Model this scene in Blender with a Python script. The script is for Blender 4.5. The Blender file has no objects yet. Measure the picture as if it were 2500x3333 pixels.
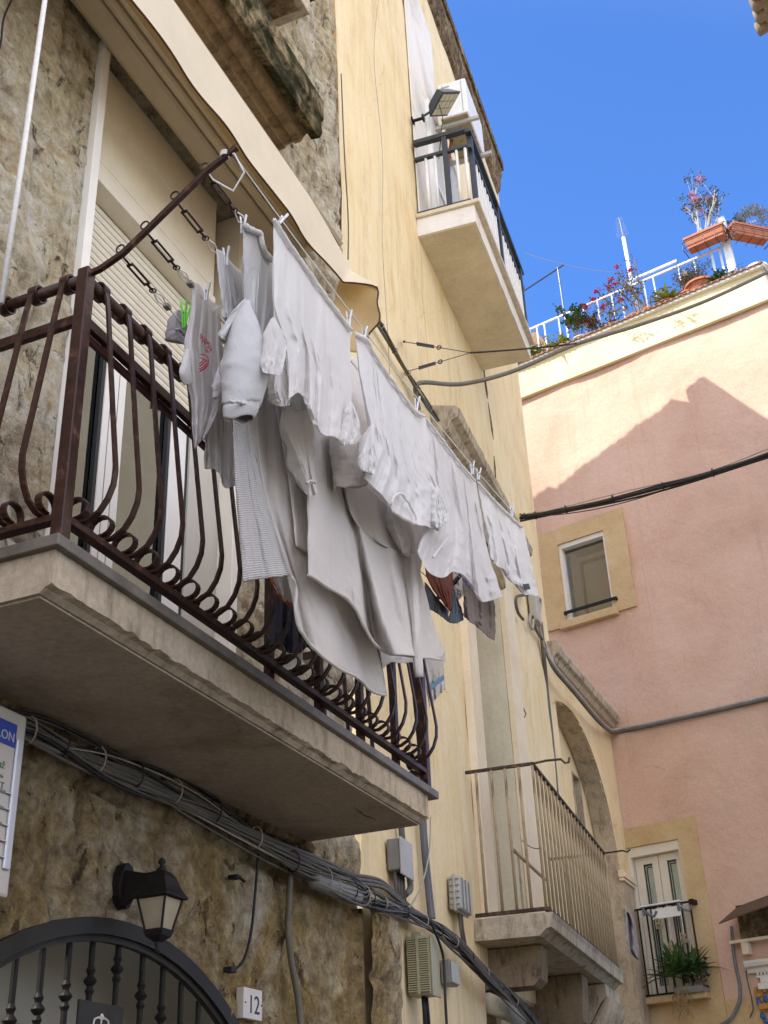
import bpy, bmesh, math, random
from mathutils import Vector, Matrix, noise
random.seed(7)
sc = bpy.context.scene
COL = sc.collection
R = math.radians
# ---------------------------------------------------------------- camera (solved from the photo's vanishing points)
KP = 2500/1659.0
F_PX, PPX, PPY = 3980.0, 1250.0, 1666.5
def _cv(x, y): return Vector((x-PPX, y-PPY, F_PX)).normalized()
_Z = _cv(935, -5500); _Y = _cv(3200, 3780); _Y = (_Y-_Z*_Y.dot(_Z)).normalized(); _X = _Y.cross(_Z)
EYE = Vector((0, 0, 1.6))
def ray(x, y):
    c = _cv(x*KP, y*KP); return Vector((_X.dot(c), _Y.dot(c), _Z.dot(c)))
cam = bpy.data.cameras.new('camera'); camo = bpy.data.objects.new('camera', cam); COL.objects.link(camo)
right = Vector((_X[0], _Y[0], _Z[0])); down = Vector((_X[1], _Y[1], _Z[1])); fwd = Vector((_X[2], _Y[2], _Z[2]))
m = Matrix((right, -down, -fwd)).transposed().to_4x4(); m.translation = EYE
camo.matrix_world = m
cam.sensor_fit = 'VERTICAL'; cam.sensor_height = 24; cam.lens = 24*F_PX/3333; cam.clip_start = .05; cam.clip_end = 500
sc.camera = camo
# ---------------------------------------------------------------- light
SUN = Vector((.474, .493, -.729)).normalized()
w = bpy.data.worlds.new('World'); sc.world = w; w.use_nodes = True
nt = w.node_tree; bg = nt.nodes['Background']
sky = nt.nodes.new('ShaderNodeTexSky'); sky.sky_type = 'NISHITA'; sky.sun_disc = False
sky.sun_elevation = math.asin(-SUN.z); sky.sun_rotation = math.atan2(-SUN.x, -SUN.y)
sky.air_density = 1.0; sky.dust_density = 0.3; sky.ozone_density = 3.0; sky.altitude = 0
grade = nt.nodes.new('ShaderNodeMix'); grade.data_type = 'RGBA'; grade.blend_type = 'MULTIPLY'; grade.inputs[0].default_value = 1
grade.inputs[7].default_value = (.455, .72, 1.10, 1)          # deep Adriatic blue
nt.links.new(sky.outputs[0], grade.inputs[6])
# cloud-like glow added to the unseen sky behind the camera, lifting the shaded facades
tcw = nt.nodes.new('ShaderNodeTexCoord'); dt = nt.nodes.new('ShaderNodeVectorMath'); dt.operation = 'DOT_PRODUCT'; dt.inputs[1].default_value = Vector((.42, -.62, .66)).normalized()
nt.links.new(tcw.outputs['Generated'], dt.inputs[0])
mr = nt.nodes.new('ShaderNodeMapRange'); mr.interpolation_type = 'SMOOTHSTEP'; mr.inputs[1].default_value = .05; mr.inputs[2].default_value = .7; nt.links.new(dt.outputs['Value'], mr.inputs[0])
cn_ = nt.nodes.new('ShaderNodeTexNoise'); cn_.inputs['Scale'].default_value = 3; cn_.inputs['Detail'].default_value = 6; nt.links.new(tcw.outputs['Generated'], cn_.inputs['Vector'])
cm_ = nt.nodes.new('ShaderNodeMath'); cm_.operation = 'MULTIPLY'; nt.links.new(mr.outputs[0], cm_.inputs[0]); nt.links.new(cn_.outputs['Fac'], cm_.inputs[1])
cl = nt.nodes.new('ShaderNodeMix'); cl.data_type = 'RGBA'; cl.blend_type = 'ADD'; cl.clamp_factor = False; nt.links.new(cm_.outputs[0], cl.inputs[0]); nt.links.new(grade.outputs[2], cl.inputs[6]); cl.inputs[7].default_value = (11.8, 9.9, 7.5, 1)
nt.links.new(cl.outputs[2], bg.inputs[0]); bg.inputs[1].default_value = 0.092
sl = bpy.data.lights.new('sun', 'SUN'); sl.energy = 2.05; sl.angle = R(.5); sl.color = (1, .95, .87)
so = bpy.data.objects.new('sun', sl); COL.objects.link(so); so.rotation_euler = SUN.to_track_quat('-Z', 'Y').to_euler(); so.location = (-8, -6, 25)
sc.view_settings.view_transform = 'Standard'; sc.view_settings.look = 'None'; sc.view_settings.gamma = 1
sc.view_settings.exposure = 1.8
sc.cycles.max_bounces = 8; sc.cycles.diffuse_bounces = 5; sc.cycles.glossy_bounces = 3; sc.cycles.transmission_bounces = 5
# ---------------------------------------------------------------- frames: (u along the wall, w out of the wall, z)
PB = Vector((-3, 6.75, 0)); aB = R(-4.6); dB = Vector((math.sin(aB), math.cos(aB), 0)); nB = Vector((math.cos(aB), -math.sin(aB), 0))
PE = Vector((-3.601, 14.07, 0)); aE = R(.5); dE = Vector((math.sin(aE), math.cos(aE), 0)); nE = Vector((math.cos(aE), -math.sin(aE), 0))
PC = Vector((-3.574, 17.16, 0)); aC = R(101.35); dC = Vector((math.sin(aC), math.cos(aC), 0)); nC = Vector((dC.y, -dC.x, 0))
PA = Vector((-3, 0, 0)); dA = Vector((0, 1, 0)); nA = Vector((1, 0, 0))
def frame(P, d, n): return lambda u, w, z: P+d*u+n*w+Vector((0, 0, z))
FA, FB, FE, FC = frame(PA, dA, nA), frame(PB, dB, nB), frame(PE, dE, nE), frame(PC, dC, nC)
FW = lambda x, y, z: Vector((x, y, z))
def _hit(P, d, n):
    def h(x, y, w=0):
        r = ray(x, y); p0 = P+n*w; t = (p0-EYE).dot(n)/r.dot(n); q = EYE+r*t
        return (q-P).dot(d), q.z
    return h
hA, hB, hE, hC = _hit(PA, dA, nA), _hit(PB, dB, nB), _hit(PE, dE, nE), _hit(PC, dC, nC)
def hX(x, y, X):
    r = ray(x, y); t = (X-EYE.x)/r.x; return EYE+r*t
def hY(x, y, Y):
    r = ray(x, y); return EYE+r*(Y/r.y)
# ---------------------------------------------------------------- materials
def srgb(r, g, b):
    f = lambda c: (c/255/12.92 if c/255 <= .04045 else ((c/255+.055)/1.055)**2.4)
    return (f(r), f(g), f(b), 1)
class N:
    def __init__(s, name, rough=.8, spec=.3):
        s.m = bpy.data.materials.new(name); s.m.use_nodes = True; s.t = s.m.node_tree; s.b = s.t.nodes['Principled BSDF']
        s.b.inputs['Roughness'].default_value = rough; s.b.inputs['Specular IOR Level'].default_value = spec
        s.tc = s.t.nodes.new('ShaderNodeTexCoord')
    def new(s, k, **kw):
        n = s.t.nodes.new(k)
        for a, v in kw.items(): setattr(n, a, v)
        return n
    def put(s, sock, v):
        if isinstance(v, bpy.types.NodeSocket): s.t.links.new(v, sock)
        else: sock.default_value = v
    def vec(s, scale=(1, 1, 1), loc=(0, 0, 0), rot=(0, 0, 0), src=None):
        n = s.new('ShaderNodeMapping'); s.put(n.inputs[0], src or s.tc.outputs['Object'])
        n.inputs['Scale'].default_value = scale; n.inputs['Location'].default_value = loc; n.inputs['Rotation'].default_value = rot
        return n.outputs[0]
    def noise(s, vec, scale, detail=6, rough=.6, dist=0):
        n = s.new('ShaderNodeTexNoise'); s.put(n.inputs['Vector'], vec); n.inputs['Scale'].default_value = scale
        n.inputs['Detail'].default_value = detail; n.inputs['Roughness'].default_value = rough; n.inputs['Distortion'].default_value = dist
        return n.outputs['Fac']
    def voro(s, vec, scale, feature='F1'):
        n = s.new('ShaderNodeTexVoronoi', feature=feature); s.put(n.inputs['Vector'], vec); n.inputs['Scale'].default_value = scale
        return n.outputs['Distance']
    def ramp(s, f, *st):
        n = s.new('ShaderNodeValToRGB'); s.put(n.inputs[0], f); e = n.color_ramp.elements
        while len(e) < len(st): e.new(.5)
        for i, (p, c) in enumerate(st):
            e[i].position = p; e[i].color = c if not isinstance(c, (int, float)) else (c, c, c, 1)
        return n.outputs[0]
    def mix(s, f, a, b, mode='MIX'):
        n = s.new('ShaderNodeMix', data_type='RGBA', blend_type=mode); s.put(n.inputs[0], f); s.put(n.inputs[6], a); s.put(n.inputs[7], b)
        return n.outputs[2]
    def math(s, op, a, b=0.0):
        n = s.new('ShaderNodeMath', operation=op); s.put(n.inputs[0], a); s.put(n.inputs[1], b); return n.outputs[0]
    def addv(s, a, f, k):
        n = s.new('ShaderNodeVectorMath', operation='MULTIPLY_ADD'); c = s.new('ShaderNodeTexNoise'); s.put(c.inputs['Vector'], a); c.inputs['Scale'].default_value = f
        c.inputs['Detail'].default_value = 3
        s.put(n.inputs[0], c.outputs['Color']); n.inputs[1].default_value = (k, k, k); s.put(n.inputs[2], a); return n.outputs[0]
    def bump(s, h, strength=.5, dist=.02):
        n = s.new('ShaderNodeBump'); s.put(n.inputs['Height'], h); n.inputs['Strength'].default_value = strength; n.inputs['Distance'].default_value = dist
        s.t.links.new(n.outputs[0], s.b.inputs['Normal']); return n
    def color(s, c): s.put(s.b.inputs['Base Color'], c); return s
def plain(name, c, rough=.5, metal=0, spec=.4, var=.12, scale=9, bump=0):
    n = N(name, rough, spec); v = n.vec()
    f = n.noise(v, scale); d = tuple(x*(1-var) for x in c[:3])+(1,); l = tuple(min(1, x*(1+var)) for x in c[:3])+(1,)
    n.color(n.ramp(f, (.3, d), (.7, l))); n.b.inputs['Metallic'].default_value = metal
    if bump: n.bump(n.noise(v, scale*6), bump, .01)
    return n.m
def plaster(name, c, dark, light, streak=0.0, sc1=1.2, bumpk=.35, stain=None, stain_amt=.5, patch=None, crack=0, grime=None):
    n = N(name, .92, .12); v = n.vec(); vs = n.vec((5, 5, .35))
    big = n.noise(v, sc1, 7, .62, .4); fine = n.noise(v, 26, 6, .7)
    col = n.ramp(big, (.28, dark), (.5, c), (.74, light))
    if streak:
        st = n.noise(vs, 2.2, 7, .65, .3); col = n.mix(n.math('MULTIPLY', n.ramp(st, (.36, 0), (.68, 1)), streak), col, light)
        st2 = n.noise(n.vec((9, 9, .3), (3, 3, 3)), 2.6, 6, .65); col = n.mix(n.math('MULTIPLY', n.ramp(st2, (.55, 0), (.75, 1)), streak), col, dark)
    if stain:
        f = n.noise(n.vec((1.3, 1.3, .55), (7, 2, 5)), 1.5, 9, .7, .6); col = n.mix(n.math('MULTIPLY', n.ramp(f, (.54, 0), (.72, 1)), stain_amt), col, stain)
    if patch:
        f = n.noise(n.vec((1, 1, .8), (1, 9, 3)), .9, 8, .66, .2); col = n.mix(n.ramp(f, (.595, 0), (.61, 1)), col, patch)
    if grime:
        f = n.noise(n.vec((7, 7, .22), (1, 5, 2)), 1.6, 8, .7, .3); col = n.mix(n.math('MULTIPLY', n.ramp(f, (.56, 0), (.74, 1)), .6), col, grime)
    if crack:
        e = n.voro(n.addv(n.addv(v, 1.2, .5), 7, .06), .55, 'DISTANCE_TO_EDGE'); k = n.math('MULTIPLY', n.ramp(e, (.0008, 1), (.0035, 0)), n.ramp(n.noise(n.vec(loc=(8, 3, 1)), .8, 3), (.48, 0), (.58, crack))); col = n.mix(k, col, (dark[0]*.5, dark[1]*.5, dark[2]*.5, 1))
    col = n.mix(.10, col, n.ramp(fine, (.3, 0.05), (.7, .95)), 'OVERLAY')
    n.color(col)
    h = n.math('ADD', n.math('MULTIPLY', n.noise(v, 3.2, 8, .6), 1.0), n.math('MULTIPLY', fine, .07))
    n.bump(h, bumpk, .05); return n.m
def stone(name, cols, ochre, joint, jscale=(1.5, 2.6), pits=.7, bumpk=1.0, off=(0, 0, 0), joints=.5, base_ochre=None):
    n = N(name, .95, .06)
    sw = n.new('ShaderNodeSeparateXYZ'); n.put(sw.inputs[0], n.tc.outputs['Object'])
    cb = n.new('ShaderNodeCombineXYZ'); n.put(cb.inputs[0], sw.outputs[1]); n.put(cb.inputs[1], sw.outputs[2]); n.put(cb.inputs[2], sw.outputs[0])
    base = n.vec((1, 1, 1), off, src=cb.outputs[0])
    jt = n.new('ShaderNodeAttribute'); jt.attribute_name = 'joint'; jf = n.math('MINIMUM', jt.outputs['Fac'], 1.0)
    big = n.noise(base, 1.1, 10, .7, .7); mid = n.noise(n.vec((1, 1, 1), rot=(0, 0, .6), src=base), 4.2, 12, .74, .5)
    er = n.noise(n.vec((1, .33, 1), (3, 1, 7), src=base), 7, 10, .75, .8); gr = n.noise(base, 24, 9, .8, .3)
    h0 = n.math('ADD', n.math('MULTIPLY', mid, .55), n.math('MULTIPLY', er, .45))
    c = n.ramp(h0, (.39, cols[0]), (.45, cols[1]), (.505, cols[2]), (.58, cols[3]))
    c = n.mix(n.ramp(n.noise(n.vec((1, .6, 1), (4, 2, 1), src=base), 1.5, 9, .72, .5), (.45, 0), (.63, .8)), c, ochre)
    if base_ochre:                                   # ochre lime pointing smeared over the ground-floor courses
        zf = n.math('ADD', sw.outputs[2], n.math('MULTIPLY', mid, .5)); lo = n.ramp(n.math('MULTIPLY', zf, .25), (.83, 1), (.93, 0)); c = n.mix(n.math('MULTIPLY', lo, n.ramp(n.noise(n.vec((1, .7, 1), (6, 6, 2), src=base), 2.3, 8, .7, .4), (.40, .25), (.56, .95))), c, base_ochre)
    c = n.mix(n.math('MULTIPLY', n.ramp(big, (.36, 1), (.56, 0)), .35), c, cols[0])
    c = n.mix(n.math('MULTIPLY', n.ramp(jf, (.15, 0), (.7, 1)), joints), c, joint)
    pit = n.voro(n.addv(base, 14, .07), 21); pm = n.math('MULTIPLY', n.ramp(pit, (.06, 1), (.2, 0)), n.ramp(n.noise(base, 4.1, 6), (.47, 0), (.62, 1)))
    hol = n.ramp(n.noise(n.vec((1, .7, 1), (5, 5, 1), rot=(0, 0, .4), src=base), 5.5, 11, .78, .6), (.37, 1), (.41, 0))
    c = n.mix(n.math('MULTIPLY', pm, pits), c, (.06, .045, .03, 1)); c = n.mix(n.math('MULTIPLY', hol, .8), c, (.09, .065, .04, 1))  # pits and hollows darkened in the colour, standing in for weak relief shade
    c = n.mix(.55, c, n.ramp(n.noise(base, 13, 9, .72, .2), (.36, .15), (.62, .85)), 'OVERLAY'); c = n.mix(.3, c, n.ramp(gr, (.34, .15), (.66, .85)), 'OVERLAY')
    n.color(c)
    h = n.math('ADD', n.math('MULTIPLY', h0, 1.5), n.math('MULTIPLY', gr, .30)); h = n.math('SUBTRACT', h, n.math('MULTIPLY', pm, .35)); h = n.math('SUBTRACT', h, n.math('MULTIPLY', hol, .35))
    h = n.math('ADD', h, n.math('MULTIPLY', big, .5))
    n.bump(h, bumpk, .10); return n.m
def fabric(name, c, tr=.25, crease=.35, weave=0, ribs=0, ribdir=2, var=.05, cs=9):
    n = N(name, .95, .1); v = n.vec()
    f = n.noise(v, 5, 5); d = tuple(x*(1-var) for x in c[:3])+(1,); col = n.ramp(f, (.3, d), (.7, c)); n.color(col)
    n.b.inputs['Sheen Weight'].default_value = .15
    vv = n.addv(n.vec((1, 1.3, .45), rot=(.3, 0, 0)), 2.2, .3)
    a = n.noise(vv, cs, 5, .55, .5); h = n.math('MULTIPLY', n.math('POWER', n.math('ABSOLUTE', n.math('SUBTRACT', a, .5)), .7), -1.0)
    h = n.math('ADD', h, n.math('MULTIPLY', n.noise(n.vec((1, 1, 1)), 38, 5, .7), .16))
    if ribs:
        uv = n.new('ShaderNodeSeparateXYZ'); n.put(uv.inputs[0], n.addv(n.tc.outputs['UV'], 5.0, .02))
        rb = n.math('SINE', n.math('MULTIPLY', uv.outputs[1 if ribdir == 2 else 0], ribs)); rf_ = n.math('ADD', n.math('MULTIPLY', rb, .5), .5)
        h = n.math('ADD', n.math('MULTIPLY', h, .5), n.math('MULTIPLY', rf_, .16))
        n.color(n.mix(n.math('MULTIPLY', n.ramp(rf_, (.0, 1), (.45, 0)), .42), col, (c[0]*.42, c[1]*.42, c[2]*.45, 1)))
    if weave: h = n.math('ADD', h, n.math('MULTIPLY', n.noise(v, weave, 3, .8), .35))
    n.bump(h, crease, .035)
    t = n.new('ShaderNodeBsdfTranslucent'); n.put(t.inputs[0], col); mx = n.new('ShaderNodeMixShader'); mx.inputs[0].default_value = tr
    n.t.links.new(n.b.outputs[0], mx.inputs[1]); n.t.links.new(t.outputs[0], mx.inputs[2]); n.t.links.new(mx.outputs[0], n.t.nodes['Material Output'].inputs[0])
    return n.m
M = {}
# ---------------------------------------------------------------- mesh builder
class MB:
    def __init__(s, fr=FW): s.v = []; s.f = []; s.fr = fr
    def add(s, vs, fs):
        o = len(s.v); s.v += [s.fr(*p) for p in vs]; s.f += [tuple(i+o for i in f) for f in fs]; return s
    def box(s, a0, a1, b0, b1, c0, c1):
        v = [(a, b, c) for a in (a0, a1) for b in (b0, b1) for c in (c0, c1)]
        return s.add(v, [(0, 1, 3, 2), (4, 6, 7, 5), (0, 4, 5, 1), (2, 3, 7, 6), (0, 2, 6, 4), (1, 5, 7, 3)])
    def prism(s, poly, k0, k1, ax=0):           # poly in the two other axes, extruded along axis ax
        n = len(poly); ins = lambda p, k: tuple([k, p[0], p[1]] if ax == 0 else [p[0], k, p[1]] if ax == 1 else [p[0], p[1], k])
        v = [ins(p, k0) for p in poly]+[ins(p, k1) for p in poly]
        return s.add(v, [tuple(range(n)), tuple(range(2*n-1, n-1, -1))]+[(i, (i+1) % n, n+(i+1) % n, n+i) for i in range(n)])
    def tube(s, pts, r, n=8, caps=True, closed=False):
        pts = [s.fr(*p) for p in pts]; fr = s.fr; s.fr = FW; m_ = len(pts); vs = []; up = None
        for i, p in enumerate(pts):
            a = pts[(i-1) % m_] if (closed or i > 0) else p; b = pts[(i+1) % m_] if (closed or i < m_-1) else p
            t = (b-a).normalized() if (b-a).length > 1e-9 else Vector((0, 0, 1))
            if up is None: up = t.orthogonal().normalized()
            up = (up-t*up.dot(t)); up = up.normalized() if up.length > 1e-6 else t.orthogonal().normalized(); sd = t.cross(up)
            rr = r[i] if isinstance(r, (list, tuple)) else r
            vs += [tuple(p+(up*math.cos(2*math.pi*k/n)+sd*math.sin(2*math.pi*k/n))*rr) for k in range(n)]
        fs = [(i*n+k, i*n+(k+1) % n, ((i+1) % m_)*n+(k+1) % n, ((i+1) % m_)*n+k) for i in range(m_ if closed else m_-1) for k in range(n)]
        if caps and not closed: fs += [tuple(range(n-1, -1, -1)), tuple(range((m_-1)*n, m_*n))]
        s.add(vs, fs); s.fr = fr; return s
    def bar(s, pts, side, wd, th, closed=False):   # flat bar swept along pts; side = constant direction of its width
        pts = [s.fr(*p) for p in pts]; o_ = s.fr(0, 0, 0); sd = (s.fr(*side)-o_).normalized(); fr = s.fr; s.fr = FW; vs = []; m_ = len(pts)
        for i, p in enumerate(pts):
            a = pts[(i-1) % m_] if (closed or i > 0) else p; b = pts[(i+1) % m_] if (closed or i < m_-1) else p
            t = (b-a).normalized(); nn = t.cross(sd); nn = nn.normalized() if nn.length > 1e-6 else t.orthogonal().normalized()
            vs += [tuple(p+sd*x*wd/2+nn*y*th/2) for x, y in ((-1, -1), (1, -1), (1, 1), (-1, 1))]
        fs = [(i*4+k, i*4+(k+1) % 4, ((i+1) % m_)*4+(k+1) % 4, ((i+1) % m_)*4+k) for i in range(m_ if closed else m_-1) for k in range(4)]
        if not closed: fs += [(3, 2, 1, 0), tuple(range((m_-1)*4, m_*4))]
        s.add(vs, fs); s.fr = fr; return s
    def lathe(s, prof, c, n=14):                 # profile (r, z) round a vertical axis at c (local u, w)
        vs = [(c[0]+r*math.cos(2*math.pi*k/n), c[1]+r*math.sin(2*math.pi*k/n), z) for r, z in prof for k in range(n)]
        fs = [(i*n+k, i*n+(k+1) % n, (i+1)*n+(k+1) % n, (i+1)*n+k) for i in range(len(prof)-1) for k in range(n)]
        fs += [tuple(range(n-1, -1, -1)), tuple(range((len(prof)-1)*n, len(prof)*n))]
        return s.add(vs, fs)
    def blob(s, c, r, seed=0, k=.3, n=8):
        vs = []; fs = []
        for i in range(n+1):
            for j in range(2*n):
                th = math.pi*i/n; ph = math.pi*j/n; d = Vector((math.sin(th)*math.cos(ph), math.sin(th)*math.sin(ph), math.cos(th)))
                q = 1+k*noise.noise(d*2.3+Vector((seed, seed, seed))); vs.append((c[0]+d.x*r[0]*q, c[1]+d.y*r[1]*q, c[2]+d.z*r[2]*q))
        for i in range(n):
            for j in range(2*n): fs.append((i*2*n+j, i*2*n+(j+1) % (2*n), (i+1)*2*n+(j+1) % (2*n), (i+1)*2*n+j))
        return s.add(vs, fs)
    def build(s, name, mat, parent=None, smooth=False, bevel=0, label=None, solid=0, uv=None, attr=None):
        base = Vector(parent.get('_b', (0, 0, 0))) if parent is not None else Vector((0, 0, 0))
        me = bpy.data.meshes.new(name); me.from_pydata([tuple(Vector(p)-base) for p in s.v], [], s.f); me.update()
        if attr:
            at = me.attributes.new('joint', 'FLOAT', 'POINT')
            for i_, x_ in enumerate(attr): at.data[i_].value = x_
        if uv:
            ul = me.uv_layers.new(name='UVMap')
            for lp in me.loops: ul.data[lp.index].uv = uv[lp.vertex_index]
        bm = bmesh.new(); bm.from_mesh(me); bmesh.ops.remove_doubles(bm, verts=bm.verts, dist=1e-5 if not uv else 0); bmesh.ops.recalc_face_normals(bm, faces=bm.faces); bm.to_mesh(me); bm.free()
        me.materials.append(M[mat] if isinstance(mat, str) else mat)
        if smooth:
            for p in me.polygons: p.use_smooth = True
        o = bpy.data.objects.new(name, me); COL.objects.link(o)
        if parent is not None: o.parent = parent; o['_b'] = tuple(base)
        if label: o['label'] = label
        if solid: q = o.modifiers.new('solid', 'SOLIDIFY'); q.thickness = solid; q.offset = 0
        if bevel: q = o.modifiers.new('bevel', 'BEVEL'); q.width = bevel; q.segments = 2; q.limit_method = 'ANGLE'; q.harden_normals = False
        return o
def thing(name, label, cat, loc=(0, 0, 0), group=None):
    o = bpy.data.objects.new(name, None); COL.objects.link(o); o.location = loc; o['_b'] = tuple(loc); o['label'] = label; o['category'] = cat
    if group: o['group'] = group
    o.empty_display_size = .05
    return o
def single(o, label, cat, group=None):
    o['label'] = label; o['category'] = cat
    if group: o['group'] = group
    return o
def dup(o, off=None, label=None, parent=None):
    c = o.copy(); COL.objects.link(c); c.parent = parent
    if off is not None: c.location = Vector(o.location)+Vector(off)
    if label: c['label'] = label
    for ch in o.children: dup(ch, None, None, c)
    return c
def dup_part(o, off):
    c = o.copy(); COL.objects.link(c); c.parent = o.parent; c.location = Vector(o.location)+Vector(off)
    for ch in o.children: dup(ch, None, None, c)
    return c
def text(name, s, size, fr, u, w, z, mat, parent, ext=.002, flip=False, rot=0, align='LEFT', spacing=1, shear=0, ux=1):
    cu = bpy.data.curves.new(name, 'FONT'); cu.body = s; cu.size = size; cu.extrude = ext; cu.align_x = align; cu.space_character = spacing; cu.shear = shear
    t = bpy.data.objects.new(name, cu); COL.objects.link(t); bpy.context.view_layer.update()
    me = bpy.data.meshes.new_from_object(t.evaluated_get(bpy.context.evaluated_depsgraph_get())); bpy.data.objects.remove(t)
    b = MB(fr); ca, sa = math.cos(rot), math.sin(rot)
    b.add([(u+ux*(v.co.x*ca-v.co.y*sa), w+v.co.z, z+v.co.x*sa+v.co.y*ca) for v in me.vertices], [tuple(p.vertices) for p in me.polygons])
    return b.build(name, mat, parent)
def fbm(x, y, z=0, o=4, s=0):
    a = 1; t = 0; f = 1
    for _ in range(o): t += a*noise.noise(Vector((x*f+s, y*f+s*1.7, z*f+s*.3))); a *= .5; f *= 2.1
    return t
def joint_at(u, z):                                   # mortar joints of an irregular coursed wall: 0 .. 1
    u += .09*noise.noise(Vector((u*1.1, z*1.1, 3))); z += .07*noise.noise(Vector((u*.9, z*.9, 8)))+.02*noise.noise(Vector((u*5, z*5, 1)))
    row = math.floor(z/.44); fz = z-row*.44; dz = min(fz, .44-fz); wd = .62+.22*noise.noise(Vector((row*3.7, .5, .5))); uo = u+row*.37+.2*noise.noise(Vector((row*1.9, 7.5, 0)))
    fu = uo-math.floor(uo/wd)*wd; du = min(fu, wd-fu); d = min(dz, du)+.012*noise.noise(Vector((u*14, z*14, 0)))
    return max(0, min(1, 1-d/.030))*max(0, min(1, .65+1.6*noise.noise(Vector((u*1.3, z*1.3, 21)))))
def stone_disp(u, z):
    a = fbm(u*2.6, z*2.6, 0, 4, 3)*.035+fbm(u*10, z*8, 0, 4, 7)*.020
    p = noise.noise(Vector((u*7+2*z, z*5, 4))); a -= .045*max(0, p-.28)*2.2
    return max(-.085, a-.035*joint_at(u, z)-.03)
def wall(fr, u0, u1, z0, z1, res, holes=(), disp=0, dscale=1.5, seed=0, rect=(), edge=None, dfun=None):
    us = set([u0, u1]); zs = set([z0, z1]); n = max(1, round((u1-u0)/res)); us |= {u0+(u1-u0)*i/n for i in range(n+1)}; n = max(1, round((z1-z0)/res)); zs |= {z0+(z1-z0)*i/n for i in range(n+1)}
    for a, b_, c, d in rect: us |= {a, b_}; zs |= {c, d}
    def uniq(q):
        q = sorted(q); keep = {round(x, 5) for r_ in rect for x in r_}; out = []
        for x in q:
            if out and x-out[-1] < res*.3:
                if round(x, 5) in keep: out[-1] = x
                continue
            out.append(x)
        return out
    us = uniq(us); zs = uniq(zs); b = MB(fr); vs = []
    for u in us:
        for z in zs: vs.append((u, dfun(u, z), z) if dfun else (u, (fbm(u*dscale, z*dscale, 0, 5, seed)*disp if disp else 0)-(disp*.9 if disp else 0), z))
    nz = len(zs); fs = []
    for i in range(len(us)-1):
        for j in range(nz-1):
            cu, cz = (us[i]+us[i+1])/2, (zs[j]+zs[j+1])/2
            if any(a < cu < b_ and c < cz < d for a, b_, c, d in rect) or any(h(cu, cz) for h in holes): continue
            fs.append((i*nz+j, i*nz+j+1, (i+1)*nz+j+1, (i+1)*nz+j))
    used = sorted({k for f in fs for k in f}); mp = {k: i for i, k in enumerate(used)}
    b.add([vs[k] for k in used], [tuple(mp[k] for k in f) for f in fs]); b.uz = [(vs[k][0], vs[k][2]) for k in used]; return b
# ---------------------------------------------------------------- material library
M['street'] = stone('street_paving', [(.1, .09, .08, 1), (.16, .145, .13, 1), (.2, .19, .17, 1), (.26, .24, .22, 1)], (.25, .22, .18, 1), (.06, .055, .05, 1))
M['stone'] = stone('old_limestone', [(.30, .235, .15, 1), (.61, .53, .385, 1), (.75, .67, .51, 1), (.86, .79, .64, 1)], (.66, .53, .30, 1), (.30, .225, .13, 1), joints=.6, base_ochre=(.40, .28, .115, 1))
M['stone_dark'] = stone('weathered_cornice_stone', [(.06, .045, .028, 1), (.16, .115, .068, 1), (.29, .21, .12, 1), (.45, .36, .23, 1)], (.17, .11, .055, 1), (.05, .04, .03, 1), bumpk=1)
def moss():
    n = N('mossy_cornice_edge', .95, .08); v = n.vec(); a = n.noise(v, 5, 8, .7, .6); b = n.noise(v, 30, 6, .7)
    c = n.ramp(a, (.36, (.018, .018, .01, 1)), (.47, (.05, .045, .022, 1)), (.56, (.2, .15, .08, 1)), (.7, (.45, .37, .24, 1)))
    c = n.mix(n.ramp(n.noise(n.vec(loc=(4, 1, 2)), 3, 6, .7), (.5, 0), (.62, .8)), c, (.035, .042, .012, 1))
    n.color(n.mix(.3, c, n.ramp(b, (.3, .1), (.7, .9)), 'OVERLAY')); n.bump(n.math('ADD', a, n.math('MULTIPLY', b, .5)), .9, .05); return n.m
M['moss'] = moss()
M['plaster'] = plaster('warm_yellow_plaster', (.76, .61, .345, 1), (.65, .48, .24, 1), (.81, .69, .455, 1), streak=.7, stain=(.46, .33, .17, 1), stain_amt=.5, grime=(.45, .31, .14, 1), crack=.35)
M['plaster_grey'] = plaster('greyed_doorway_plaster', (.58, .54, .41, 1), (.48, .44, .32, 1), (.66, .61, .49, 1), streak=.4, stain=(.42, .33, .18, 1))
M['plaster_olive'] = plaster('olive_door_paint', (.40, .33, .17, 1), (.28, .22, .1, 1), (.46, .4, .23, 1), streak=.5)
M['plaster_pale'] = plaster('pale_surround_plaster', (.74, .63, .45, 1), (.66, .53, .34, 1), (.8, .71, .55, 1), streak=.3)
M['whitewash'] = plaster('flaking_whitewash', (.72, .69, .62, 1), (.55, .47, .36, 1), (.8, .78, .73, 1), streak=.4, stain=(.5, .38, .22, 1), stain_amt=.7)
M['pink'] = plaster('pink_lime_plaster', (.62, .42, .31, 1), (.54, .345, .25, 1), (.67, .48, .37, 1), sc1=.75, bumpk=.5, stain=(.56, .43, .33, 1), stain_amt=.55, grime=(.45, .30, .22, 1), crack=.3)
M['cream'] = plaster('cream_painted_band', (.74, .64, .38, 1), (.68, .57, .32, 1), (.79, .7, .46, 1), bumpk=.3)
M['beige'] = plaster('ochre_window_surround', (.55, .40, .21, 1), (.46, .32, .16, 1), (.62, .48, .28, 1), bumpk=.4, stain=(.42, .28, .13, 1), stain_amt=.3)
M['facing'] = plaster('pale_lime_wash', (.74, .68, .58, 1), (.68, .6, .5, 1), (.8, .75, .66, 1), streak=.3)
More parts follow.
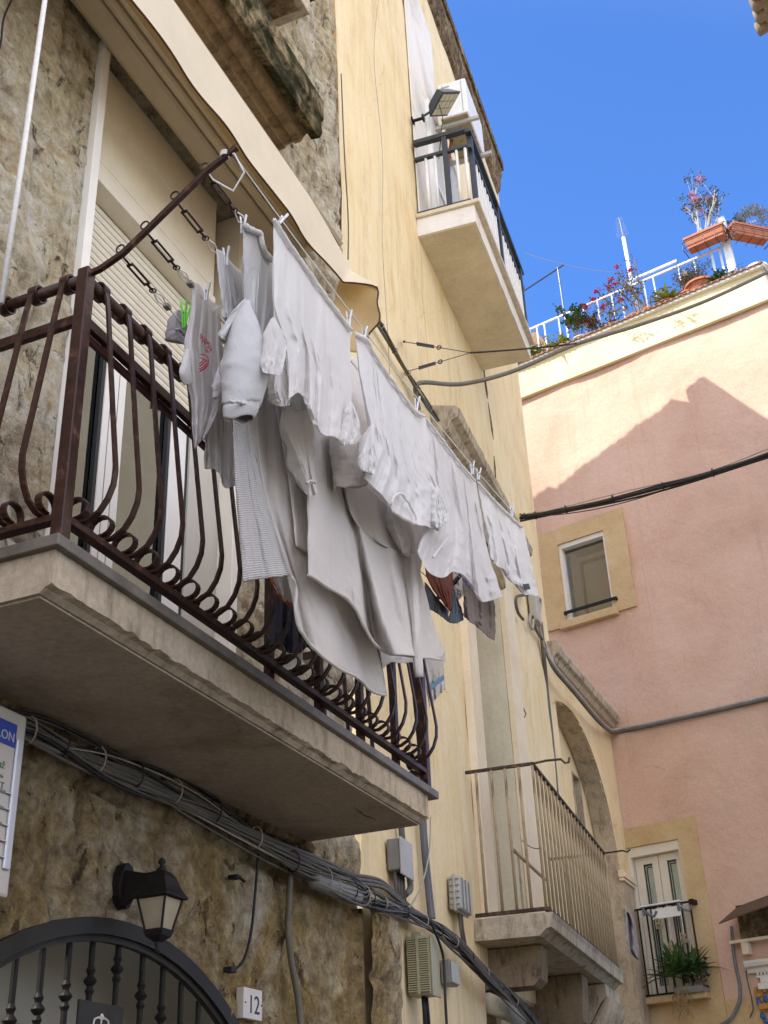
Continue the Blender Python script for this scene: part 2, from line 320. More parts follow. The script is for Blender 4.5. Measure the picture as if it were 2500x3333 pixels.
def concrete(name, c, dirt, amt=.7, sc_=1.0, stretch=(3, 3, .8)):
    n = N(name, .9, .15); v = n.vec(); b = n.noise(v, 2.2*sc_, 8, .66, .4); f = n.noise(v, 34, 6, .7)
    l = tuple(min(1, x*1.16) for x in c[:3])+(1,); d = tuple(x*.8 for x in c[:3])+(1,)
    col = n.ramp(b, (.3, d), (.55, c), (.75, l)); st = n.noise(n.vec(stretch, (2, 4, 1)), 3*sc_, 8, .7, .5)
    col = n.mix(n.math('MULTIPLY', n.ramp(st, (.5, 0), (.66, 1)), amt), col, dirt)
    e = n.voro(n.addv(v, 6, .05), .9, 'DISTANCE_TO_EDGE'); k = n.math('MULTIPLY', n.ramp(e, (.0015, 1), (.004, 0)), n.ramp(n.noise(n.vec(loc=(8, 3, 1)), 1.2, 3), (.56, 0), (.62, .6)))
    col = n.mix(k, col, (.05, .04, .03, 1)); n.color(n.mix(.2, col, n.ramp(f, (.3, .1), (.7, .9)), 'OVERLAY'))
    n.bump(n.math('ADD', n.math('MULTIPLY', b, 1), n.math('MULTIPLY', f, .25)), .4, .04); return n.m
M['concrete'] = concrete('balcony_concrete', (.47, .39, .28, 1), (.14, .105, .065, 1), .65)
M['soffit'] = concrete('balcony_soffit_render', (.42, .355, .27, 1), (.24, .19, .13, 1), .7, .5, (1, 1, 1))
M['soffit_pale'] = concrete('upper_balcony_render', (.74, .66, .48, 1), (.55, .46, .32, 1), .5, .5, (1, 1, 1))
M['old_conc'] = concrete('decayed_balcony_stone', (.47, .405, .30, 1), (.10, .078, .05, 1), .75, 1.3)
M['bracket_stone'] = concrete('dark_bracket_stone', (.26, .20, .125, 1), (.06, .045, .028, 1), .8, 1.4)
M['cornice_brown'] = concrete('brown_cornice_stone', (.25, .17, .09, 1), (.07, .05, .03, 1), .7, 1.2, (.6, 3, 3))
M['slab_edge'] = plain('grey_marble_edge', (.15, .13, .105, 1), .5, var=.3, scale=12)
M['marble'] = plain('travertine_edge', (.6, .52, .38, 1), .5, var=.15, scale=14)
def iron():
    n = N('brown_painted_iron', .4, .3); v = n.vec(); a = n.noise(v, 22, 5, .7); c = n.ramp(a, (.3, (.022, .010, .006, 1)), (.56, (.048, .02, .012, 1)), (.70, (.15, .07, .04, 1)))
    n.color(c); n.put(n.b.inputs['Roughness'], n.ramp(a, (.3, .3), (.8, .55))); n.bump(n.noise(v, 60, 4), .25, .004); return n.m
M['iron'] = iron()
M['maroon'] = plain('maroon_underside_paint', (.06, .016, .02, 1), .45, var=.2)
def rusty(name, base, rustc, lo=.45, hi=.6, sc_=14):
    n = N(name, .75, .25); v = n.vec(); a = n.noise(n.vec((1, 1, .35)), sc_, 7, .7, .5)
    n.color(n.mix(n.ramp(a, (lo, 0), (hi, 1)), base, rustc)); n.bump(n.noise(v, 50, 5), .5, .006); return n.m
M['rust_bar'] = rusty('weathered_cream_bars', (.36, .29, .18, 1), (.10, .06, .035, 1), .5, .7)
M['rust_rail'] = rusty('rusted_rail', (.05, .032, .024, 1), (.16, .1, .055, 1), .5, .68)
M['black_iron'] = plain('black_wrought_iron', (.014, .012, .010, 1), .55, var=.3, scale=25, bump=.2, spec=.2)
M['gate_paint'] = plain('grey_gate_paint', (.034, .032, .027, 1), .6, var=.25, spec=.15, scale=5)
M['charcoal'] = plain('charcoal_metal_paint', (.03, .038, .04, 1), .35, var=.1)
M['white_metal'] = plain('white_metal_paint', (.78, .78, .74, 1), .4, var=.05)
M['terrace_metal'] = rusty('chipped_white_railing_paint', (.74, .77, .78, 1), (.12, .13, .16, 1), .58, .63, 9)
M['pvc'] = plain('ivory_window_plastic', (.72, .66, .53, 1), .35, var=.04, spec=.5)
M['pvc_panel'] = plain('ivory_shutter_box', (.72, .64, .49, 1), .4, var=.05, spec=.4)
M['pvc_white'] = plain('white_window_plastic', (.72, .69, .62, 1), .3, var=.04, spec=.5)
M['rubber'] = plain('dark_gasket', (.015, .015, .015, 1), .6)
M['cassette'] = plain('cream_awning_metal', (.60, .51, .36, 1), .35, var=.05, spec=.5)
def glass(name, tint=(.74, .76, .76, 1), k=.35, rough=.03):
    n = N(name, rough, .5); t = n.new('ShaderNodeBsdfTransparent'); t.inputs[0].default_value = tint
    g = n.new('ShaderNodeBsdfGlossy'); g.inputs['Roughness'].default_value = rough; g.inputs[0].default_value = (.9, .95, .93, 1)
    f = n.new('ShaderNodeFresnel'); f.inputs[0].default_value = 1.5; mx = n.new('ShaderNodeMixShader')
    n.put(mx.inputs[0], n.math('ADD', n.math('MULTIPLY', f.outputs[0], .9), k*.3)); n.t.links.new(t.outputs[0], mx.inputs[1]); n.t.links.new(g.outputs[0], mx.inputs[2])
    n.t.links.new(mx.outputs[0], n.t.nodes['Material Output'].inputs[0]); return n.m
M['glass'] = glass('window_glass')
M['glass_frost'] = plain('frosted_lamp_glass', (.30, .26, .17, 1), .45, var=.2, scale=6)
M['leaf_blind'] = plain('olive_door_blind', (.05, .055, .035, 1), .6, var=.1)
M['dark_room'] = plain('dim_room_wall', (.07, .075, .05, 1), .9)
M['pale_room'] = plain('pale_room_wall', (.5, .5, .42, 1), .9)
M['curtain_grey'] = plain('grey_plastic_panel', (.46, .43, .36, 1), .5, var=.08, scale=3)
M['canvas'] = fabric('cream_awning_canvas', (.86, .78, .60, 1), tr=.35, crease=.12, var=.08)
M['canvas_trim'] = plain('brown_awning_binding', (.07, .035, .015, 1), .8)
M['canvas_inner'] = fabric('golden_awning_lining', (.80, .64, .36, 1), tr=.5, crease=.1, var=.1)
M['cable'] = plain('grey_cable_sheath', (.11, .1, .085, 1), .6, var=.3, scale=4)
M['cable_pale'] = plain('pale_cable_sheath', (.34, .31, .26, 1), .55, var=.2)
M['cable_black'] = plain('black_cable_sheath', (.012, .012, .013, 1), .5, var=.2)
M['cable_olive'] = plain('olive_conduit', (.13, .12, .085, 1), .55, var=.2, scale=5)
M['cable_blue'] = plain('blue_grey_conduit', (.15, .165, .18, 1), .5, var=.15)
M['rope'] = plain('white_cord', (.7, .68, .62, 1), .8, var=.1, scale=60)
M['pale_box'] = plain('pale_grey_plastic_box', (.42, .41, .36, 1), .45, var=.1, scale=6)
M['grey_box'] = plain('grey_plastic_box', (.2, .2, .18, 1), .5, var=.12, scale=6)
M['khaki'] = plain('khaki_cabinet_paint', (.36, .34, .21, 1), .5, var=.1, scale=5)
M['steel'] = plain('galvanised_steel', (.45, .44, .42, 1), .35, metal=.8, var=.15, scale=20)
M['white_plate'] = plain('white_enamel_plate', (.62, .57, .5, 1), .4, var=.06)
M['ink'] = plain('grey_black_ink', (.03, .032, .035, 1), .6)
M['blue_ink'] = plain('blue_print', (.02, .05, .32, 1), .5, var=.1)
M['green_ink'] = plain('green_print', (.05, .16, .07, 1), .6)
M['red_ink'] = plain('red_shirt_print', (.42, .03, .05, 1), .8)
M['letters_brown'] = plain('brown_sign_letters', (.23, .09, .04, 1), .7)
M['acrylic'] = plain('yellowed_sign_plastic', (.52, .48, .42, 1), .22, var=.06, spec=.6)
M['acrylic_edge'] = plain('glossy_sign_edge', (.55, .56, .58, 1), .08, var=.05, spec=.9)
M['terracotta'] = plain('terracotta', (.42, .15, .075, 1), .8, var=.18, scale=12)
M['tile'] = plain('clay_roof_tile', (.26, .15, .09, 1), .85, var=.35, scale=10, bump=.3)
M['roof_under'] = plain('old_tile_underside', (.26, .2, .12, 1), .9, var=.3, scale=8, bump=.3)
M['soil'] = plain('potting_soil', (.03, .02, .014, 1), .95, var=.3)
for k_, c_ in dict(leaf=(.06, .12, .03, 1), leaf_yellow=(.28, .32, .06, 1), leaf_grey=(.14, .15, .10, 1), leaf_dark=(.035, .07, .025, 1), leaf_red=(.14, .05, .03, 1), leaf_dry=(.2, .14, .06, 1)).items():
    n_ = N(k_, .6, .3); n_.color(n_.ramp(n_.noise(n_.vec(), 25, 3), (.3, tuple(x*.65 for x in c_[:3])+(1,)), (.7, tuple(min(1, x*1.35) for x in c_[:3])+(1,)))); M[k_] = n_.m
M['stem'] = plain('woody_stem', (.16, .12, .08, 1), .8, var=.3)
M['stem_pale'] = plain('pale_plant_stem', (.4, .38, .32, 1), .8, var=.2)
M['flower_pink'] = plain('pink_petals', (.78, .42, .62, 1), .6, var=.3)
M['flower_red'] = plain('magenta_petals', (.6, .04, .14, 1), .6, var=.3)
M['cotton'] = fabric('white_cotton_jersey', (.81, .79, .765, 1), tr=.38, crease=.22)
M['cotton_thin'] = fabric('thin_white_cotton', (.81, .785, .765, 1), tr=.45, crease=.25, cs=12)
M['linen'] = fabric('soft_white_cotton', (.81, .785, .75, 1), tr=.38, crease=.22)
M['rib'] = fabric('ribbed_white_knit', (.80, .775, .74, 1), tr=.32, crease=.7, ribs=700)
M['rib_side'] = fabric('ribbed_cuff_knit', (.66, .645, .62, 1), tr=.2, crease=.5, ribs=700, ribdir=1)
M['sweat'] = fabric('pale_grey_sweatshirt', (.58, .575, .555, 1), tr=.15, crease=.25, weave=90, var=.12)
M['fleece'] = fabric('white_terry_fleece', (.77, .725, .67, 1), tr=.32, crease=.4, weave=42, var=.08)
M['sock'] = fabric('mauve_grey_lining', (.40, .37, .39, 1), tr=.1, crease=.2)
M['navy'] = fabric('navy_cloth', (.022, .026, .055, 1), tr=.03, crease=.3, var=.2)
M['rust_cloth'] = fabric('rust_red_cloth', (.26, .065, .028, 1), tr=.1, crease=.4, var=.25)
M['denim'] = fabric('slate_blue_cloth', (.10, .125, .155, 1), tr=.05, crease=.4, var=.3)
M['taupe'] = fabric('taupe_check_cloth', (.27, .215, .18, 1), tr=.12, crease=.35, ribs=420, ribdir=1, var=.2)
M['lilac'] = fabric('lilac_cloth', (.45, .42, .62, 1), tr=.2, crease=.3)
M['butter'] = fabric('pale_yellow_cloth', (.68, .58, .36, 1), tr=.3, crease=.3)
M['towel_blue'] = fabric('blue_towel_stripe', (.16, .3, .45, 1), tr=.15, crease=.3)
M['orange_trim'] = plain('orange_binding', (.5, .1, .02, 1), .8)
M['peg_white'] = plain('clear_white_plastic', (.7, .72, .74, 1), .3, var=.05)
M['peg_green'] = plain('lime_green_plastic', (.16, .75, .05, 1), .35, var=.05)
M['gold'] = plain('gold_paint', (.42, .2, .035, 1), .5, var=.15)
M['blue_paint'] = plain('cobalt_paint', (.04, .11, .3, 1), .5, var=.15)
M['white_stucco'] = plain('white_painted_stucco', (.68, .65, .58, 1), .7, var=.08)
M['lamp_panel'] = plain('solar_lamp_panel', (.45, .43, .3, 1), .3, var=.05)
M['solar'] = plain('dark_solar_glass', (.03, .035, .045, 1), .15, spec=.7)
# ---------------------------------------------------------------- street
b = MB(); b.add([(-60, -60, 0), (60, -60, 0), (60, 90, 0), (-60, 90, 0)], [(0, 1, 2, 3)]); o = b.build('street', 'street'); o['kind'] = 'structure'
# ---------------------------------------------------------------- stone building
SB = thing('stone_building', 'old rough limestone building with the shuttered balcony door behind the laundry', 'building', (-3, 4, 0))
OP = (3.64, 5.25, 3.46, 7.15); GC = (4.37, .965); GR = 1.62
arch = lambda y, z: (y-GC[0])**2+(z-GC[1])**2 < (GR-.015)**2 if z > GC[1] else abs(y-GC[0]) < GR-.015
b = wall(FA, 1.9, 6.78, 1.9, 11.0, .026, [arch], 0, 2.9, 3, [OP], dfun=stone_disp)
JT = [joint_at(*q) for q in b.uz]; b.box(1.2, 1.9, -.4, -.03, 1.2, 11.0).box(1.9, GC[0]-GR, -.4, -.03, 1.2, 1.9).box(GC[0]+GR, 6.7, -.4, -.03, 1.2, 1.9)
b.box(-6, 1.2, -.4, -.03, 0, 11.6).box(1.2, 6.7, -.4, -.03, 11.0, 11.6).box(1.2, GC[0]-GR, -.4, -.03, 0, 1.2).box(GC[0]+GR, 6.7, -.4, -.03, 0, 1.2)
b.build('wall', 'stone', SB, smooth=True, attr=JT)
b = MB(FA).box(3.58, 3.64, -.42, -.03, 3.47, 7.2).box(5.25, 5.31, -.42, -.03, 3.47, 7.2).box(3.64, 5.25, -.42, -.03, 7.15, 7.3)
b.build('door_reveal', 'stone', SB)
b = MB(FA)
for y0, y1, z0, z1 in ((-6, 6.7, 11.6, 11.75),): b.box(y0, y1, -6, .12, z0, z1)
b.box(-6, -5.6, -6, -.42, 0, 11.6); b.build('roof', 'tile', SB)
b = wall(FB, -.04, .46, 1.2, 3.04, .026, dfun=lambda u, z: stone_disp(u+6.75, z)); JT = [joint_at(u+6.75, z) for u, z in b.uz]; b.v = [q+nB*.095 for q in b.v]; b.box(-.06, -.035, -.2, .012, 1.2, 3.04).box(.455, .47, -.02, .02, 1.2, 3.04); b.build('stone_return', 'stone', SB, smooth=True, attr=JT)
b = wall(FB, .475, .62, 1.2, 3.03, .04, (), .02, 2.9, 5); b.v = [q+nB*.04 for q in b.v]; b.build('cement_strip', 'concrete', SB, smooth=True)
# window of the balcony: shutter box, roller shutter, door leaves
DW = thing  # (alias not used for parts)
b = MB(FA).box(3.704, 5.02, -.20, -.10, 6.36, 7.12); pb = b.build('shutter_box', 'pvc_panel', SB, bevel=.004)
MB(FA).box(3.704, 5.02, -.20, -.085, 6.27, 6.355).build('box_lip', 'pvc', pb, bevel=.004)
MB(FA).box(3.83, 4.97, -.10, -.0975, 6.42, 6.435).box(3.83, 4.97, -.10, -.0975, 6.78, 6.80).build('panel_groove', 'pvc', pb)
MB(FA).box(3.642, 3.702, -.20, .012, 3.47, 7.13).build('guide_rail', 'pvc_white', SB, bevel=.004)
MB(FA).box(5.18, 5.248, -.20, -.02, 3.47, 7.13).build('guide_rail', 'pvc', SB, bevel=.004)
MB(FA).box(5.02, 5.18, -.30, -.22, 6.2, 7.12).build('side_panel', 'plaster_olive', SB)
zs0 = hA(200, 712, -.2)[1]
b = MB(FA); n_s = int((6.30-zs0)/.047)
for i in range(n_s):
    z = zs0+.047*i; pr = [(-.215, z), (-.200, z+.004), (-.193, z+.016), (-.193, z+.026), (-.200, z+.039), (-.212, z+.044)]
    b.prism([(p[0], p[1]) for p in pr], 3.704, 5.178)
b.build('roller_shutter', 'pvc', SB)
lf = MB(FA).box(4.08, 4.25, -.19, -.12, 3.50, zs0-.10).box(3.705, 4.08, -.18, -.135, 3.50, 3.58).build('door_leaf', 'pvc_white', SB, bevel=.005)
MB(FA).box(4.125, 4.13, -.12, -.1185, 3.6, zs0-.10).box(4.185, 4.19, -.12, -.1185, 3.6, zs0-.10).build('leaf_groove', 'grey_box', lf)
MB(FA).box(3.705, 4.06, -.16, -.155, 3.58, zs0-.10).build('pane', 'glass', lf); MB(FA).box(4.055, 4.08, -.15, -.128, 3.5, zs0-.10).build('gasket', 'rubber', lf)
lf = MB(FA).box(4.68, 4.83, -.19, -.12, 3.50, zs0-.10).box(4.25, 4.68, -.18, -.135, 3.50, 3.58).build('door_leaf', 'pvc_white', SB, bevel=.005)
MB(FA).box(4.25, 4.66, -.16, -.155, 3.58, zs0-.10).build('pane', 'glass', lf); MB(FA).box(4.655, 4.68, -.15, -.128, 3.5, zs0-.10).build('gasket', 'rubber', lf)
MB(FA).box(4.47, 4.655, -.175, -.165, 3.58, zs0-.10).build('dark_blind', 'leaf_blind', lf)
lf = MB(FA).box(4.865, 5.178, -.17, -.115, 3.50, zs0-.10).build('side_leaf', 'curtain_grey', SB, bevel=.005)
MB(FA).box(4.83, 4.865, -.17, -.13, 3.5, zs0-.10).build('gasket', 'rubber', lf)
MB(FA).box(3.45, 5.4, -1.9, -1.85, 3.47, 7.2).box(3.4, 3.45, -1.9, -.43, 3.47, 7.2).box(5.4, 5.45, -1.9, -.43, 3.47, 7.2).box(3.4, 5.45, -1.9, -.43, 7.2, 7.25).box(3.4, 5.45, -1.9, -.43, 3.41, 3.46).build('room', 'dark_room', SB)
b = MB(FA)
for i in range(26):
    y0 = 4.24+.4*i/26; b.box(y0, y0+.4/26, -.42+.015*math.sin(i*1.7), -.40+.015*math.sin(i*1.7), 5.0, 7)
b.build('reflection_sheet', 'pale_room', SB)  # pale folds behind the pane stand in for the reflection at its top
# balcony slab (part of the building)
b = MB(FA); ys = [2.785+.02*i for i in range(161)]; ys[-1] = 6.0
prof = lambda y: [(-.02, 3.28), (.685+.004*fbm(y*4, 2), 3.28), (.705+.006*fbm(y*7, 3), 3.296+.006*fbm(y*9, 1)), (.73, 3.303+.010*fbm(y*8, 5)+.008*fbm(y*23, 5)), (.73+.002*fbm(y*5, 8), 3.425), (-.02, 3.425)]
for y0, y1 in zip(ys, ys[1:]):
    p0 = [(y0,)+p for p in prof(y0)]; p1 = [(y1,)+p for p in prof(y1)]; n = 6
    b.add(p0+p1, [(i, (i+1) % n, n+(i+1) % n, n+i) for i in range(n)])
b.add([(ys[0],)+p for p in prof(ys[0])], [tuple(range(6))]); b.add([(ys[-1],)+p for p in prof(ys[-1])], [tuple(range(6))])
sb_ = b.build('balcony_slab', 'concrete', SB)
MB(FA).box(2.80, 5.985, -.02, .676, 3.272, 3.279).build('soffit', 'soffit', sb_)
b = MB()
for P in ([(764, 1742), (772, 1750), (779, 1754), (786, 1761), (796, 1764), (811, 1770)],):
    pts = []
    for x, y in P:
        r = ray(x, y); pts.append(tuple(EYE+r*((3.2715-EYE.z)/r.z)))
    b.tube(pts, [.001]+[.003, .004, .0025, .0035][:len(P)-2]+[.001], 5)
b.build('soffit_crack', 'rubber', sb_)
MB(FA).box(2.76, 6.10, -.02, .757, 3.426, 3.468).build('slab_edge', 'slab_edge', sb_, bevel=.004)
b = MB(FA)   # rough mortar where the slab meets the wall
for i in range(90):
    y = 2.5+3.6*i/90; b.blob((y, .0, 3.265+.02*fbm(y*5, 0)), (.035, .03+.015*abs(fbm(y*3, 2)), .03), i, .5, 4)
b.build('mortar_joint', 'stone_dark', sb_)
# stone cornice high on the wall and the slab above
b = MB(FA).prism([(-.03, 8.05), (.09, 8.05), (.095, 8.075), (.15, 8.085), (.16, 8.06), (.215, 8.06), (.235, 8.10), (.26, 8.12), (.26, 8.42), (-.03, 8.42)], 1.0, 5.60)
cn = b.build('cornice', 'cornice_brown', SB, bevel=.006)
b = MB(FA); ys = [1.0+.06*i for i in range(78)]; pr = lambda y: [(.262, 8.115), (.28, 8.07+.005*fbm(y*5, 3)), (.345, 8.055+.006*fbm(y*7, 9)), (.365+.005*fbm(y*6, 2), 8.09), (.36, 8.20), (.38, 8.22), (.38, 8.40), (.262, 8.42)]
for y0, y1 in zip(ys, ys[1:]):
    n = 8; b.add([(y0,)+p for p in pr(y0)]+[(y1,)+p for p in pr(y1)], [(i, (i+1) % n, n+(i+1) % n, n+i) for i in range(n)])
b.add([(ys[-1],)+p for p in pr(ys[-1])], [tuple(range(8))]); b.build('mossy_edge', 'moss', cn)
b = MB(FA).box(3.0, 5.34, -.03, .42, 8.98, 9.14); us_ = b.build('upper_slab', 'old_conc', SB, bevel=.008)
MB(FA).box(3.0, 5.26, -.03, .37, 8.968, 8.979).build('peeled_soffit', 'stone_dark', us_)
MB(FA).box(5.5, 5.9, -.03, .46, 9.9, 10.1).build('shutter_foot', 'black_iron', SB)
# arched gate in the ground floor
gt = MB(FA); n = 40; pts = [(GC[0]-GR*math.cos(math.pi*i/n), GC[1]+GR*math.sin(math.pi*i/n)) for i in range(n+1)]
def ringbox(b, r0, r1, w0, w1, n=48):
    v = []
    for i in range(n+1):
        a = math.pi*i/n
        for r, w in ((r0, w0), (r1, w0), (r1, w1), (r0, w1)): v.append((GC[0]-r*math.cos(a), w, GC[1]+r*math.sin(a)))
    b.add(v, [(i*4+k, i*4+(k+1) % 4, i*4+4+(k+1) % 4, i*4+4+k) for i in range(n) for k in range(4)])
    for s in (-1, 1): b.box(GC[0]+s*r0, GC[0]+s*r1, w0, w1, 0, GC[1])
    return b
gf = ringbox(MB(FA), 1.582, 1.642, -.05, -.004).build('gate_frame', 'gate_paint', SB)
ringbox(MB(FA), 1.553, 1.5795, -.05, -.022).build('inner_rim', 'gate_paint', gf); ringbox(MB(FA), 1.5785, 1.583, -.02, -.003).build('rim_shadow_gap', 'rubber', gf)
kn = {0: 2.178, 1: 2.231, 2: 2.293, 3: 2.364, 4: 2.43, 5: 2.348, 6: 2.277, 7: 2.2, 8: 2.12}
for i, y in enumerate([3.764, 3.915, 4.073, 4.222, 4.399, 4.58, 4.739, 4.891, 5.04, 5.2, 3.6, 3.44]):
    zt = GC[1]+math.sqrt(max(0, 1.56**2-(y-GC[0])**2)); zk = kn.get(i, 2.0)
    bb = MB(FA).tube([(y, -.055, .4), (y, -.055, zt)], .0125, 10)
    br_ = bb.build('gate_bar', 'black_iron', SB, smooth=False)
    k = MB(FA)
    for dz, r, h in ((.04, .019, .017), (0, .027, .02), (-.038, .019, .016)): k.lathe([(.012, zk+dz-h), (r*.8, zk+dz-h*.5), (r, zk+dz), (r*.8, zk+dz+h*.5), (.012, zk+dz+h)], (y, -.055))
    k.build('bar_collar', 'black_iron', br_)
MB(FA).box(2.6, 6.1, -.55, -.5, 0, 2.8).build('inner_door', 'curtain_grey', SB)
MB(FA).box(2.6, 6.1, -.5, -.42, 1.95, 2.08).box(2.6, 6.1, -.5, -.40, 2.2, 2.24).build('transom', 'plaster_olive', SB)
pq = MB(FA).box(4.115, 4.41, -.03, -.018, 1.85, 2.285).build('gate_plaque', 'gate_paint', SB, bevel=.003)
c0 = (4.26, 2.17); cr = MB(FA)
for s in (-1, 1): cr.tube([(c0[0], -.016, c0[1]+.055), (c0[0]+s*.02, -.016, c0[1]+.06), (c0[0]+s*.045, -.016, c0[1]+.052), (c0[0]+s*.055, -.016, c0[1]+.02), (c0[0]+s*.04, -.016, c0[1]-.03)], .004, 6)
cr.tube([(c0[0], -.016, c0[1]+.055), (c0[0], -.016, c0[1]-.02)], .003, 6).tube([(c0[0]-.04, -.016, c0[1]-.03), (c0[0], -.016, c0[1]-.018), (c0[0]+.04, -.016, c0[1]-.03)], .004, 6).lathe([(.004, c0[1]+.055), (.011, c0[1]+.063), (.004, c0[1]+.075)], (c0[0], -.016), 10)
cr.build('crown_emblem', 'white_plate', pq)
# ---------------------------------------------------------------- yellow plaster building
BB = thing('plaster_building', 'tall streaked yellow plaster building between the stone house and the pink house', 'building', tuple(FB(3, 0, 0)))
UE = 7.55; HB = 15.88; uf = 4.72
DO = (3.27, uf, 3.40, 7.55); SH = (2.83, 7.1, -.1, 3.02)
b = wall(FB, 0.03, UE, 0, HB, .12, (), .02, 1.1, 11, [DO, SH]); b.box(0.03, UE, -.5, -.46, 7.6, HB)
b.box(UE-.02, UE+.02, -6, -.02, 0, HB)
b.build('wall', 'plaster', BB, smooth=True)
# roof: eave at the street, rising away from it
b = MB(FB); sl_ = math.tan(R(3.4)); v = []
nseg = 60
for i in range(nseg+1):
    w_ = .10-6.2*i/nseg; j = .02*fbm(w_*2.5, 3, 0, 3)+(.012 if i % 2 else 0)-(.24 if i == 5 else .1 if i == 6 else 0)+(.08 if i > 34 else 0)
    for du in (0,): v += [(0.0, w_, HB+.05-w_*sl_), (UE+.10+j, w_, HB+.05-w_*sl_), (UE+.10+j, w_, HB+.22-w_*sl_+(.012 if i % 2 else 0)), (0.0, w_, HB+.22-w_*sl_)]
b.add(v, [(i*4+k, i*4+(k+1) % 4, i*4+4+(k+1) % 4, i*4+4+k) for i in range(nseg) for k in range(4)]+[(0, 1, 2, 3), tuple(range(nseg*4, nseg*4+4))])
b.prism([(-.2, HB), (-6, HB), (-6, HB+6*sl_), (-.2, HB+.2*sl_)], UE-.05, UE+.0)
rf = b.build('roof', 'stone_dark', BB)
b = MB(FB); us = [1.5+.08*i for i in range(76)]; pr = lambda u: [(-.03, 15.33), (.03+.01*fbm(u*4, 2), 15.38), (.05+.02*fbm(u*3, 7), 15.6), (.08+.02*fbm(u*5, 1), 15.68), (.08+.02*fbm(u*4, 4), 15.86), (-.03, 15.87)]
for a_, c_ in zip(us, us[1:]):
    n = 6; b.add([(a_,)+p for p in pr(a_)]+[(c_,)+p for p in pr(c_)], [(i, (i+1) % n, n+(i+1) % n, n+i) for i in range(n)])
b.add([(us[-1],)+p for p in pr(us[-1])], [tuple(range(6))]); b.build('cornice', 'stone_dark', BB)
MB(FB).box(2.42, 3.6, -.005, .012, 10.3, 14.6).build('whitewash_patch', 'whitewash', BB)
b = MB(FB)
for P in ([(1043, 772), (1046, 810), (1052, 850), (1053, 862)], [(1054, 868), (1059, 900), (1063, 930), (1066, 950)], [(1067, 985), (1069, 1010), (1071, 1045)]):
    b.tube([hB(x, y)[:1]+(.0,)+hB(x, y)[1:] for x, y in P], [.004]+[.011]*(len(P)-2)+[.003], 5)
b.build('wall_crack', 'stone_dark', BB)
# upper balcony slab
zU = 10.18; zT = 10.46
b = MB(FB).box(2.37, 4.92, -.02, .60, zU, zT-.05); s1 = b.build('upper_balcony_slab', 'whitewash', BB, bevel=.006)
MB(FB).box(2.39, 4.90, -.02, .58, zU-.008, zU-.001).build('soffit', 'soffit_pale', s1)
MB(FB).box(2.34, 4.96, -.02, .66, zT-.05, zT).build('slab_edge', 'marble', s1, bevel=.006)
# lower door: surround, far jamb, leaf, hood
b = MB(FB).box(2.92, 3.26, -.02, .05, 3.4, 7.6).box(uf+.005, 5.16, -.02, .05, 3.4, 7.6).box(2.92, 5.16, -.02, .049, 7.6, 7.95); b.build('door_surround', 'plaster_pale', BB, bevel=.006)
MB(FB).box(uf, uf+.06, -.55, -.021, 3.4, 7.58).build('door_jamb', 'plaster_grey', BB)
MB(FB).box(3.27, uf-.001, -.36, -.30, 3.4, 7.58).build('balcony_door', 'plaster_olive', BB); MB(FB).box(3.2, 3.269, -.55, -.021, 3.4, 7.58).build('door_jamb', 'plaster_grey', BB)
MB(FB).box(3.27, uf, -.55, -.021, 7.55, 7.6).build('lintel', 'plaster_grey', BB)
b = MB(FB); us = [2.42+.06*i for i in range(60)]; us[-1] = 5.55
pr = lambda u: [(-.02, 7.72), (.05, 7.74), (.08, 7.80+.01*fbm(u*6, 3)), (.13, 7.82), (.17, 7.90), (.24+.01*fbm(u*8, 5), 7.93), (.26+.012*fbm(u*6, 8), 8.01), (.22, 8.05+.01*fbm(u*5, 2)), (-.02, 8.12)]
us = [u for u in us if u <= 5.55]
for a_, c_ in zip(us, us[1:]):
    n = 9; b.add([(a_,)+p for p in pr(a_)]+[(c_,)+p for p in pr(c_)], [(i, (i+1) % n, n+(i+1) % n, n+i) for i in range(n)])
for a_ in (us[0], us[-1]): b.add([(a_,)+p for p in pr(a_)], [tuple(range(9))])
b.build('door_hood', 'old_conc', BB)
# lower balcony slab with its brackets
zL0, zL1 = 3.255, 3.42
b = MB(FB); us = [2.62+.06*i for i in range(58)]; pr = lambda u: [(-.02, zL0+.01*fbm(u*4, 1)), (.50, zL0+.008*fbm(u*6, 3)), (.56, zL0+.05+.012*fbm(u*7, 6)), (.60, zL0+.055), (.605, zL1-.04), (.62, zL1), (-.02, zL1)]
us[-1] = 6.08
for a_, c_ in zip(us, us[1:]):
    n = 7; b.add([(a_,)+p for p in pr(a_)]+[(c_,)+p for p in pr(c_)], [(i, (i+1) % n, n+(i+1) % n, n+i) for i in range(n)])
for a_ in (us[0], us[-1]): b.add([(a_,)+p for p in pr(a_)], [tuple(range(7))])
b.build('lower_balcony_slab', 'old_conc', BB)
for u0 in (2.98, 4.7):
    b = MB(FB); zb0 = 2.95 if u0 < 4 else 2.80; b.prism([(-.3, zb0), (.34, zb0), (.40, zb0+.05), (.43, 3.25), (-.3, 3.25)], u0, u0+.28); b.build('balcony_bracket', 'bracket_stone', BB, bevel=.008)
md = MB(FB)
for i in range(6): md.tube([(5.44+.15*i, .02, 2.66), (5.44+.15*i, .16, 2.70), (5.44+.15*i, .30, 2.78), (5.44+.15*i, .42, 2.90), (5.44+.15*i, .50, 3.03), (5.44+.15*i, .54, 3.12)], [.05, .066, .05, .066, .055, .04], 9)
md.prism([(-.02, 2.72), (.10, 2.74), (.36, 2.92), (.46, 3.08), (.52, 3.13), (.52, 3.24), (-.02, 3.24)], 5.40, 6.22).build('scrolled_bracket', 'old_conc', BB)
MB(FB).box(2.83, 7.1, -1.0, -.95, 0, 3.02).build('shop_back_wall', 'plaster_pale', BB); MB(FB).box(2.83, 7.1, -.95, -.03, 3.0, 3.05).build('shop_lintel', 'old_conc', BB)
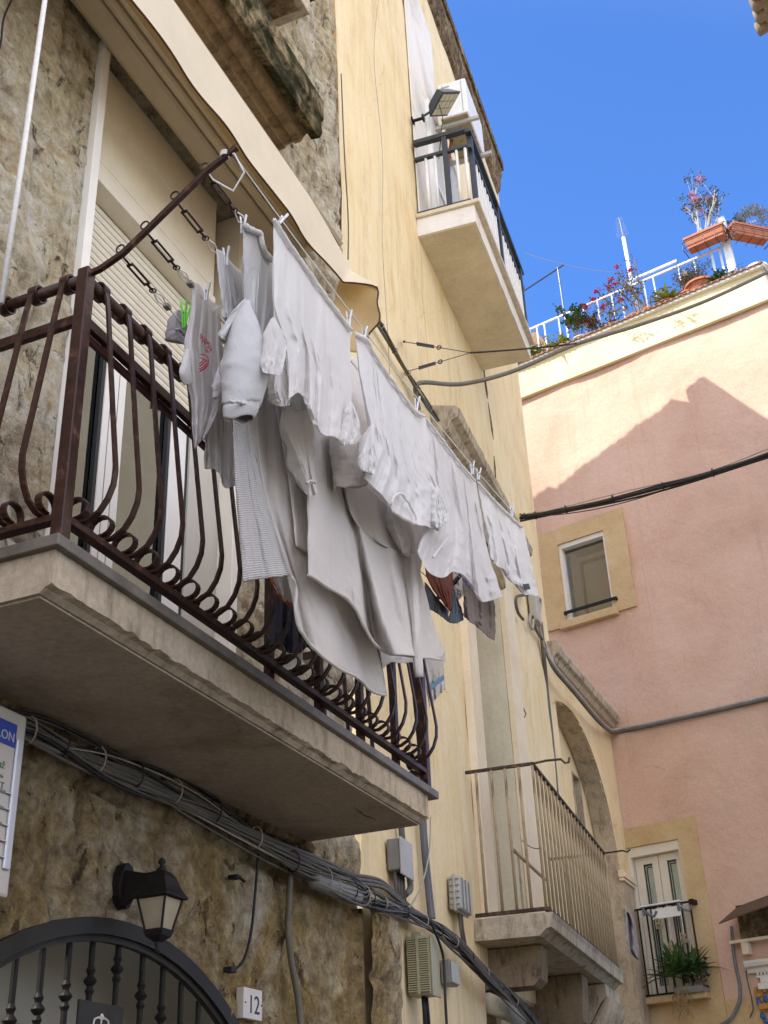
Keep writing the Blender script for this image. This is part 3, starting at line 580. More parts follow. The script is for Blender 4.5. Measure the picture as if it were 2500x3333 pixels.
MB(FB).box(2.78, 2.829, -1.0, -.02, 0, 3.02).build('shop_jamb', 'plaster_grey', BB)
bm_ = MB(FB).tube([(2.86, .0, 2.84), (3.9, .0, 2.84)], .075, 12); bm_.build('shutter_roll', 'plaster_grey', BB, smooth=True)
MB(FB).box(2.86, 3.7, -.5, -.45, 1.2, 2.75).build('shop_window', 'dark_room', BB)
# ---------------------------------------------------------------- arched annexe at the end of the yellow house
AR = thing('arched_annexe', 'low yellow plaster annexe with a stone arch, squeezed before the pink house', 'building', tuple(FE(1.5, 0, 0)))
ua, za = hE(1229, 1529); usp, zsp = hE(1318, 1712); ra = usp-ua-.02; zc = za-ra
archE = lambda u, z: ((u-ua)**2+(z-zc)**2 < ra*ra) if z > zc else (abs(u-ua) < ra and z > 3.2)
b = wall(FE, .02, 3.10, 0, 7.42, .05, [archE], .02, 1.6, 21); b.build('wall', 'plaster', AR, smooth=True)
b = MB(FE); n = 40; v = []
for i in range(n+1):
    a = math.pi*i/n; u, z = ua-ra*math.cos(a), zc+ra*math.sin(a)
    v += [(u, .0, z), (u, -.27, z)]
b.add(v, [(2*i, 2*i+1, 2*i+3, 2*i+2) for i in range(n)]); b.add([(ua+ra, 0, zc), (ua+ra, -.27, zc), (ua+ra, -.27, 3.2), (ua+ra, 0, 3.2)], [(0, 1, 2, 3)]); b.add([(ua-ra, 0, zc), (ua-ra, -.27, zc), (ua-ra, -.27, 3.2), (ua-ra, 0, 3.2)], [(0, 1, 2, 3)])
b.build('arch_soffit', 'concrete', AR, smooth=False)
wa = [hE(*p, -.27) for p in ((1238, 1672), (1263, 1790))]
WH = (wa[0][0]-.02, wa[1][0]+.05, wa[1][1]-.15, wa[0][1]+.0)
b = wall(FE, ua-ra-.02, ua+ra+.02, 3.2, zc+ra+.02, .08, (), .02, 1.6, 4, [WH]); fr_ = b.fr; b.v = [q-nE*.27 for q in b.v]; b.build('recess_wall', 'plaster', AR, smooth=True)
MB(FE).box(WH[0], WH[1], -.6, -.57, WH[2], WH[3]).box(WH[1], WH[1]+.03, -.58, -.271, WH[2], WH[3]).box(WH[0]-.03, WH[0], -.58, -.271, WH[2], WH[3]).box(WH[0]-.03, WH[1]+.03, -.6, -.271, WH[3]+.001, WH[3]+.03).box(WH[0]-.03, WH[1]+.03, -.6, -.271, WH[2]-.03, WH[2]-.001).build('window_recess', 'old_conc', AR)
b = MB(FE).box(ua+ra-.06, 3.08, -.02, .07, zc-.12, zc-.05).box(ua+ra-.04, 3.07, -.02, .05, zc-.16, zc-.121).box(ua+ra-.04, 3.07, -.02, .045, zc-.049, zc-.02); b.build('pilaster_capital', 'plaster_pale', AR, bevel=.008)
MB(FE).box(ua+ra+.002, 3.05, -.02, .025, 3.0, zc-.161).build('pilaster', 'concrete', AR, bevel=.01)
b = MB(FE); us = [.02+.07*i for i in range(45)]; us[-1] = 3.10; pr = lambda u: [(-.02, 7.34), (.05+.01*fbm(u*5, 1), 7.36), (.08, 7.42+.01*fbm(u*6, 3)), (.13, 7.44), (.15+.015*fbm(u*8, 5), 7.52), (.12+.02*fbm(u*7, 9), 7.60+.012*fbm(u*6, 6)), (-.02, 7.62)]
for a_, c_ in zip(us, us[1:]):
    n = 7; b.add([(a_,)+p for p in pr(a_)]+[(c_,)+p for p in pr(c_)], [(i, (i+1) % n, n+(i+1) % n, n+i) for i in range(n)])
for a_ in (us[0], us[-1]): b.add([(a_,)+p for p in pr(a_)], [tuple(range(7))])
b.build('cornice', 'old_conc', AR); MB(FE).box(.02, 3.1, -3, -.02, 7.4, 7.5).build('flat_roof', 'old_conc', AR)
# ---------------------------------------------------------------- pink building
PK = thing('pink_building', 'pink plastered house with a cream top band and roof terrace closing the street', 'building', tuple(FC(0, 0, 0)))
W1 = (hC(1204, 1180)[0], hC(1303, 1145)[0], hC(1225, 1350)[1], hC(1303, 1145)[1])
D1 = (hC(1352, 1837)[0]-.02, hC(1465, 1810)[0], hC(1530, 2140)[1], hC(1465, 1812)[1])
SR = 3.62; ZB = hC(1340, 773)[1]; ZR = hC(1125, 795)[1]
b = wall(FC, -6, SR, 0, ZB, .22, (), .03, .9, 31, [W1, D1]); b.box(-6, SR, -.5, -.45, 0, 9).box(SR-.03, SR, -8, -.01, 0, ZR-.02); b.build('wall', 'pink', PK, smooth=True)
b = wall(FC, -6, SR-.004, ZB+.001, ZR, .22, (), .02, .9, 35); b.v = [q+nC*.012 for q in b.v]; b.build('cream_band', 'cream', PK, smooth=True)
MB(FC).box(-6, SR+.02, -.02, .055, ZB-.05, ZB+.0).build('string_course', 'cream', PK, bevel=.01)
MB(FC).box(-6, SR+.03, -.6, .07, ZR-.002, ZR+.05).build('coping', 'white_stucco', PK, bevel=.005)
b = MB(FC)
for i in range(96):
    s0 = -5.9+i*.1; b.tube([(s0, -.45, ZR+.085), (s0+.01*fbm(i, 3), .105+.02*fbm(i*1.3, 1), ZR+.052+.01*fbm(i, 7))], .024+.005*fbm(i*2.1, 4), 8); b.box(s0-.05, s0+.05, -.3, .10+.01*fbm(i*3.3, 2), ZR+.051, ZR+.062)
b.build('roof_tiles', 'tile', PK)
MB(FC).box(-6, SR, -8, -.5, ZR-.3, ZR-.02).build('terrace_floor', 'terracotta', PK)
def surround(rect_px, hole, pad=0):
    pass
# window
SU = (hC(1160, 1150)[0], hC(1343, 1095)[0], hC(1220, 1362)[1], hC(1345, 1095)[1])
def irr(u0, u1, z0, z1, w, hole, mat, name, par, j=.012):
    b = MB(FC); n = 14
    for (a0, a1, c0, c1) in ((u0, hole[0], z0, z1), (hole[1], u1, z0, z1), (hole[0], hole[1], hole[3], z1), (hole[0], hole[1], z0, hole[2])):
        if a1-a0 < .01 or c1-c0 < .01: continue
        b.box(a0, a1, -.03, w, c0, c1)
    return b.build(name, mat, par)
irr(SU[0], SU[1], SU[2]+.06, SU[3], .012, W1, 'beige', 'window_surround', PK)
MB(FC).box(hC(1219, 1350)[0]-.05, hC(1345, 1320)[0]-.06, -.02, .09, SU[2], SU[2]+.13).build('window_sill', 'beige', PK, bevel=.012)
wf = MB(FC).box(W1[0], W1[0]+.055, -.16, -.02, W1[2], W1[3]).box(W1[1]-.035, W1[1], -.16, -.02, W1[2], W1[3]).box(W1[0]+.055, W1[1]-.035, -.16, -.02, W1[3]-.08, W1[3]).box(W1[0]+.055, W1[1]-.035, -.16, -.06, W1[2], W1[2]+.04).build('window_frame', 'pvc_white', PK, bevel=.006)
MB(FC).box(W1[0]+.055, W1[1]-.035, -.13, -.125, W1[2]+.04, W1[3]-.08).build('window_pane', 'glass', wf)
b = MB(FC).box(W1[0]+.16, W1[0]+.22, -.30, -.26, W1[2]+.04, W1[3]-.2).box(W1[0]+.22, W1[1]+.1, -.30, -.26, W1[3]-.28, W1[3]-.2).box(W1[0]+.06, W1[0]+.16, -.32, -.28, W1[2], W1[3]-.1).box(W1[0]+.27, W1[1]+.1, -.31, -.29, W1[2], W1[3]-.33); b.build('inner_shutter', 'curtain_grey', wf, bevel=.008)
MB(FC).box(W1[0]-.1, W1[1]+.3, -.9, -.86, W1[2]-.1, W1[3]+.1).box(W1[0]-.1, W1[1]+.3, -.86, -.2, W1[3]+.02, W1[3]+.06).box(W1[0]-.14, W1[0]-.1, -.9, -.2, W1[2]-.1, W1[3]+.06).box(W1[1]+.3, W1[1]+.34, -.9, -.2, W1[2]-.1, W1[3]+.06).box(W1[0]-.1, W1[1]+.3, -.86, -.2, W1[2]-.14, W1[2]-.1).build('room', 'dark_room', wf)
p0, p1 = hC(1218, 1325, .06), hC(1332, 1295, .06)
MB(FC).box(p0[0], p1[0], .045, .065, p0[1]-.02, p0[1]+.03).box(p0[0], p0[0]+.03, 0, .045, p0[1]-.02, p0[1]+.03).box(p1[0]-.03, p1[0], 0, .045, p0[1]-.02, p0[1]+.03).build('safety_bar', 'black_iron', PK, bevel=.003)
# french door
SD = (hC(1343, 1790)[0]-.02, hC(1500, 1760)[0], D1[2]-2.5, hC(1497, 1762)[1])
irr(SD[0], SD[1], SD[2], SD[3], .012, (D1[0], D1[1], D1[2], D1[3]), 'beige', 'door_surround', PK)
df = MB(FC).box(D1[0], D1[0]+.07, -.2, -.02, D1[2], D1[3]).box(D1[1]-.03, D1[1], -.2, -.02, D1[2], D1[3]).box(D1[0]+.07, D1[1]-.03, -.2, -.02, D1[3]-.13, D1[3]).build('french_door', 'pvc', PK, bevel=.006)
um = (D1[0]+D1[1])/2+.02
for a0, a1 in ((D1[0]+.075, um-.004), (um+.004, D1[1]-.034)):
    lf = MB(FC).box(a0, a0+.115, -.18, -.12, D1[2]+.02, D1[3]-.135).box(a1-.085, a1, -.18, -.12, D1[2]+.02, D1[3]-.135).box(a0+.115, a1-.085, -.18, -.12, D1[3]-.23, D1[3]-.135).box(a0+.115, a1-.085, -.18, -.12, D1[2]+.02, D1[2]+.14).build('leaf', 'pvc', df, bevel=.005)
    MB(FC).box(a0+.115, a1-.085, -.165, -.155, D1[2]+.14, D1[3]-.23).build('leaf_pane', plain('pale_green_frosted_glass', (.38, .42, .33, 1), .25, spec=.6), df)
    g = MB(FC)
    for e, t in ((0.0, .014), (.035, .010)):
        x0, x1, z1_ = a0+.117+e, a1-.087, D1[3]-.232-e
        g.box(x0, x0+t, -.154+e*.1, -.146+e*.1, D1[2]+.14, z1_).box(x0+t, x1, -.154+e*.1, -.146+e*.1, z1_-t, z1_)
    g.build('gasket', 'rubber', df)
MB(FC).box(D1[0]-.05, D1[1]+.12, -.02, .20, D1[2]-.10, D1[2]-.02).build('balcony_sill', 'beige', PK, bevel=.012)
MB(FC).box(D1[0], D1[1], -.45, -.3, D1[2], D1[3]).build('room', 'pale_room', PK)
b = wall(FC, .98, 3.6, 0, 3.55, .2, (), .03, 1.2, 8); b.v = [q+nC*.02 for q in b.v]; b.build('plinth_patch', 'beige', PK, smooth=True)
# ---------------------------------------------------------------- house across the street (behind the camera's right shoulder)
OPP = thing('opposite_house', 'tile-roofed house whose eave corner hangs into the top right of the sky', 'building', (.9, 3, 0))
MB().box(.95, 1.2, 7.6, 12.2, 0, 14.7).box(1.2, 6, 12.0, 12.2, 0, 14.7).box(1.2, 6, 7.6, 7.8, 0, 14.7).build('wall', 'facing', OPP)
OP2 = thing('light_block_house', 'unseen low house added behind the camera to block low light', 'building', (1.8, -5, 0))  # added out of view to keep low light off the ground-floor wall
MB().box(1.8, 2.1, -12, 2.3, 0, 4.7).box(2.1, 6, 2.0, 2.3, 0, 4.7).box(2.1, 6, -12, 2.0, 4.5, 4.7).build('wall', 'facing', OP2)
# roof eave of the opposite house
ec = hX(1640, 80, .62); yE = ec.y; zE = ec.z
b = MB()
for i in range(23):
    y = yE-.11-.21*i; b.tube([(.62+.02*fbm(i*1.7, 2), y, zE+.02), (2.2, y, zE+.5)], .10, 10)
    b.tube([(.67+.02*fbm(i*1.3, 5), y-.105, zE+.09), (2.2, y-.105, zE+.57)], .085, 10)
b.build('roof_tiles', 'roof_under', OPP, smooth=True)
MB().prism([(.74, zE-.03), (2.6, zE+.53), (2.6, zE+.60), (.74, zE+.03)], 7.6, yE-.22, 1).build('eave_boards', 'roof_under', OPP)
# ================================================================ iron balcony railing
RL = thing('balcony_railing', 'dark brown pot-bellied wrought iron railing of the stone house balcony with drying rods', 'railing', (-2.27, 2.8, 3.47))
X0, Y0, Y1 = -2.27, 2.80, 5.98; ZT, ZM, ZB_ = 4.535, 4.345, 3.555
MB().tube([(X0, Y0, ZT), (X0, Y1, ZT)], .021, 12).tube([(X0, Y0, ZT), (-2.99, Y0, ZT)], .021, 12).tube([(X0, Y1, ZT), (-2.99, Y1, ZT)], .021, 12).build('top_rail', 'iron', RL, smooth=True)
b = MB().box(X0-.012, X0+.012, Y0, Y1, ZM-.012, ZM+.03).box(-2.99, X0-.013, Y0-.012, Y0+.012, ZM-.012, ZM+.03).box(-2.99, X0-.013, Y1-.012, Y1+.012, ZM-.012, ZM+.03); mr = b.build('middle_rail', 'iron', RL, bevel=.002)
MB().box(X0-.03, X0-.013, Y0+.02, Y1-.02, ZM-.04, ZM-.013).build('underside_strip', 'maroon', mr)
MB().box(X0-.02, X0+.02, Y0, Y1, ZB_-.022, ZB_+.004).box(-2.99, X0-.021, Y0-.02, Y0+.02, ZB_-.022, ZB_+.004).box(-2.99, X0-.021, Y1-.02, Y1+.02, ZB_-.022, ZB_+.004).build('bottom_rail', 'iron', RL, bevel=.003)
for y in (Y0, Y1):
    p = MB().box(X0-.024, X0+.024, y-.024, y+.024, 3.468, 4.575).build('corner_post', 'iron', RL, bevel=.004)
for y in (4.30, 4.78, 5.24, 5.68):
    MB().box(X0-.06, X0-.026, y-.02, y+.02, 3.468, ZM-.05).build('support_post', 'iron', RL, bevel=.003)
def bal_profile():
    bar = [(.030, 4.52), (.040, 4.47), (.048, 4.42), (.075, 4.20), (.10, 4.0), (.126, 3.80), (.134, 3.735), (.130, 3.68), (.112, 3.63), (.082, 3.588), (.04, 3.566), (-.004, 3.566)]
    c = (-.010, 3.618); r = .047; ring = [(c[0]+r*(1-.004*k)*math.cos(R(-95-24*k)), c[1]+r*(1-.018*k)*math.sin(R(-95-24*k))) for k in range(0, 16)]
    col = [(.033*math.cos(R(a)), ZT+.033*math.sin(R(a))) for a in range(0, 360, 24)]
    return bar, ring, col
bar, ring, col_ = bal_profile()
def baluster(base, out, along):
    P = lambda q: (base[0]+out[0]*q[0], base[1]+out[1]*q[0], q[1])
    o = MB().bar([P(q) for q in bar], along, .022, .009).build('baluster', 'iron', RL)
    MB().bar([P((q[0], q[1])) for q in ring], along, .026, .007).build('scroll', 'iron', o)
    MB().bar([P(q) for q in col_], along, .036, .007, closed=True).build('collar', 'iron', o)
    return o
bf = baluster((X0, Y0+.085, 0), (1, 0), (0, 1, 0))
for i in range(1, 22): dup_part(bf, (0, .1405*i, 0))
bs = baluster((X0-.075, Y0, 0), (0, -1), (1, 0, 0))
for i in range(1, 5): dup_part(bs, (-.14*i, 0, 0))
be = baluster((X0-.075, Y1, 0), (0, 1), (1, 0, 0))
for i in range(1, 5): dup_part(be, (-.14*i, 0, 0))
HK = [(265, 548), (318, 497), (383, 432), (447, 370), (503, 326)]     # hooks along the drying rod
hk = [hY(*p, Y0) for p in HK]
tip = hY(512, 318, Y0)
rod = [(X0+.02, Y0, ZT+.02), (X0+.06, Y0, ZT+.025), (hk[0].x, Y0, hk[0].z), (hk[1].x, Y0, hk[1].z), (hk[3].x, Y0, hk[3].z), tuple(tip)]
dr = MB().bar(rod, (0, 1, 0), .02, .02).build('drying_rod', 'iron', RL, bevel=.002)
for h in hk[:4]:
    MB().tube([(h.x-.012+.017*math.cos(a*.52), Y0+.0, h.z+.028+.017*math.sin(a*.52)) for a in range(12)], .0035, 6, closed=True).build('hook_ring', 'iron', dr)
MB().tube([(tip.x-.05+.016*math.cos(a*.5), Y0+.016*math.sin(a*.5), tip.z-.03+.0006*a) for a in range(38)], .0035, 6).build('knot', 'rope', dr)
FZ = .09
rod2 = [(p[0], Y1+.1, p[2]+FZ*max(0, (p[0]-X0)/.6)) for p in rod]; rod2[0] = (X0+.02, Y1, ZT+.02); rod2 = rod2[:-1]
MB().bar(rod2, (0, 1, 0), .02, .02).build('drying_rod', 'iron', RL, bevel=.002)
# ---------------------------------------------------------------- clotheslines
LZ = []
def line_pt(i, y):
    h = hk[i]; t = (y-Y0)/(Y1+.1-Y0); f = (0.02, .03, .05, .07, FZ+.05)[i]
    return Vector((h.x, y, h.z-.012+f*t-.10*4*t*(1-t)*(.55 if i == 4 else .5)))
names = ['innermost clothesline, on the hook nearest the railing corner', 'second clothesline out from the railing, carrying the shirt with the red print', 'middle clothesline carrying the ribbed white bathrobe', 'clothesline next to the outermost, carrying the grey sweatshirt', 'outermost clothesline knotted to the rod tip with white rope']
for i in range(5):
    L = thing('clothesline', names[i], 'clothesline', tuple(hk[i]), 'clotheslines over the balcony')
    pts = [tuple(line_pt(i, Y0+(.30 if i < 4 else .0)+(3.28-(.30 if i < 4 else 0))*k/24)) for k in range(25)]
    MB().tube(pts, .0028, 6).build('cord', 'rope', L)
    if i < 4:
        q = [line_pt(i, Y0+t) for t in (.0, .05, .16, .20, .30)]
        b = MB()
        for s in (-1, 1): b.tube([tuple(q[1]+Vector((.008*s, 0, .004*s))), tuple(q[2]+Vector((.008*s, 0, .004*s)))], .0045, 6)
        b.tube([tuple(q[0]), tuple(q[1])], .0045, 6).tube([tuple(q[2]), tuple(q[3])], .005, 6)
        for k in (1, 2): b.tube([tuple(q[k]-Vector((.013, 0, 0))), tuple(q[k]+Vector((.013, 0, 0)))], .006, 6)
        b.tube([tuple(q[3]+Vector((.012*math.cos(a*.52), .012*math.sin(a*.52), 0))) for a in range(12)], .003, 6, closed=True)
        b.build('turnbuckle', 'iron', L)
        b = MB()
        for s in (-1, 1): b.tube([tuple(q[3]), tuple((q[3]+q[4])/2+Vector((.011*s, 0, .008*s))), tuple(q[4])], .003, 6)
        b.build('loop', 'rope', L)
        c = q[4]; MB().box(c.x-.011, c.x+.011, c.y-.014, c.y+.014, c.z-.009, c.z+.009).build('crimp', 'grey_box', L, bevel=.002)
    else:
        h = hk[3]; MB().tube([tuple(hk[4]), tuple(hk[4]+Vector((.02, .05, -.07))), tuple(hk[4]+Vector((-.03, .06, -.13))), tuple(h+Vector((.01, .03, -.02))), tuple(h)], .004, 6).build('loose_loop', 'rope', L)
# ---------------------------------------------------------------- laundry: outlines measured in the photo, folded cloth surfaces hung at their line's real distance
def resample(p, n):
    d = [0]
    for a, b in zip(p, p[1:]): d.append(d[-1]+math.hypot(b[0]-a[0], b[1]-a[1]))
    out = []; k = 0
    for i in range(n+1):
        t = d[-1]*i/n
        while k < len(d)-2 and d[k+1] < t: k += 1
        f = (t-d[k])/max(1e-9, d[k+1]-d[k]); out.append((p[k][0]+(p[k+1][0]-p[k][0])*f, p[k][1]+(p[k+1][1]-p[k][1])*f))
    return out
def smooth_poly(p, it=2, keep=True):
    for _ in range(it):
        q = [p[0]]
        for a, b in zip(p, p[1:]): q += [(a[0]*.8+b[0]*.2, a[1]*.8+b[1]*.2), (a[0]*.2+b[0]*.8, a[1]*.2+b[1]*.8)]
        p = q+[p[-1]]
    return p
def rid(x, y, z): return (1-abs(noise.noise(Vector((x, y, z)))))**2
def fold(u, v, amp, freq, seed, fan, crumple, rip):
    uu = u+(fan*(u-.5)*(1-v) if fan else 0)
    a = noise.noise(Vector((uu*freq, v*.9+seed*3.1, seed)))*.75+noise.noise(Vector((uu*freq*2.3, v*1.6, seed+9)))*.35
    g = (.30+.7*v)*min(1, v*5+.15)
    lc = rid(uu*freq*1.9+.8*v, v*1.1, seed+14)*.55+rid(uu*freq*3.6-.6*v, v*1.7, seed+19)*.4
    c = rid(u*5+v*2.0, v*5-u*1.2, seed+5)*.8+rid(u*10-v*3, v*9+u*2.5, seed+2)*.5+rid(u*21+v*3, v*17, seed+7)*.22
    hem = rip*math.sin(u*freq*5+seed+2*noise.noise(Vector((u*5, seed, 0))))*max(0, v-.75)*4
    return amp*(a*g*1.3+hem*.12)+crumple*.75*(lc*.7*min(1, v*4+.1)+c*1.3*(.10+.90*v**1.8)*min(1, v*4))
def cloth(name, mat, X, top, right, bottom, left, par=None, amp=.03, freq=5, seed=1, nu=76, nv=92, pouch=0.0, solid=.0035, fan=0, crumple=.008, rip=.5, tilt=(0, 0), wig=2.2, extra=None, sm=2):
    T, Rr, Bm, Lf = [resample(smooth_poly(q, sm), n) for q, n in ((top, nu), (right, nv), (bottom, nu), (left, nv))]
    b = MB(); P = []
    for j in range(nv+1):
        v = j/nv
        for i in range(nu+1):
            u = i/nu
            x, y = [(1-v)*T[i][k]+v*Bm[i][k]+(1-u)*Lf[j][k]+u*Rr[j][k]-((1-u)*(1-v)*T[0][k]+u*(1-v)*T[-1][k]+(1-u)*v*Bm[0][k]+u*v*Bm[-1][k]) for k in (0, 1)]
            e = min(u, 1-u)*4; e = min(1, e)
            x += wig*noise.noise(Vector((v*9, u*9, seed+30)))*(1-.5*e)*min(1, v*6); y += wig*noise.noise(Vector((u*11, v*7, seed+60)))*min(1, v*3)
            d = fold(u, v, amp, freq, seed, fan, crumple, rip)+tilt[0]*u+tilt[1]*v
            if extra: d += extra(u, v)
            P.append((x, y, X+d))
    vs = [tuple(hX(*p)) for p in P]; W_ = nu+1
    fs = [(j*W_+i, j*W_+i+1, (j+1)*W_+i+1, (j+1)*W_+i) for j in range(nv) for i in range(nu)]
    b.add(vs, fs)
    if pouch:
        vb = []
        for j in range(nv+1):
            for i in range(nu+1):
                u, v = i/nu, j/nv; p = Vector(vs[j*W_+i]); k = math.sqrt(max(0, 4*u*(1-u)))*math.sqrt(max(0, min(1, v*3)*min(1, (1-v)*5)))
                vb.append(tuple(p+Vector((-pouch*k*(1+.5*noise.noise(Vector((u*4, v*4, seed+80)))), 0, 0))))
        b.add(vb, fs)
    L0 = [Vector(vs[j*W_+nu//2]) for j in range(nv+1)]; W0 = [Vector(vs[(nv//2)*W_+i]) for i in range(nu+1)]
    lv = sum((q-p).length for p, q in zip(L0, L0[1:])); lu = sum((q-p).length for p, q in zip(W0, W0[1:]))
    uv = [((k % W_)/nu*lu, (k//W_)/nv*lv) for k in range(W_*(nv+1))]
    return b.build(name, mat, par, smooth=True, solid=0 if pouch else solid, uv=uv*(2 if pouch else 1))
def sleeve(name, mat, X, path, widths, par, seed=1, ratio=.6, n=28, m=34, crumple=.10, wr=1, cap=False, cuff=None, solid=.003):
    pp = resample(smooth_poly(path, 2), m); ww = resample([(i/(len(widths)-1), w_) for i, w_ in enumerate(widths)], m)
    wi = lambda t: widths[min(len(widths)-2, int(t*(len(widths)-1)))]*(1-(t*(len(widths)-1)-min(len(widths)-2, int(t*(len(widths)-1)))))+widths[min(len(widths)-2, int(t*(len(widths)-1)))+1]*(t*(len(widths)-1)-min(len(widths)-2, int(t*(len(widths)-1))))
    vs = []
    for i, p in enumerate(pp):
        a = pp[max(0, i-1)]; c = pp[min(m, i+1)]; t = Vector((c[0]-a[0], c[1]-a[1])).normalized(); pr = Vector((-t.y, t.x)); wd = wi(i/m)
        c0 = hX(p[0], p[1], X); e = hX(p[0]+pr.x*wd/2, p[1]+pr.y*wd/2, X)-c0; r = e.length
        for k in range(n):
            th = 2*math.pi*k/n; q = 1+crumple*noise.noise(Vector((math.cos(th)*1.5, math.sin(th)*1.5, i*.55+seed*7)))+crumple*.6*noise.noise(Vector((math.cos(th)*3, math.sin(th)*3, i*1.3+seed)))
            q *= 1+wr*.16*noise.noise(Vector((th*1.6, i*.12, seed*3)))+wr*.12*(rid(math.cos(th)*2+i*.25, math.sin(th)*2-i*.2, seed)-.4)*(4*crumple+.3)
            off = e.cross(Vector((1, 0, 0)))*(.25*noise.noise(Vector((math.cos(th)*1.2, math.sin(th)*1.2, seed+3)))*max(0, i/m-.6)*2.5)
            vs.append(tuple(c0+e*math.cos(th)*q+off+Vector((r*ratio*math.sin(th)*q, 0, 0))))
    b = MB().add(vs, [(i*n+k, i*n+(k+1) % n, (i+1)*n+(k+1) % n, (i+1)*n+k) for i in range(m) for k in range(n)])
    if cap: b.f += [tuple(range(n)), tuple(range(m*n, (m+1)*n))]
    return b.build(name, mat, par, smooth=True, solid=0 if cap else solid)
def hem(name, mat, X, pts, r, par, flat=1.0, seed=0):
    p = [hX(x, y, X) for x, y in resample(smooth_poly(pts, 1), 30)]
    return MB().tube([tuple(q+Vector((.004*fbm(i*.5, seed), 0, .006*fbm(i*.4, seed+3)))) for i, q in enumerate(p)], [r*(1+.3*fbm(i*.6, seed+8)) for i in range(31)], 8).build(name, mat, par, smooth=True)
def garment(name, label, cat, X, p, group='laundry drying over the balcony'):
    return thing(name, label, cat, tuple(hX(*p, X)), group)
K4 = lambda x, y: (331.8+.32*x, 431.3+.32*y)
K5 = lambda x, y: (663.6+.33*x, 663.6+.33*y)
K6 = lambda x, y: (398.1+.36*x, 995.4+.36*y)
KZ = lambda x, y: (829.5+.2*x, 1161.3+.2*y)
KP_ = lambda x, y: (371.6+.12*x, 663.6+.12*y)
L = lambda K, *ps: [K(*p) for p in ps]
KC = lambda x, y: (345+.683*x, 431+.683*y); KD = lambda x, y: (475+.7717*x, 864+.7717*y)
def flap(name, mat, X, K, left, right, par, seed, pouch=.045, **kw): return cloth(name, mat, X, L(K, left[0], right[0]), L(K, *right), L(K, left[-1], right[-1]), L(K, *left), par, amp=.015, freq=3, seed=seed, nu=26, nv=44, pouch=pouch, crumple=kw.get('crumple', .01), rip=.3)
# 1 long-sleeved undershirt nearest the rod tip
X = hk[4].x
g = garment('undershirt', 'white long-sleeved undershirt nearest the rod tip on the outermost line', 'shirt', X, K4(815, 120))
cloth('body', 'linen', X, L(K4, (808, 118), (860, 190), (1000, 400), (1180, 660), (1345, 885)), L(K4, (1345, 885), (1326, 940), (1332, 1150), (1340, 1370), (1300, 1480), (1275, 1665)),
      L(K4, (912, 1345), (985, 1290), (1062, 1405), (1085, 1470), (1135, 1590), (1240, 1600), (1275, 1665)), L(K4, (808, 118), (814, 500), (812, 700), (850, 830), (900, 960), (915, 1200), (912, 1345)), g, amp=.032, freq=6, seed=3, pouch=.05, fan=.5, crumple=.010)
hem('hem', 'cotton', X+.012, L(K4, (815, 135), (860, 210), (1000, 420), (1180, 680), (1335, 880)), .009, g, seed=2)
flap('sleeve', 'linen', X+.035, KC, [(357, 372), (350, 410), (338, 455), (329, 548)], [(364, 372), (384, 410), (406, 452), (398, 500), (384, 556)], g, 4)
flap('sleeve', 'linen', X+.03, KC, [(600, 642), (592, 700), (582, 778)], [(610, 642), (626, 680), (634, 712), (628, 755), (612, 772)], g, 6)
flap('sleeve', 'linen', X-.02, KC, [(372, 520), (360, 600), (380, 655)], [(405, 520), (410, 600), (412, 650)], g, 9)
# 2 grey sweatshirt
X = hk[3].x
g = garment('sweatshirt', 'pale grey cotton sweatshirt with one long cuffed sleeve hanging down', 'sweatshirt', X, K4(610, 165))
cloth('body', 'sweat', X, L(K4, (604, 160), (650, 190), (725, 215), (730, 310), (815, 440), (830, 520)), L(K4, (830, 520), (820, 700), (800, 900), (780, 1120)), L(K4, (640, 960), (690, 1080), (745, 1150), (780, 1120)), L(K4, (604, 160), (604, 230), (608, 500), (612, 660), (625, 800), (640, 960)), g, amp=.03, freq=4, seed=12, crumple=.006, nu=40, pouch=.03)
hem('ribbed_hem', 'rib_side', X+.015, L(K4, (612, 175), (650, 200), (722, 222), (735, 330), (800, 410)), .012, g, seed=5)
sl1 = sleeve('sleeve', 'sweat', X+.06, L(K4, (628, 680), (615, 800), (612, 950), (618, 1120), (612, 1260), (598, 1390)), [6, 38, 58, 74, 72, 60], g, 2, .5, m=34, crumple=.05, wr=.35)
sleeve('cuff', 'sweat', X+.06, L(K4, (600, 1368), (588, 1420), (575, 1480)), [60, 57, 47], sl1, 3, .5, m=8, crumple=.03, wr=.3)
hem('cuff_seam', 'sweat', X+.10, L(K4, (508, 1360), (570, 1366), (640, 1385), (690, 1412)), .006, sl1)
cloth('folded_shoulder', 'sweat', X+.03, L(K4, (620, 660), (635, 690)), L(K4, (635, 690), (590, 840), (535, 1005)), L(K4, (445, 918), (490, 965), (535, 1005)), L(K4, (620, 660), (530, 800), (445, 918)), g, amp=.02, freq=3, seed=6, nu=24, nv=30, pouch=.04)
cloth('lower_body', 'sweat', X-.02, L(K4, (700, 1000), (760, 960), (860, 900), (960, 900)), L(K4, (960, 900), (1060, 1200), (1065, 1415)), L(K4, (845, 1340), (890, 1425), (960, 1425), (1065, 1415)), L(K4, (700, 1000), (745, 1130), (840, 1200), (845, 1340)), g, amp=.03, freq=4, seed=8, nu=36, nv=40, pouch=.03)
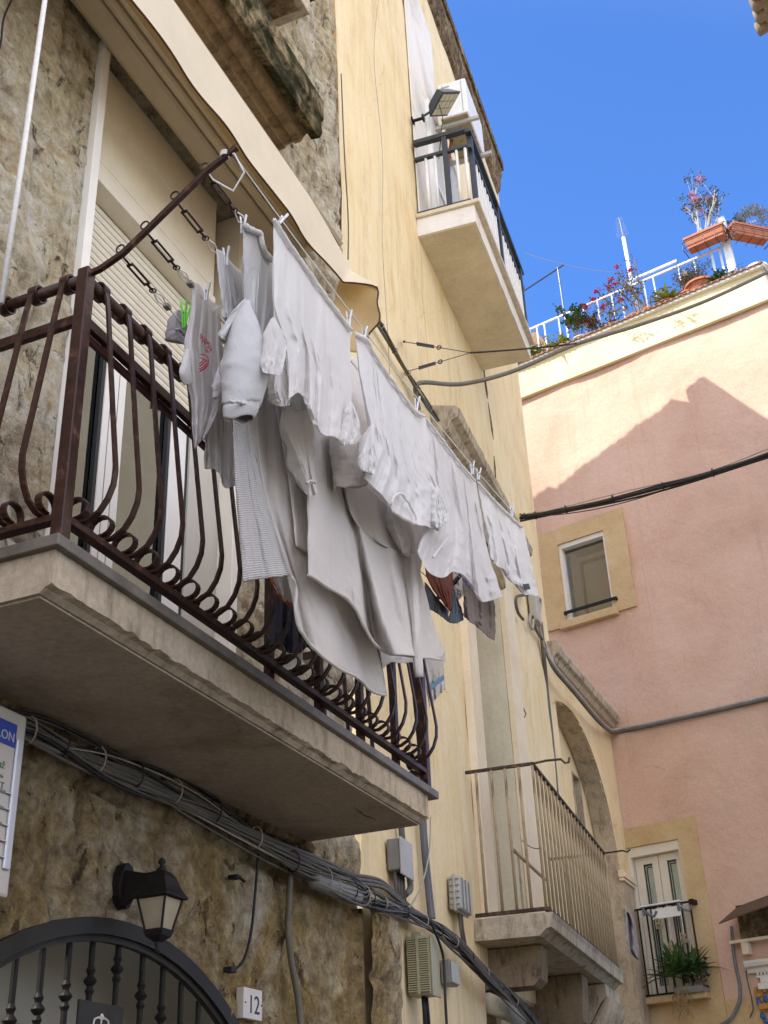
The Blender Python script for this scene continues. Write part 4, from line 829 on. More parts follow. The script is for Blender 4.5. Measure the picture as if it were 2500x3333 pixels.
# 3 ribbed garment on the middle line, hanging far down
X = hk[2].x
g = garment('ribbed_bathrobe', 'long white bathrobe with a ribbed left edge hanging lowest over the railing', 'bathrobe', X, K4(425, 335))
LE = L(K4, (425, 335), (437, 500), (465, 700), (490, 900), (500, 1100), (540, 1500), (547, 1900))+L(K6, (340, 500), (355, 725))
cloth('ribbed_panel', 'rib', X+.01, L(K4, (425, 335), (500, 400), (600, 500)), L(K4, (600, 500), (620, 900), (640, 1300), (660, 1600))+L(K6, (480, 200), (560, 450), (640, 690)), L(K6, (355, 725), (470, 706), (530, 700), (640, 690)), LE, g, amp=.02, freq=4, seed=20, crumple=.006, nv=100, nu=40)
cloth('main_panel', 'fleece', X-.015, L(K4, (600, 500), (700, 500), (800, 560)), L(K4, (800, 560), (1000, 1100), (1150, 1700))+L(K6, (850, 500), (1010, 830), (1090, 1010), (1160, 1130), (1215, 1405)), L(K6, (640, 690), (678, 770), (660, 880), (690, 1020), (790, 1140), (900, 1230), (1060, 1310), (1130, 1390), (1215, 1405)), L(K4, (600, 500), (620, 900), (640, 1300), (660, 1600))+L(K6, (480, 200), (560, 450), (640, 690)), g, amp=.03, freq=4, seed=23, crumple=.007, nv=110, nu=60, rip=.2)
hem('edge_piping', 'fleece', X+.02, L(K6, (640, 690), (678, 770), (660, 880), (690, 1020), (790, 1140), (900, 1230), (1060, 1310), (1130, 1390), (1205, 1403)), .007, g)
cloth('upper_edge', 'rib_side', X+.03, L(K4, (425, 335), (470, 350), (510, 420)), L(K4, (510, 420), (560, 600), (600, 780)), L(K4, (470, 800), (520, 800), (600, 780)), L(K4, (425, 335), (437, 500), (470, 800)), g, amp=.015, freq=3, seed=25, nu=24, nv=40)
# 4 terry bathrobe in front
X = (hk[3].x+hk[2].x)/2-.0
g = garment('terry_bathrobe', 'white terry bathrobe with hanging sleeves and a loose belt end', 'bathrobe', X, K4(830, 1190))
cloth('back_panel', 'fleece', X-.04, [(585, 790), (640, 760), (720, 790), (765, 762), (800, 830), (870, 930), (930, 1010)], [(930, 1010), (935, 1100), (915, 1200), (900, 1260)], [(640, 1180), (720, 1230), (800, 1260), (900, 1260)], [(585, 790), (600, 900), (625, 1040), (640, 1180)], g, amp=.03, freq=4, seed=33, crumple=.005, rip=.1, nu=50, nv=60)
vfold = lambda u, v: .07*math.exp(-((u-.46-.25*v)/.06)**2)*min(1, v*2)-.05*math.exp(-((u-.62+.06*v)/.07)**2)*v+.05*math.exp(-((u-.80)/.05)**2)*v
cloth('skirt', 'fleece', X, L(K4, (1000, 1300), (1150, 1500), (1400, 1850), (1700, 2100)), L(K5, (520, 1290), (610, 1620), (700, 1640))+L(K6, (1390, 570), (1450, 800), (1500, 1000), (1560, 1150)),
      L(K6, (745, 682), (860, 752), (1000, 840), (1060, 950), (1120, 1070), (1170, 1130), (1240, 1160), (1380, 1172), (1540, 1192), (1560, 1150)), L(K4, (1000, 1300), (1055, 1700))+L(K6, (738, 215), (742, 400), (745, 682)), g, amp=.04, freq=4, seed=31, crumple=.006, nv=100, nu=70, rip=.1, extra=vfold)
hem('edge_piping', 'fleece', X+.03, L(K6, (745, 682), (860, 752), (1000, 840), (1060, 950), (1120, 1070), (1170, 1130), (1240, 1160), (1380, 1172), (1540, 1190)), .007, g)
flap('sleeve', 'fleece', X+.05, KD, [(176, 20), (178, 62), (206, 130), (236, 205), (243, 232), (250, 270)], [(262, 20), (263, 100), (264, 160), (266, 228), (275, 264)], g, 3, .06, crumple=.004)
hem('cuff_seam', 'fleece', X+.075, L(KD, (242, 232), (254, 226), (268, 230)), .006, g)
sleeve('sleeve', 'fleece', X+.08, L(K4, (1290, 1560), (1310, 1680), (1328, 1800), (1332, 1935)), [34, 42, 43, 40], g, 5, .6, crumple=.05, wr=.4)
flap('sleeve', 'fleece', X+.05, K5, [(540, 1250), (560, 1400), (600, 1520), (625, 1605)], [(640, 1250), (670, 1400), (715, 1560), (700, 1610)], g, 7, .06, crumple=.006)
sleeve('belt', 'fleece', X+.06, L(K6, (1375, 560), (1385, 800), (1395, 1060), (1402, 1200), (1412, 1295)), [8, 9, 10, 13, 10], g, 8, .5, m=30, cap=True)
# 5-7 three shirts along the outermost line
X = hk[4].x+.0
g = garment('shirt', 'white shirt with rolled sleeves in the middle of the outermost line', 'shirt', X, K5(315, 160))
cloth('body', 'cotton', X, L(K5, (312, 158), (390, 190), (435, 290), (580, 500), (720, 690), (772, 712)), L(K5, (772, 712), (800, 900), (830, 1100), (858, 1190), (880, 1330), (870, 1475)), L(K5, (372, 1120), (410, 1150), (520, 1260), (560, 1340), (680, 1415), (770, 1428), (870, 1475)), L(K5, (312, 158), (342, 400), (380, 600), (420, 780), (445, 900), (372, 1120)), g, amp=.035, freq=7, seed=41, pouch=.06, fan=.4, crumple=.012, rip=1)
hem('hem', 'cotton', X+.014, L(K5, (322, 180), (395, 210), (440, 310), (580, 515), (715, 695), (765, 712)), .009, g, seed=7)
flap('sleeve', 'cotton', X+.035, KD, [(424, 68), (408, 120), (398, 155), (393, 192)], [(431, 68), (432, 120), (441, 160), (436, 212)], g, 11)
flap('sleeve', 'cotton', X+.03, KD, [(604, 245), (602, 290), (600, 330), (606, 358)], [(612, 245), (628, 290), (639, 318), (632, 348)], g, 13)
hem('neckline', 'cotton', X+.03, L(KD, (478, 292), (488, 268), (505, 258), (530, 290), (552, 335), (548, 348), (515, 330), (484, 312)), .006, g)
X = hk[4].x-.03
g = garment('shirt', 'wide crumpled white shirt between the middle shirt and the last one', 'shirt', X, K5(770, 712))
cloth('body', 'cotton_thin', X, L(K5, (765, 712), (830, 785), (960, 960), (1105, 1140)), L(K5, (1105, 1140), (1132, 1320), (1160, 1500), (1200, 1660), (1240, 1780), (1278, 1895)), L(K5, (722, 1600), (745, 1650), (785, 1722), (830, 1762), (905, 1772), (960, 1722), (1050, 1765), (1130, 1900), (1150, 1938), (1278, 1895)), L(K5, (765, 712), (800, 900), (840, 1170), (800, 1380), (722, 1600)), g, amp=.04, freq=7, seed=52, pouch=.06, fan=.3, crumple=.014, rip=1, nu=70)
hem('hem', 'cotton', X+.014, L(K5, (775, 730), (835, 800), (960, 975), (1095, 1135)), .008, g, seed=9)
hem('seam', 'cotton_thin', X+.05, L(KD, (640, 380), (620, 410), (596, 440)), .006, g)
X = hk[4].x-.06
g = garment('shirt', 'last white shirt on the outermost line, with a small black label', 'shirt', X, K5(1120, 1130))
cloth('body', 'cotton', X, L(K5, (1112, 1135), (1150, 1170), (1235, 1265), (1415, 1440)), L(K5, (1415, 1440), (1442, 1560), (1472, 1700), (1516, 1885)), L(K5, (1200, 1640), (1240, 1692), (1292, 1712), (1340, 1800), (1398, 1828), (1412, 1885), (1516, 1885)), L(K5, (1112, 1135), (1152, 1350), (1192, 1500), (1200, 1640)), g, amp=.035, freq=5, seed=61, pouch=.05, crumple=.014, rip=1, nu=44, nv=56)
hem('hem', 'cotton', X+.012, L(K5, (1122, 1150), (1235, 1280), (1405, 1440)), .008, g, seed=4)
q = [hX(*K5(*p), X+.04) for p in ((1415, 1812), (1450, 1808), (1462, 1845), (1430, 1850))]
b = MB().add([tuple(p) for p in q]+[tuple(p-Vector((.004, 0, 0))) for p in q], [(0, 1, 2, 3), (7, 6, 5, 4), (0, 4, 5, 1), (1, 5, 6, 2), (2, 6, 7, 3), (3, 7, 4, 0)]); b.build('care_label', 'ink', g)
# 8 printed shirt
X = hk[1].x
g = garment('printed_shirt', 'thin white shirt with a red crest and red lettering hanging upside down', 'shirt', X, K4(270, 565))
cloth('body', 'cotton_thin', X, L(K4, (262, 575), (285, 560), (310, 570), (360, 650), (450, 735)), L(K4, (450, 735), (458, 900), (472, 1100), (470, 1350), (420, 1480), (345, 1605)), L(K4, (278, 1685), (310, 1640), (345, 1605)), L(K4, (262, 575), (250, 800), (212, 960), (238, 1080), (245, 1260), (272, 1350), (276, 1500), (278, 1685)), g, amp=.04, freq=5, seed=71, pouch=.04, crumple=.012, nu=44)
sleeve('sleeve', 'cotton', X+.05, L(K4, (455, 1130), (458, 1220), (445, 1290), (415, 1340)), [8, 26, 30, 10], g, 3, .4, crumple=.1, cap=True)
sleeve('sleeve', 'cotton', X+.03, L(K4, (228, 1010), (222, 1090), (212, 1170), (235, 1240)), [6, 14, 18, 14], g, 5, .5)
def decal(poly_px, X, mat, name, par, w_=1.6, closed=False):
    pts = [tuple(hX(*p, X)) for p in poly_px]
    return MB().tube(pts, w_/900, 5, closed=closed).build(name, mat, par)
XD = X+.045
def print_text(s, p, size, rot):
    o = hX(*p, XD); fr = lambda u, w_, z: Vector((XD+w_, o.y+u, o.z+z)); return text('lettering', s, size, fr, 0, 0, 0, 'red_ink', g, ext=.0006, rot=rot)
print_text('CALCIO', KP_(708, 670), .023, R(180+2)); print_text('ACAD', KP_(722, 745), .031, R(180-2)); print_text('ADV', KP_(660, 805), .014, R(180))
cre = [KP_(*p) for p in ((497, 860), (570, 850), (640, 890), (660, 960), (645, 1040), (590, 1110), (500, 1165))]
decal(cre, XD, 'red_ink', 'crest_outline', g, 1.6); decal([KP_(*p) for p in ((500, 905), (560, 935), (620, 960), (650, 985))], XD, 'red_ink', 'crest_band', g, 1.6)
for a, c in (((560, 950), (498, 1010)), ((600, 970), (500, 1060)), ((630, 1010), (500, 1110)), ((640, 1050), (515, 1140))):
    decal([KP_(*a), KP_((a[0]+c[0])/2+8, (a[1]+c[1])/2+6), KP_(*c)], XD, 'red_ink', 'crest_stripe', g, 2.6)
X = hk[1].x-.06
g = garment('thin_vest', 'thin ragged white vest behind the printed shirt, hanging below it', 'vest', X, K4(420, 1000))
cloth('body', 'cotton_thin', X, L(K4, (330, 900), (400, 950), (480, 1000)), L(K4, (480, 1000), (500, 1350), (530, 1500), (552, 1930)), L(K4, (345, 1810), (400, 1820), (440, 1832), (460, 1890), (478, 1955), (552, 1930)), L(K4, (330, 900), (345, 1300), (345, 1610), (345, 1810)), g, amp=.035, freq=5, seed=77, crumple=.014, nu=40, wig=4)
# 9 the rest, further in
X = hk[0].x
def simple(name, label, cat, mat, X, top, right, bottom, left, **kw):
    g = garment(name, label, cat, X, top[0]); cloth('cloth', mat, X, top, right, bottom, left, g, **kw); return g
g = garment('slipper_sock', 'small mauve grey sock pegged at the end of the innermost line', 'sock', X, KP_(110, 40))
cloth('foot', 'sock', X, L(KP_, (85, 110), (110, 40), (150, 50), (205, 120)), L(KP_, (205, 120), (270, 300), (330, 420), (330, 640)), L(KP_, (100, 590), (150, 622), (250, 665), (330, 640)), L(KP_, (85, 110), (55, 260), (50, 370), (60, 500), (100, 590)), g, amp=.02, freq=3, seed=81, pouch=.06, nu=24, nv=30, crumple=.004)
hem('cuff', 'sock', X+.02, L(KP_, (55, 400), (130, 400), (210, 480), (280, 540)), .006, g)
g = simple('navy_towel', 'dark navy cloth hanging behind the balusters of the railing', 'towel', 'navy', -2.40, L(K6, (500, 500), (620, 560), (760, 640)), L(K6, (760, 640), (765, 900), (772, 1155)), L(K6, (518, 1115), (560, 1128), (625, 1152), (690, 1162), (735, 1110), (772, 1155)), L(K6, (500, 500), (525, 760), (518, 1115)), amp=.05, freq=5, seed=84)
g = garment('trimmed_bib', 'small white cloth with an orange binding peeping out below the ribbed bathrobe', 'cloth', -2.05, K6(520, 690))
cloth('cloth', 'linen', -2.05, L(K6, (505, 640), (600, 640), (680, 660)), L(K6, (680, 660), (678, 790), (652, 862)), L(K6, (560, 790), (600, 842), (652, 862)), L(K6, (505, 640), (522, 712), (560, 790)), g, amp=.02, freq=3, seed=86, nu=24, nv=24)
hem('binding', 'orange_trim', -2.045, L(K6, (520, 700), (545, 765), (575, 815), (605, 845), (652, 863)), .006, g)
g = garment('shorts', 'rust red and slate shorts hanging low behind the white shirts', 'shorts', -2.0, KZ(450, 320))
cloth('panel', 'rust_cloth', -2.0, L(KZ, (440, 250), (600, 250), (745, 250)), L(KZ, (745, 250), (742, 500), (735, 700), (722, 800)), L(KZ, (690, 760), (705, 785), (722, 800)), L(KZ, (440, 250), (455, 400), (520, 560), (690, 760)), g, amp=.02, freq=4, seed=91, nu=36, nv=40)
cloth('side', 'denim', -2.02, L(KZ, (440, 480), (480, 520), (560, 640), (700, 790)), L(KZ, (700, 790), (690, 850), (690, 905)), L(KZ, (450, 740), (480, 762), (600, 832), (690, 905)), L(KZ, (440, 480), (445, 600), (450, 740)), g, amp=.03, freq=4, seed=92, nu=30, nv=24)
cloth('side', 'denim', -2.015, L(KZ, (742, 480), (760, 590), (800, 680)), L(KZ, (800, 680), (850, 800), (858, 888)), L(KZ, (690, 905), (730, 925), (785, 928), (858, 888)), L(KZ, (742, 480), (735, 700), (690, 905)), g, amp=.03, freq=3, seed=93, nu=24, nv=24)
g = garment('lettered_shirt', 'white shirt with black letters, just a strip showing right of the rust red shorts', 'shirt', -2.08, KZ(750, 330))
cloth('cloth', 'linen', -2.08, L(KZ, (735, 250), (830, 270), (860, 300)), L(KZ, (860, 300), (862, 480), (860, 600)), L(KZ, (770, 650), (800, 672), (830, 650), (860, 600)), L(KZ, (735, 250), (750, 480), (770, 650)), g, amp=.02, freq=3, seed=95, nu=24, nv=24)
for s, p in (('ON', (765, 500)), ('ZO', (790, 612))):
    o = hX(*KZ(*p), -2.05); text('lettering', s, .05, lambda u, w_, z, o=o: Vector((-2.05+w_, o.y+u, o.z+z)), 0, 0, 0, 'ink', g, ext=.001, rot=R(15))
simple('taupe_cloth', 'taupe checked cloth ending in a point, lowest under the far shirts', 'cloth', 'taupe', -1.98, L(KZ, (835, 330), (1000, 420), (1170, 520)), L(KZ, (1170, 520), (1200, 800), (1202, 1000), (1188, 1112)), L(KZ, (872, 862), (920, 900), (990, 950), (1140, 1082), (1188, 1112)), L(KZ, (835, 330), (860, 600), (862, 780), (872, 862)), amp=.04, freq=4, seed=97, nu=44)
simple('lilac_cloth', 'little lilac cloth between the crumpled shirt and the taupe cloth', 'cloth', 'lilac', -1.86, L(KZ, (790, 340), (900, 380), (1010, 470)), L(KZ, (1010, 470), (1010, 520), (1002, 556)), L(KZ, (905, 535), (950, 548), (1002, 556)), L(KZ, (790, 340), (840, 420), (905, 535)), amp=.02, freq=3, seed=99, nu=20, nv=20)
simple('butter_cloth', 'pale yellow cloth just visible between the last two white shirts', 'cloth', 'butter', -1.90, L(KZ, (1150, 200), (1200, 240), (1260, 320)), L(KZ, (1260, 320), (1305, 450), (1312, 540)), L(KZ, (1240, 560), (1275, 565), (1312, 540)), L(KZ, (1150, 200), (1190, 400), (1240, 560)), amp=.02, freq=3, seed=101, nu=20, nv=24)
g = simple('striped_towel', 'white tea towel with a blue stripe hanging at the right end of the railing', 'towel', 'linen', -2.36, L(KZ, (420, 1260), (540, 1270), (650, 1260)), L(KZ, (650, 1260), (664, 1310), (640, 1370), (650, 1500), (662, 1640)), L(KZ, (488, 1835), (540, 1770), (600, 1690), (662, 1640)), L(KZ, (420, 1260), (440, 1500), (488, 1835)), amp=.035, freq=4, seed=103, nu=30, nv=50)
cloth('stripe', 'towel_blue', -2.325, L(KZ, (470, 1630), (540, 1560), (600, 1510), (648, 1478)), L(KZ, (648, 1478), (650, 1530)), L(KZ, (475, 1690), (540, 1620), (600, 1575), (650, 1530)), L(KZ, (470, 1630), (475, 1690)), g, amp=.0, freq=1, seed=3, nu=14, nv=5, crumple=.004)
simple('pillowcase', 'white pillowcase behind the lower edge of the terry bathrobe', 'pillowcase', 'linen', -2.1, L(K6, (1165, 1090), (1300, 1120), (1400, 1130)), L(K6, (1400, 1130), (1400, 1180), (1380, 1205)), L(K6, (1190, 1245), (1240, 1205), (1300, 1215), (1380, 1205)), L(K6, (1165, 1090), (1180, 1180), (1190, 1245)), amp=.02, freq=4, seed=105, nu=30, nv=16)
simple('dark_sock', 'dark green cloth showing in the gap under the grey sweatshirt', 'cloth', 'navy', -2.0, L(K4, (730, 1150), (780, 1140), (840, 1150)), L(K4, (840, 1150), (835, 1240), (820, 1310)), L(K4, (775, 1270), (795, 1305), (820, 1310)), L(K4, (730, 1150), (760, 1210), (775, 1270)), amp=.01, freq=3, seed=107, nu=16, nv=16)
# ---------------------------------------------------------------- clothes pegs
def peg(px, X, ang, label, mat='peg_white', ln=.075, group='clothes pegs'):
    c = hX(*px, X); t = thing('clothes_peg', label, 'clothes peg', tuple(c), group); a = Vector((.10, math.sin(ang), math.cos(ang))).normalized(); s = Vector((1, 0, 0))
    for k in (-1, 1):
        MB().bar([tuple(c+s*.004*k-a*ln*.55), tuple(c+s*.006*k), tuple(c+s*.013*k+a*ln*.5)], tuple(a.cross(s)), .010, .005).build('jaw', mat, t, bevel=.001)
    MB().tube([tuple(c+s*.009+a*.004), tuple(c-s*.009+a*.004)], .005, 8).build('spring', 'steel', t)
x4 = hk[4].x
for px, X, ang, lab in ((K4(868, 130), x4, .5, 'upright white peg at the near corner of the undershirt'), (K4(1318, 800), x4, -.1, 'white peg at the far corner of the undershirt'), (K5(372, 175), x4, 0, 'white peg holding the near corner of the middle shirt'),
                        (K5(718, 630), x4, .1, 'white peg near the green mould at the far corner of the middle shirt'), (K5(1080, 1050), x4-.03, -.1, 'white peg at the far corner of the wide crumpled shirt'), (K5(1122, 1090), x4-.06, .1, 'white peg at the near corner of the last shirt'),
                        (K5(1340, 1330), x4-.06, -.1, 'white peg at the far end of the last shirt'), (K4(603, 165), hk[3].x, -.1, 'white peg at the near corner of the grey sweatshirt'), (K4(490, 380), hk[2].x+.04, -.25, 'long white peg on the top edge of the ribbed bathrobe'), (K4(358, 620), hk[1].x+.04, -.1, 'long white peg on the printed shirt'), (K4(440, 730), hk[1].x+.03, .8, 'white peg at the lower corner of the printed shirt')):
    peg(px, X, ang, lab)
peg(KP_(215, 110), hk[0].x+.02, -.25, 'lime green peg behind the small grey sock', 'peg_green', .11); peg(KP_(262, 130), hk[0].x-.02, .1, 'lime green peg closest to the printed shirt', 'peg_green', .11)
# ================================================================ awning
AW = thing('awning', 'cream retracted window awning with a wavy brown-edged valance above the laundry', 'awning', (-2.8, 4.5, 7.05))
MB(FA).box(2.2, 5.62, .015, .17, 7.02, 7.16).build('cassette', 'cassette', AW, bevel=.03)
MB(FA).box(2.2, 5.60, .19, .26, 6.98, 7.06).build('folding_arm', 'cassette', AW, bevel=.025)
MB(FA).tube([(2.2, .345, 7.02), (5.45, .345, 7.02)], .07, 18).build('fabric_roll', 'canvas_inner', AW, smooth=True)
MB(FA).tube([(2.2, .30, 6.975), (5.6, .30, 6.975)], .022, 10).build('front_profile', 'cassette', AW, smooth=True)
MB(FA).box(5.45, 5.5, .26, .42, 6.93, 7.10).build('end_bracket', 'cassette', AW, bevel=.01)
b = MB(FA).prism([(.01, 7.2), (.17, 7.2), (.47, 7.05), (.49, 7.06), (.17, 7.24), (.01, 7.24)], 2.2, 5.65); b.build('hood', 'cassette', AW)
nu, nv = 150, 14
def val(i, j, off=0):
    t = i/nu; v = j/nv
    top = (2.2+3.55*min(1, t/.86), .50, 7.03-.13*max(0, (t-.70)/.16 if t < .86 else 1)**1.5)
    if t > .86:
        q = (t-.86)/.14; p2 = hX(813, 615, -2.31); top = tuple(Vector((5.75, .50, 6.90)).lerp(Vector((p2.y, p2.x+3, p2.z)), q))
    if t <= .86:
        y = 2.2+3.40*t/.86; wv = .006*math.sin(y*9.5)+.008*noise.noise(Vector((y*3, 0, 5)))
        bot = (y+.01*math.sin(y*9.5+1), .50+wv*1.4, 6.645+.003*math.sin(y*9.5+.6)+.05*max(0, (t-.72)/.14)**2)
    else:
        P = [hX(740, 610, -2.49), hX(765, 611, -2.44), hX(790, 614, -2.38), hX(805, 617, -2.33), hX(814, 621, -2.30)]
        k = min(len(P)-2, int(q*(len(P)-1))); f = q*(len(P)-1)-k; p = P[k].lerp(P[k+1], f); bot = (p.y, p.x+3, p.z)
    y = top[0]+(bot[0]-top[0])*v; w_ = top[1]+(bot[1]-top[1])*v; z = top[2]+(bot[2]-top[2])*v
    return (y, w_+off, z)
b = MB(FA); b.add([val(i, j) for i in range(nu+1) for j in range(nv+1)], [(i*(nv+1)+j, i*(nv+1)+j+1, (i+1)*(nv+1)+j+1, (i+1)*(nv+1)+j) for i in range(nu) for j in range(nv)])
vl = b.build('valance', 'canvas', AW, smooth=True)
b = MB(FA); b.add([val(i, j, -.006) for i in range(nu+1) for j in range(nv+1)], [(i*(nv+1)+j, i*(nv+1)+j+1, (i+1)*(nv+1)+j+1, (i+1)*(nv+1)+j) for i in range(nu) for j in range(nv)])
b.build('valance_lining', 'canvas_inner', vl, smooth=True)
MB(FA).tube([val(i, nv) for i in range(nu+1)], .006, 6).build('binding', 'canvas_trim', vl, smooth=True)
Tf, Rf = [(733, 606), (765, 608), (795, 613), (814, 620)], [(814, 620), (818, 632), (814, 655), (821, 678), (820, 696), (805, 712), (796, 722), (793, 745)]
Bf, Lf_ = [(735, 740), (755, 760), (775, 762), (793, 745)], [(733, 606), (722, 650), (728, 700), (735, 740)]
n1, n2 = 30, 30; Tq, Bq, Lq, Rq = resample(smooth_poly(Tf), n1), resample(smooth_poly(Bf), n1), resample(smooth_poly(Lf_), n2), resample(smooth_poly(Rf), n2); v = []
for j in range(n2+1):
    for i in range(n1+1):
        u_, w_ = i/n1, j/n2; x, y = [(1-w_)*Tq[i][k]+w_*Bq[i][k]+(1-u_)*Lq[j][k]+u_*Rq[j][k]-((1-u_)*(1-w_)*Tq[0][k]+u_*(1-w_)*Tq[-1][k]+(1-u_)*w_*Bq[0][k]+u_*w_*Bq[-1][k]) for k in (0, 1)]
        v.append(tuple(hY(x, y, 5.70+.10*math.sin(u_*3.1)*math.sin(min(1, w_*1.2)*3.1)-.05*w_)))
b = MB(); b.add(v, [(j*(n1+1)+i, j*(n1+1)+i+1, (j+1)*(n1+1)+i+1, (j+1)*(n1+1)+i) for j in range(n2) for i in range(n1)]); fl = b.build('side_flap', 'canvas_inner', AW, smooth=True, solid=.003)
MB().tube([v[j*(n1+1)+n1] for j in range(n2+1)], .006, 6).build('binding', 'canvas_trim', fl, smooth=True)
MB().tube([tuple(hX(795, 722, -2.40)), tuple(hX(792, 745, -2.5)), tuple(hX(800, 775, -2.7))], .006, 6).build('edge_cord', 'canvas_trim', fl, smooth=True)
# ================================================================ cords, conduits and cables
def cable(name, label, cat, pts, r, mat, group=None, n=8):
    o = MB().tube([tuple(p) for p in pts], r, n).build(name, mat, smooth=True); return single(o, label, cat, group)
def spline(P, n=8):
    P = [Vector(p) for p in P]; Q = [P[0]]+P+[P[-1]]; out = []
    for i in range(len(P)-1):
        a, b_, c, d = Q[i:i+4]
        for k in range(n):
            t = k/n; out.append(.5*((2*b_)+(c-a)*t+(2*a-5*b_+4*c-d)*t*t+(3*b_-a-3*c+d)*t**3))
    return out+[P[-1]]
def sag(p, q, s, n=30): return [p.lerp(q, i/n)-Vector((0, 0, 4*s*(i/n)*(1-i/n))) for i in range(n+1)]
def OA(x, y, w_=.03): u, z = hA(x, y, w_); return FA(u, w_, z)
def OB(x, y, w_=.03): u, z = hB(x, y, w_); return FB(u, w_, z)
def OE(x, y, w_=.03): u, z = hE(x, y, w_); return FE(u, w_, z)
def OC(x, y, w_=.03): u, z = hC(x, y, w_); return FC(u, w_, z)
cable('taut_rope', 'white taut cord running down the stone wall at the left edge', 'cord', [hX(105, -60, -2.55), hX(97, 0, -2.55), hX(50, 330, -2.56), hX(2, 655, -2.57)], .011, 'rope')
cable('wall_wire', 'thin dark wire curving over the stone at the top left corner', 'wire', spline([OA(25, 0), OA(8, 40), OA(2, 90), OA(-6, 120)]), .005, 'cable_black')
cable('roof_cable', 'dark cable clipped to the wall just under the mossy cornice', 'cable', spline([OA(300, -40, .05), OA(390, 75, .05), OA(470, 180, .05), OA(560, 285, .05), OA(606, 345, .04)], 10), .016, 'cable_olive')
b_ = thing('wall_cable', 'thick olive cable bundle running from the awning end to the door hood', 'cable', tuple(OB(870, 800)))
P = spline([OA(700, 545, .06), OA(775, 645, .06), OB(820, 705, .05), OB(868, 790, .05), OB(905, 850, .05), OB(944, 908, .06)], 8)
for k in range(3): MB().tube([tuple(p+Vector((.012*k, 0, .018*math.sin(k*2.1+i*.3)))) for i, p in enumerate(P)], .015-.003*k, 8).build('cable', 'cable_olive', b_, smooth=True)
for i in range(6, len(P), 5): MB().tube([tuple(P[i]+Vector((.012+.028*math.cos(a*.7), 0, .028*math.sin(a*.7)))) for a in range(9)], .004, 5, closed=True).build('cable_tie', 'cable_pale', b_)
P0_, P1_ = [], []
cable('hanging_wire', 'pair of thin grey wires dropping along the joint of stone and plaster', 'wire', spline([OB(737, 160, .02), OB(744, 330, .02), OB(752, 470, .02), OB(752, 560, .03)]), .006, 'cable')
cable('hanging_wire', 'single hair-thin wire dropping down the yellow plaster', 'wire', spline([OB(820, -20, .02), OB(808, 120, .02), OB(826, 330, .02), OB(826, 520, .02), OB(838, 730, .03), OB(845, 900, .03)]), .0035, 'cable_pale')
cable('service_cable', 'thick grey cable arching from the plaster wall across to the right above the pink house', 'cable', spline([OB(905, 885, .04), OB(898, 850, .04), OB(900, 832, .07), OB(920, 826, .12), hY(1000, 829, 9.2), hY(1110, 801, 9.6), hY(1240, 745, 10.2), hY(1380, 702, 11.0), hY(1520, 652, 11.8), hY(1659, 588, 12.6), hY(1760, 540, 13.2)], 10), .021, 'cable_olive')
mw = thing('messenger_wire', 'forked black stay wire with turnbuckles anchored in the plaster below the upper balcony', 'wire', tuple(OB(873, 738, 0)))
J = hY(1016, 762, 9.3)
for a in ((873, 738), (878, 803)):
    p = OB(*a, .0); q = OB(*a, .06)
    MB().tube([tuple(p), tuple(q)], .012, 6).build('anchor', 'iron', mw); d = (J-q)
    MB().tube([tuple(q), tuple(J)], .004, 6).build('wire', 'cable_black', mw)
    for s in (-1, 1): MB().tube([tuple(q+d*.18+Vector((0, 0, .012*s))), tuple(q+d*.42+Vector((0, 0, .012*s)))], .007, 6).build('turnbuckle', 'iron', mw)
    MB().tube([tuple(q+d*.5+Vector((.02*math.cos(k*.6), 0, .02*math.sin(k*.6)))) for k in range(10)], .006, 5, closed=True).build('ring', 'iron', mw)
MB().tube([tuple(p) for p in sag(J, hY(1245, 742, 10.2), .01)], .010, 6).build('strand', 'cable_black', mw)
oc = thing('overhead_cables', 'black bundle of cables sagging from the last shirt across the pink wall to the right', 'cable', tuple(OB(1122, 1119, .05)))
a0 = OB(1123, 1119, .02); pts_ = [a0, hY(1180, 1110, 12.9), hY(1300, 1085, 12.5), hY(1420, 1055, 12.2), hY(1540, 1022, 11.9), hY(1659, 982, 11.6), hY(1760, 945, 11.3)]
for k, (r, off, m_) in enumerate(((.022, (0, 0), 'cable_black'), (.020, (.02, .03), 'cable_black'), (.012, (.0, -.034), 'cable_black'), (.006, (0, .052), 'cable_pale'))):
    MB().tube([tuple(p+Vector((off[0], off[0], off[1]*(1+.3*math.sin(i*.21+k))-(0)))) for i, p in enumerate(spline(pts_, 10))], r, 8).build('cable', m_, oc, smooth=True)
for i in (1, 3, 7, 14, 22, 31, 40):
    p = spline(pts_, 10)[i]; MB().tube([tuple(p+Vector((.0, .048*math.cos(k*.7), .048*math.sin(k*.7)+.006))) for k in range(9)], .007, 5, closed=True).build('cable_tie', 'cable_black', oc)
MB().tube([tuple(p) for p in sag(spline(pts_, 10)[6], spline(pts_, 10)[36], .10)], .006, 6).build('loose_strand', 'cable_black', oc)
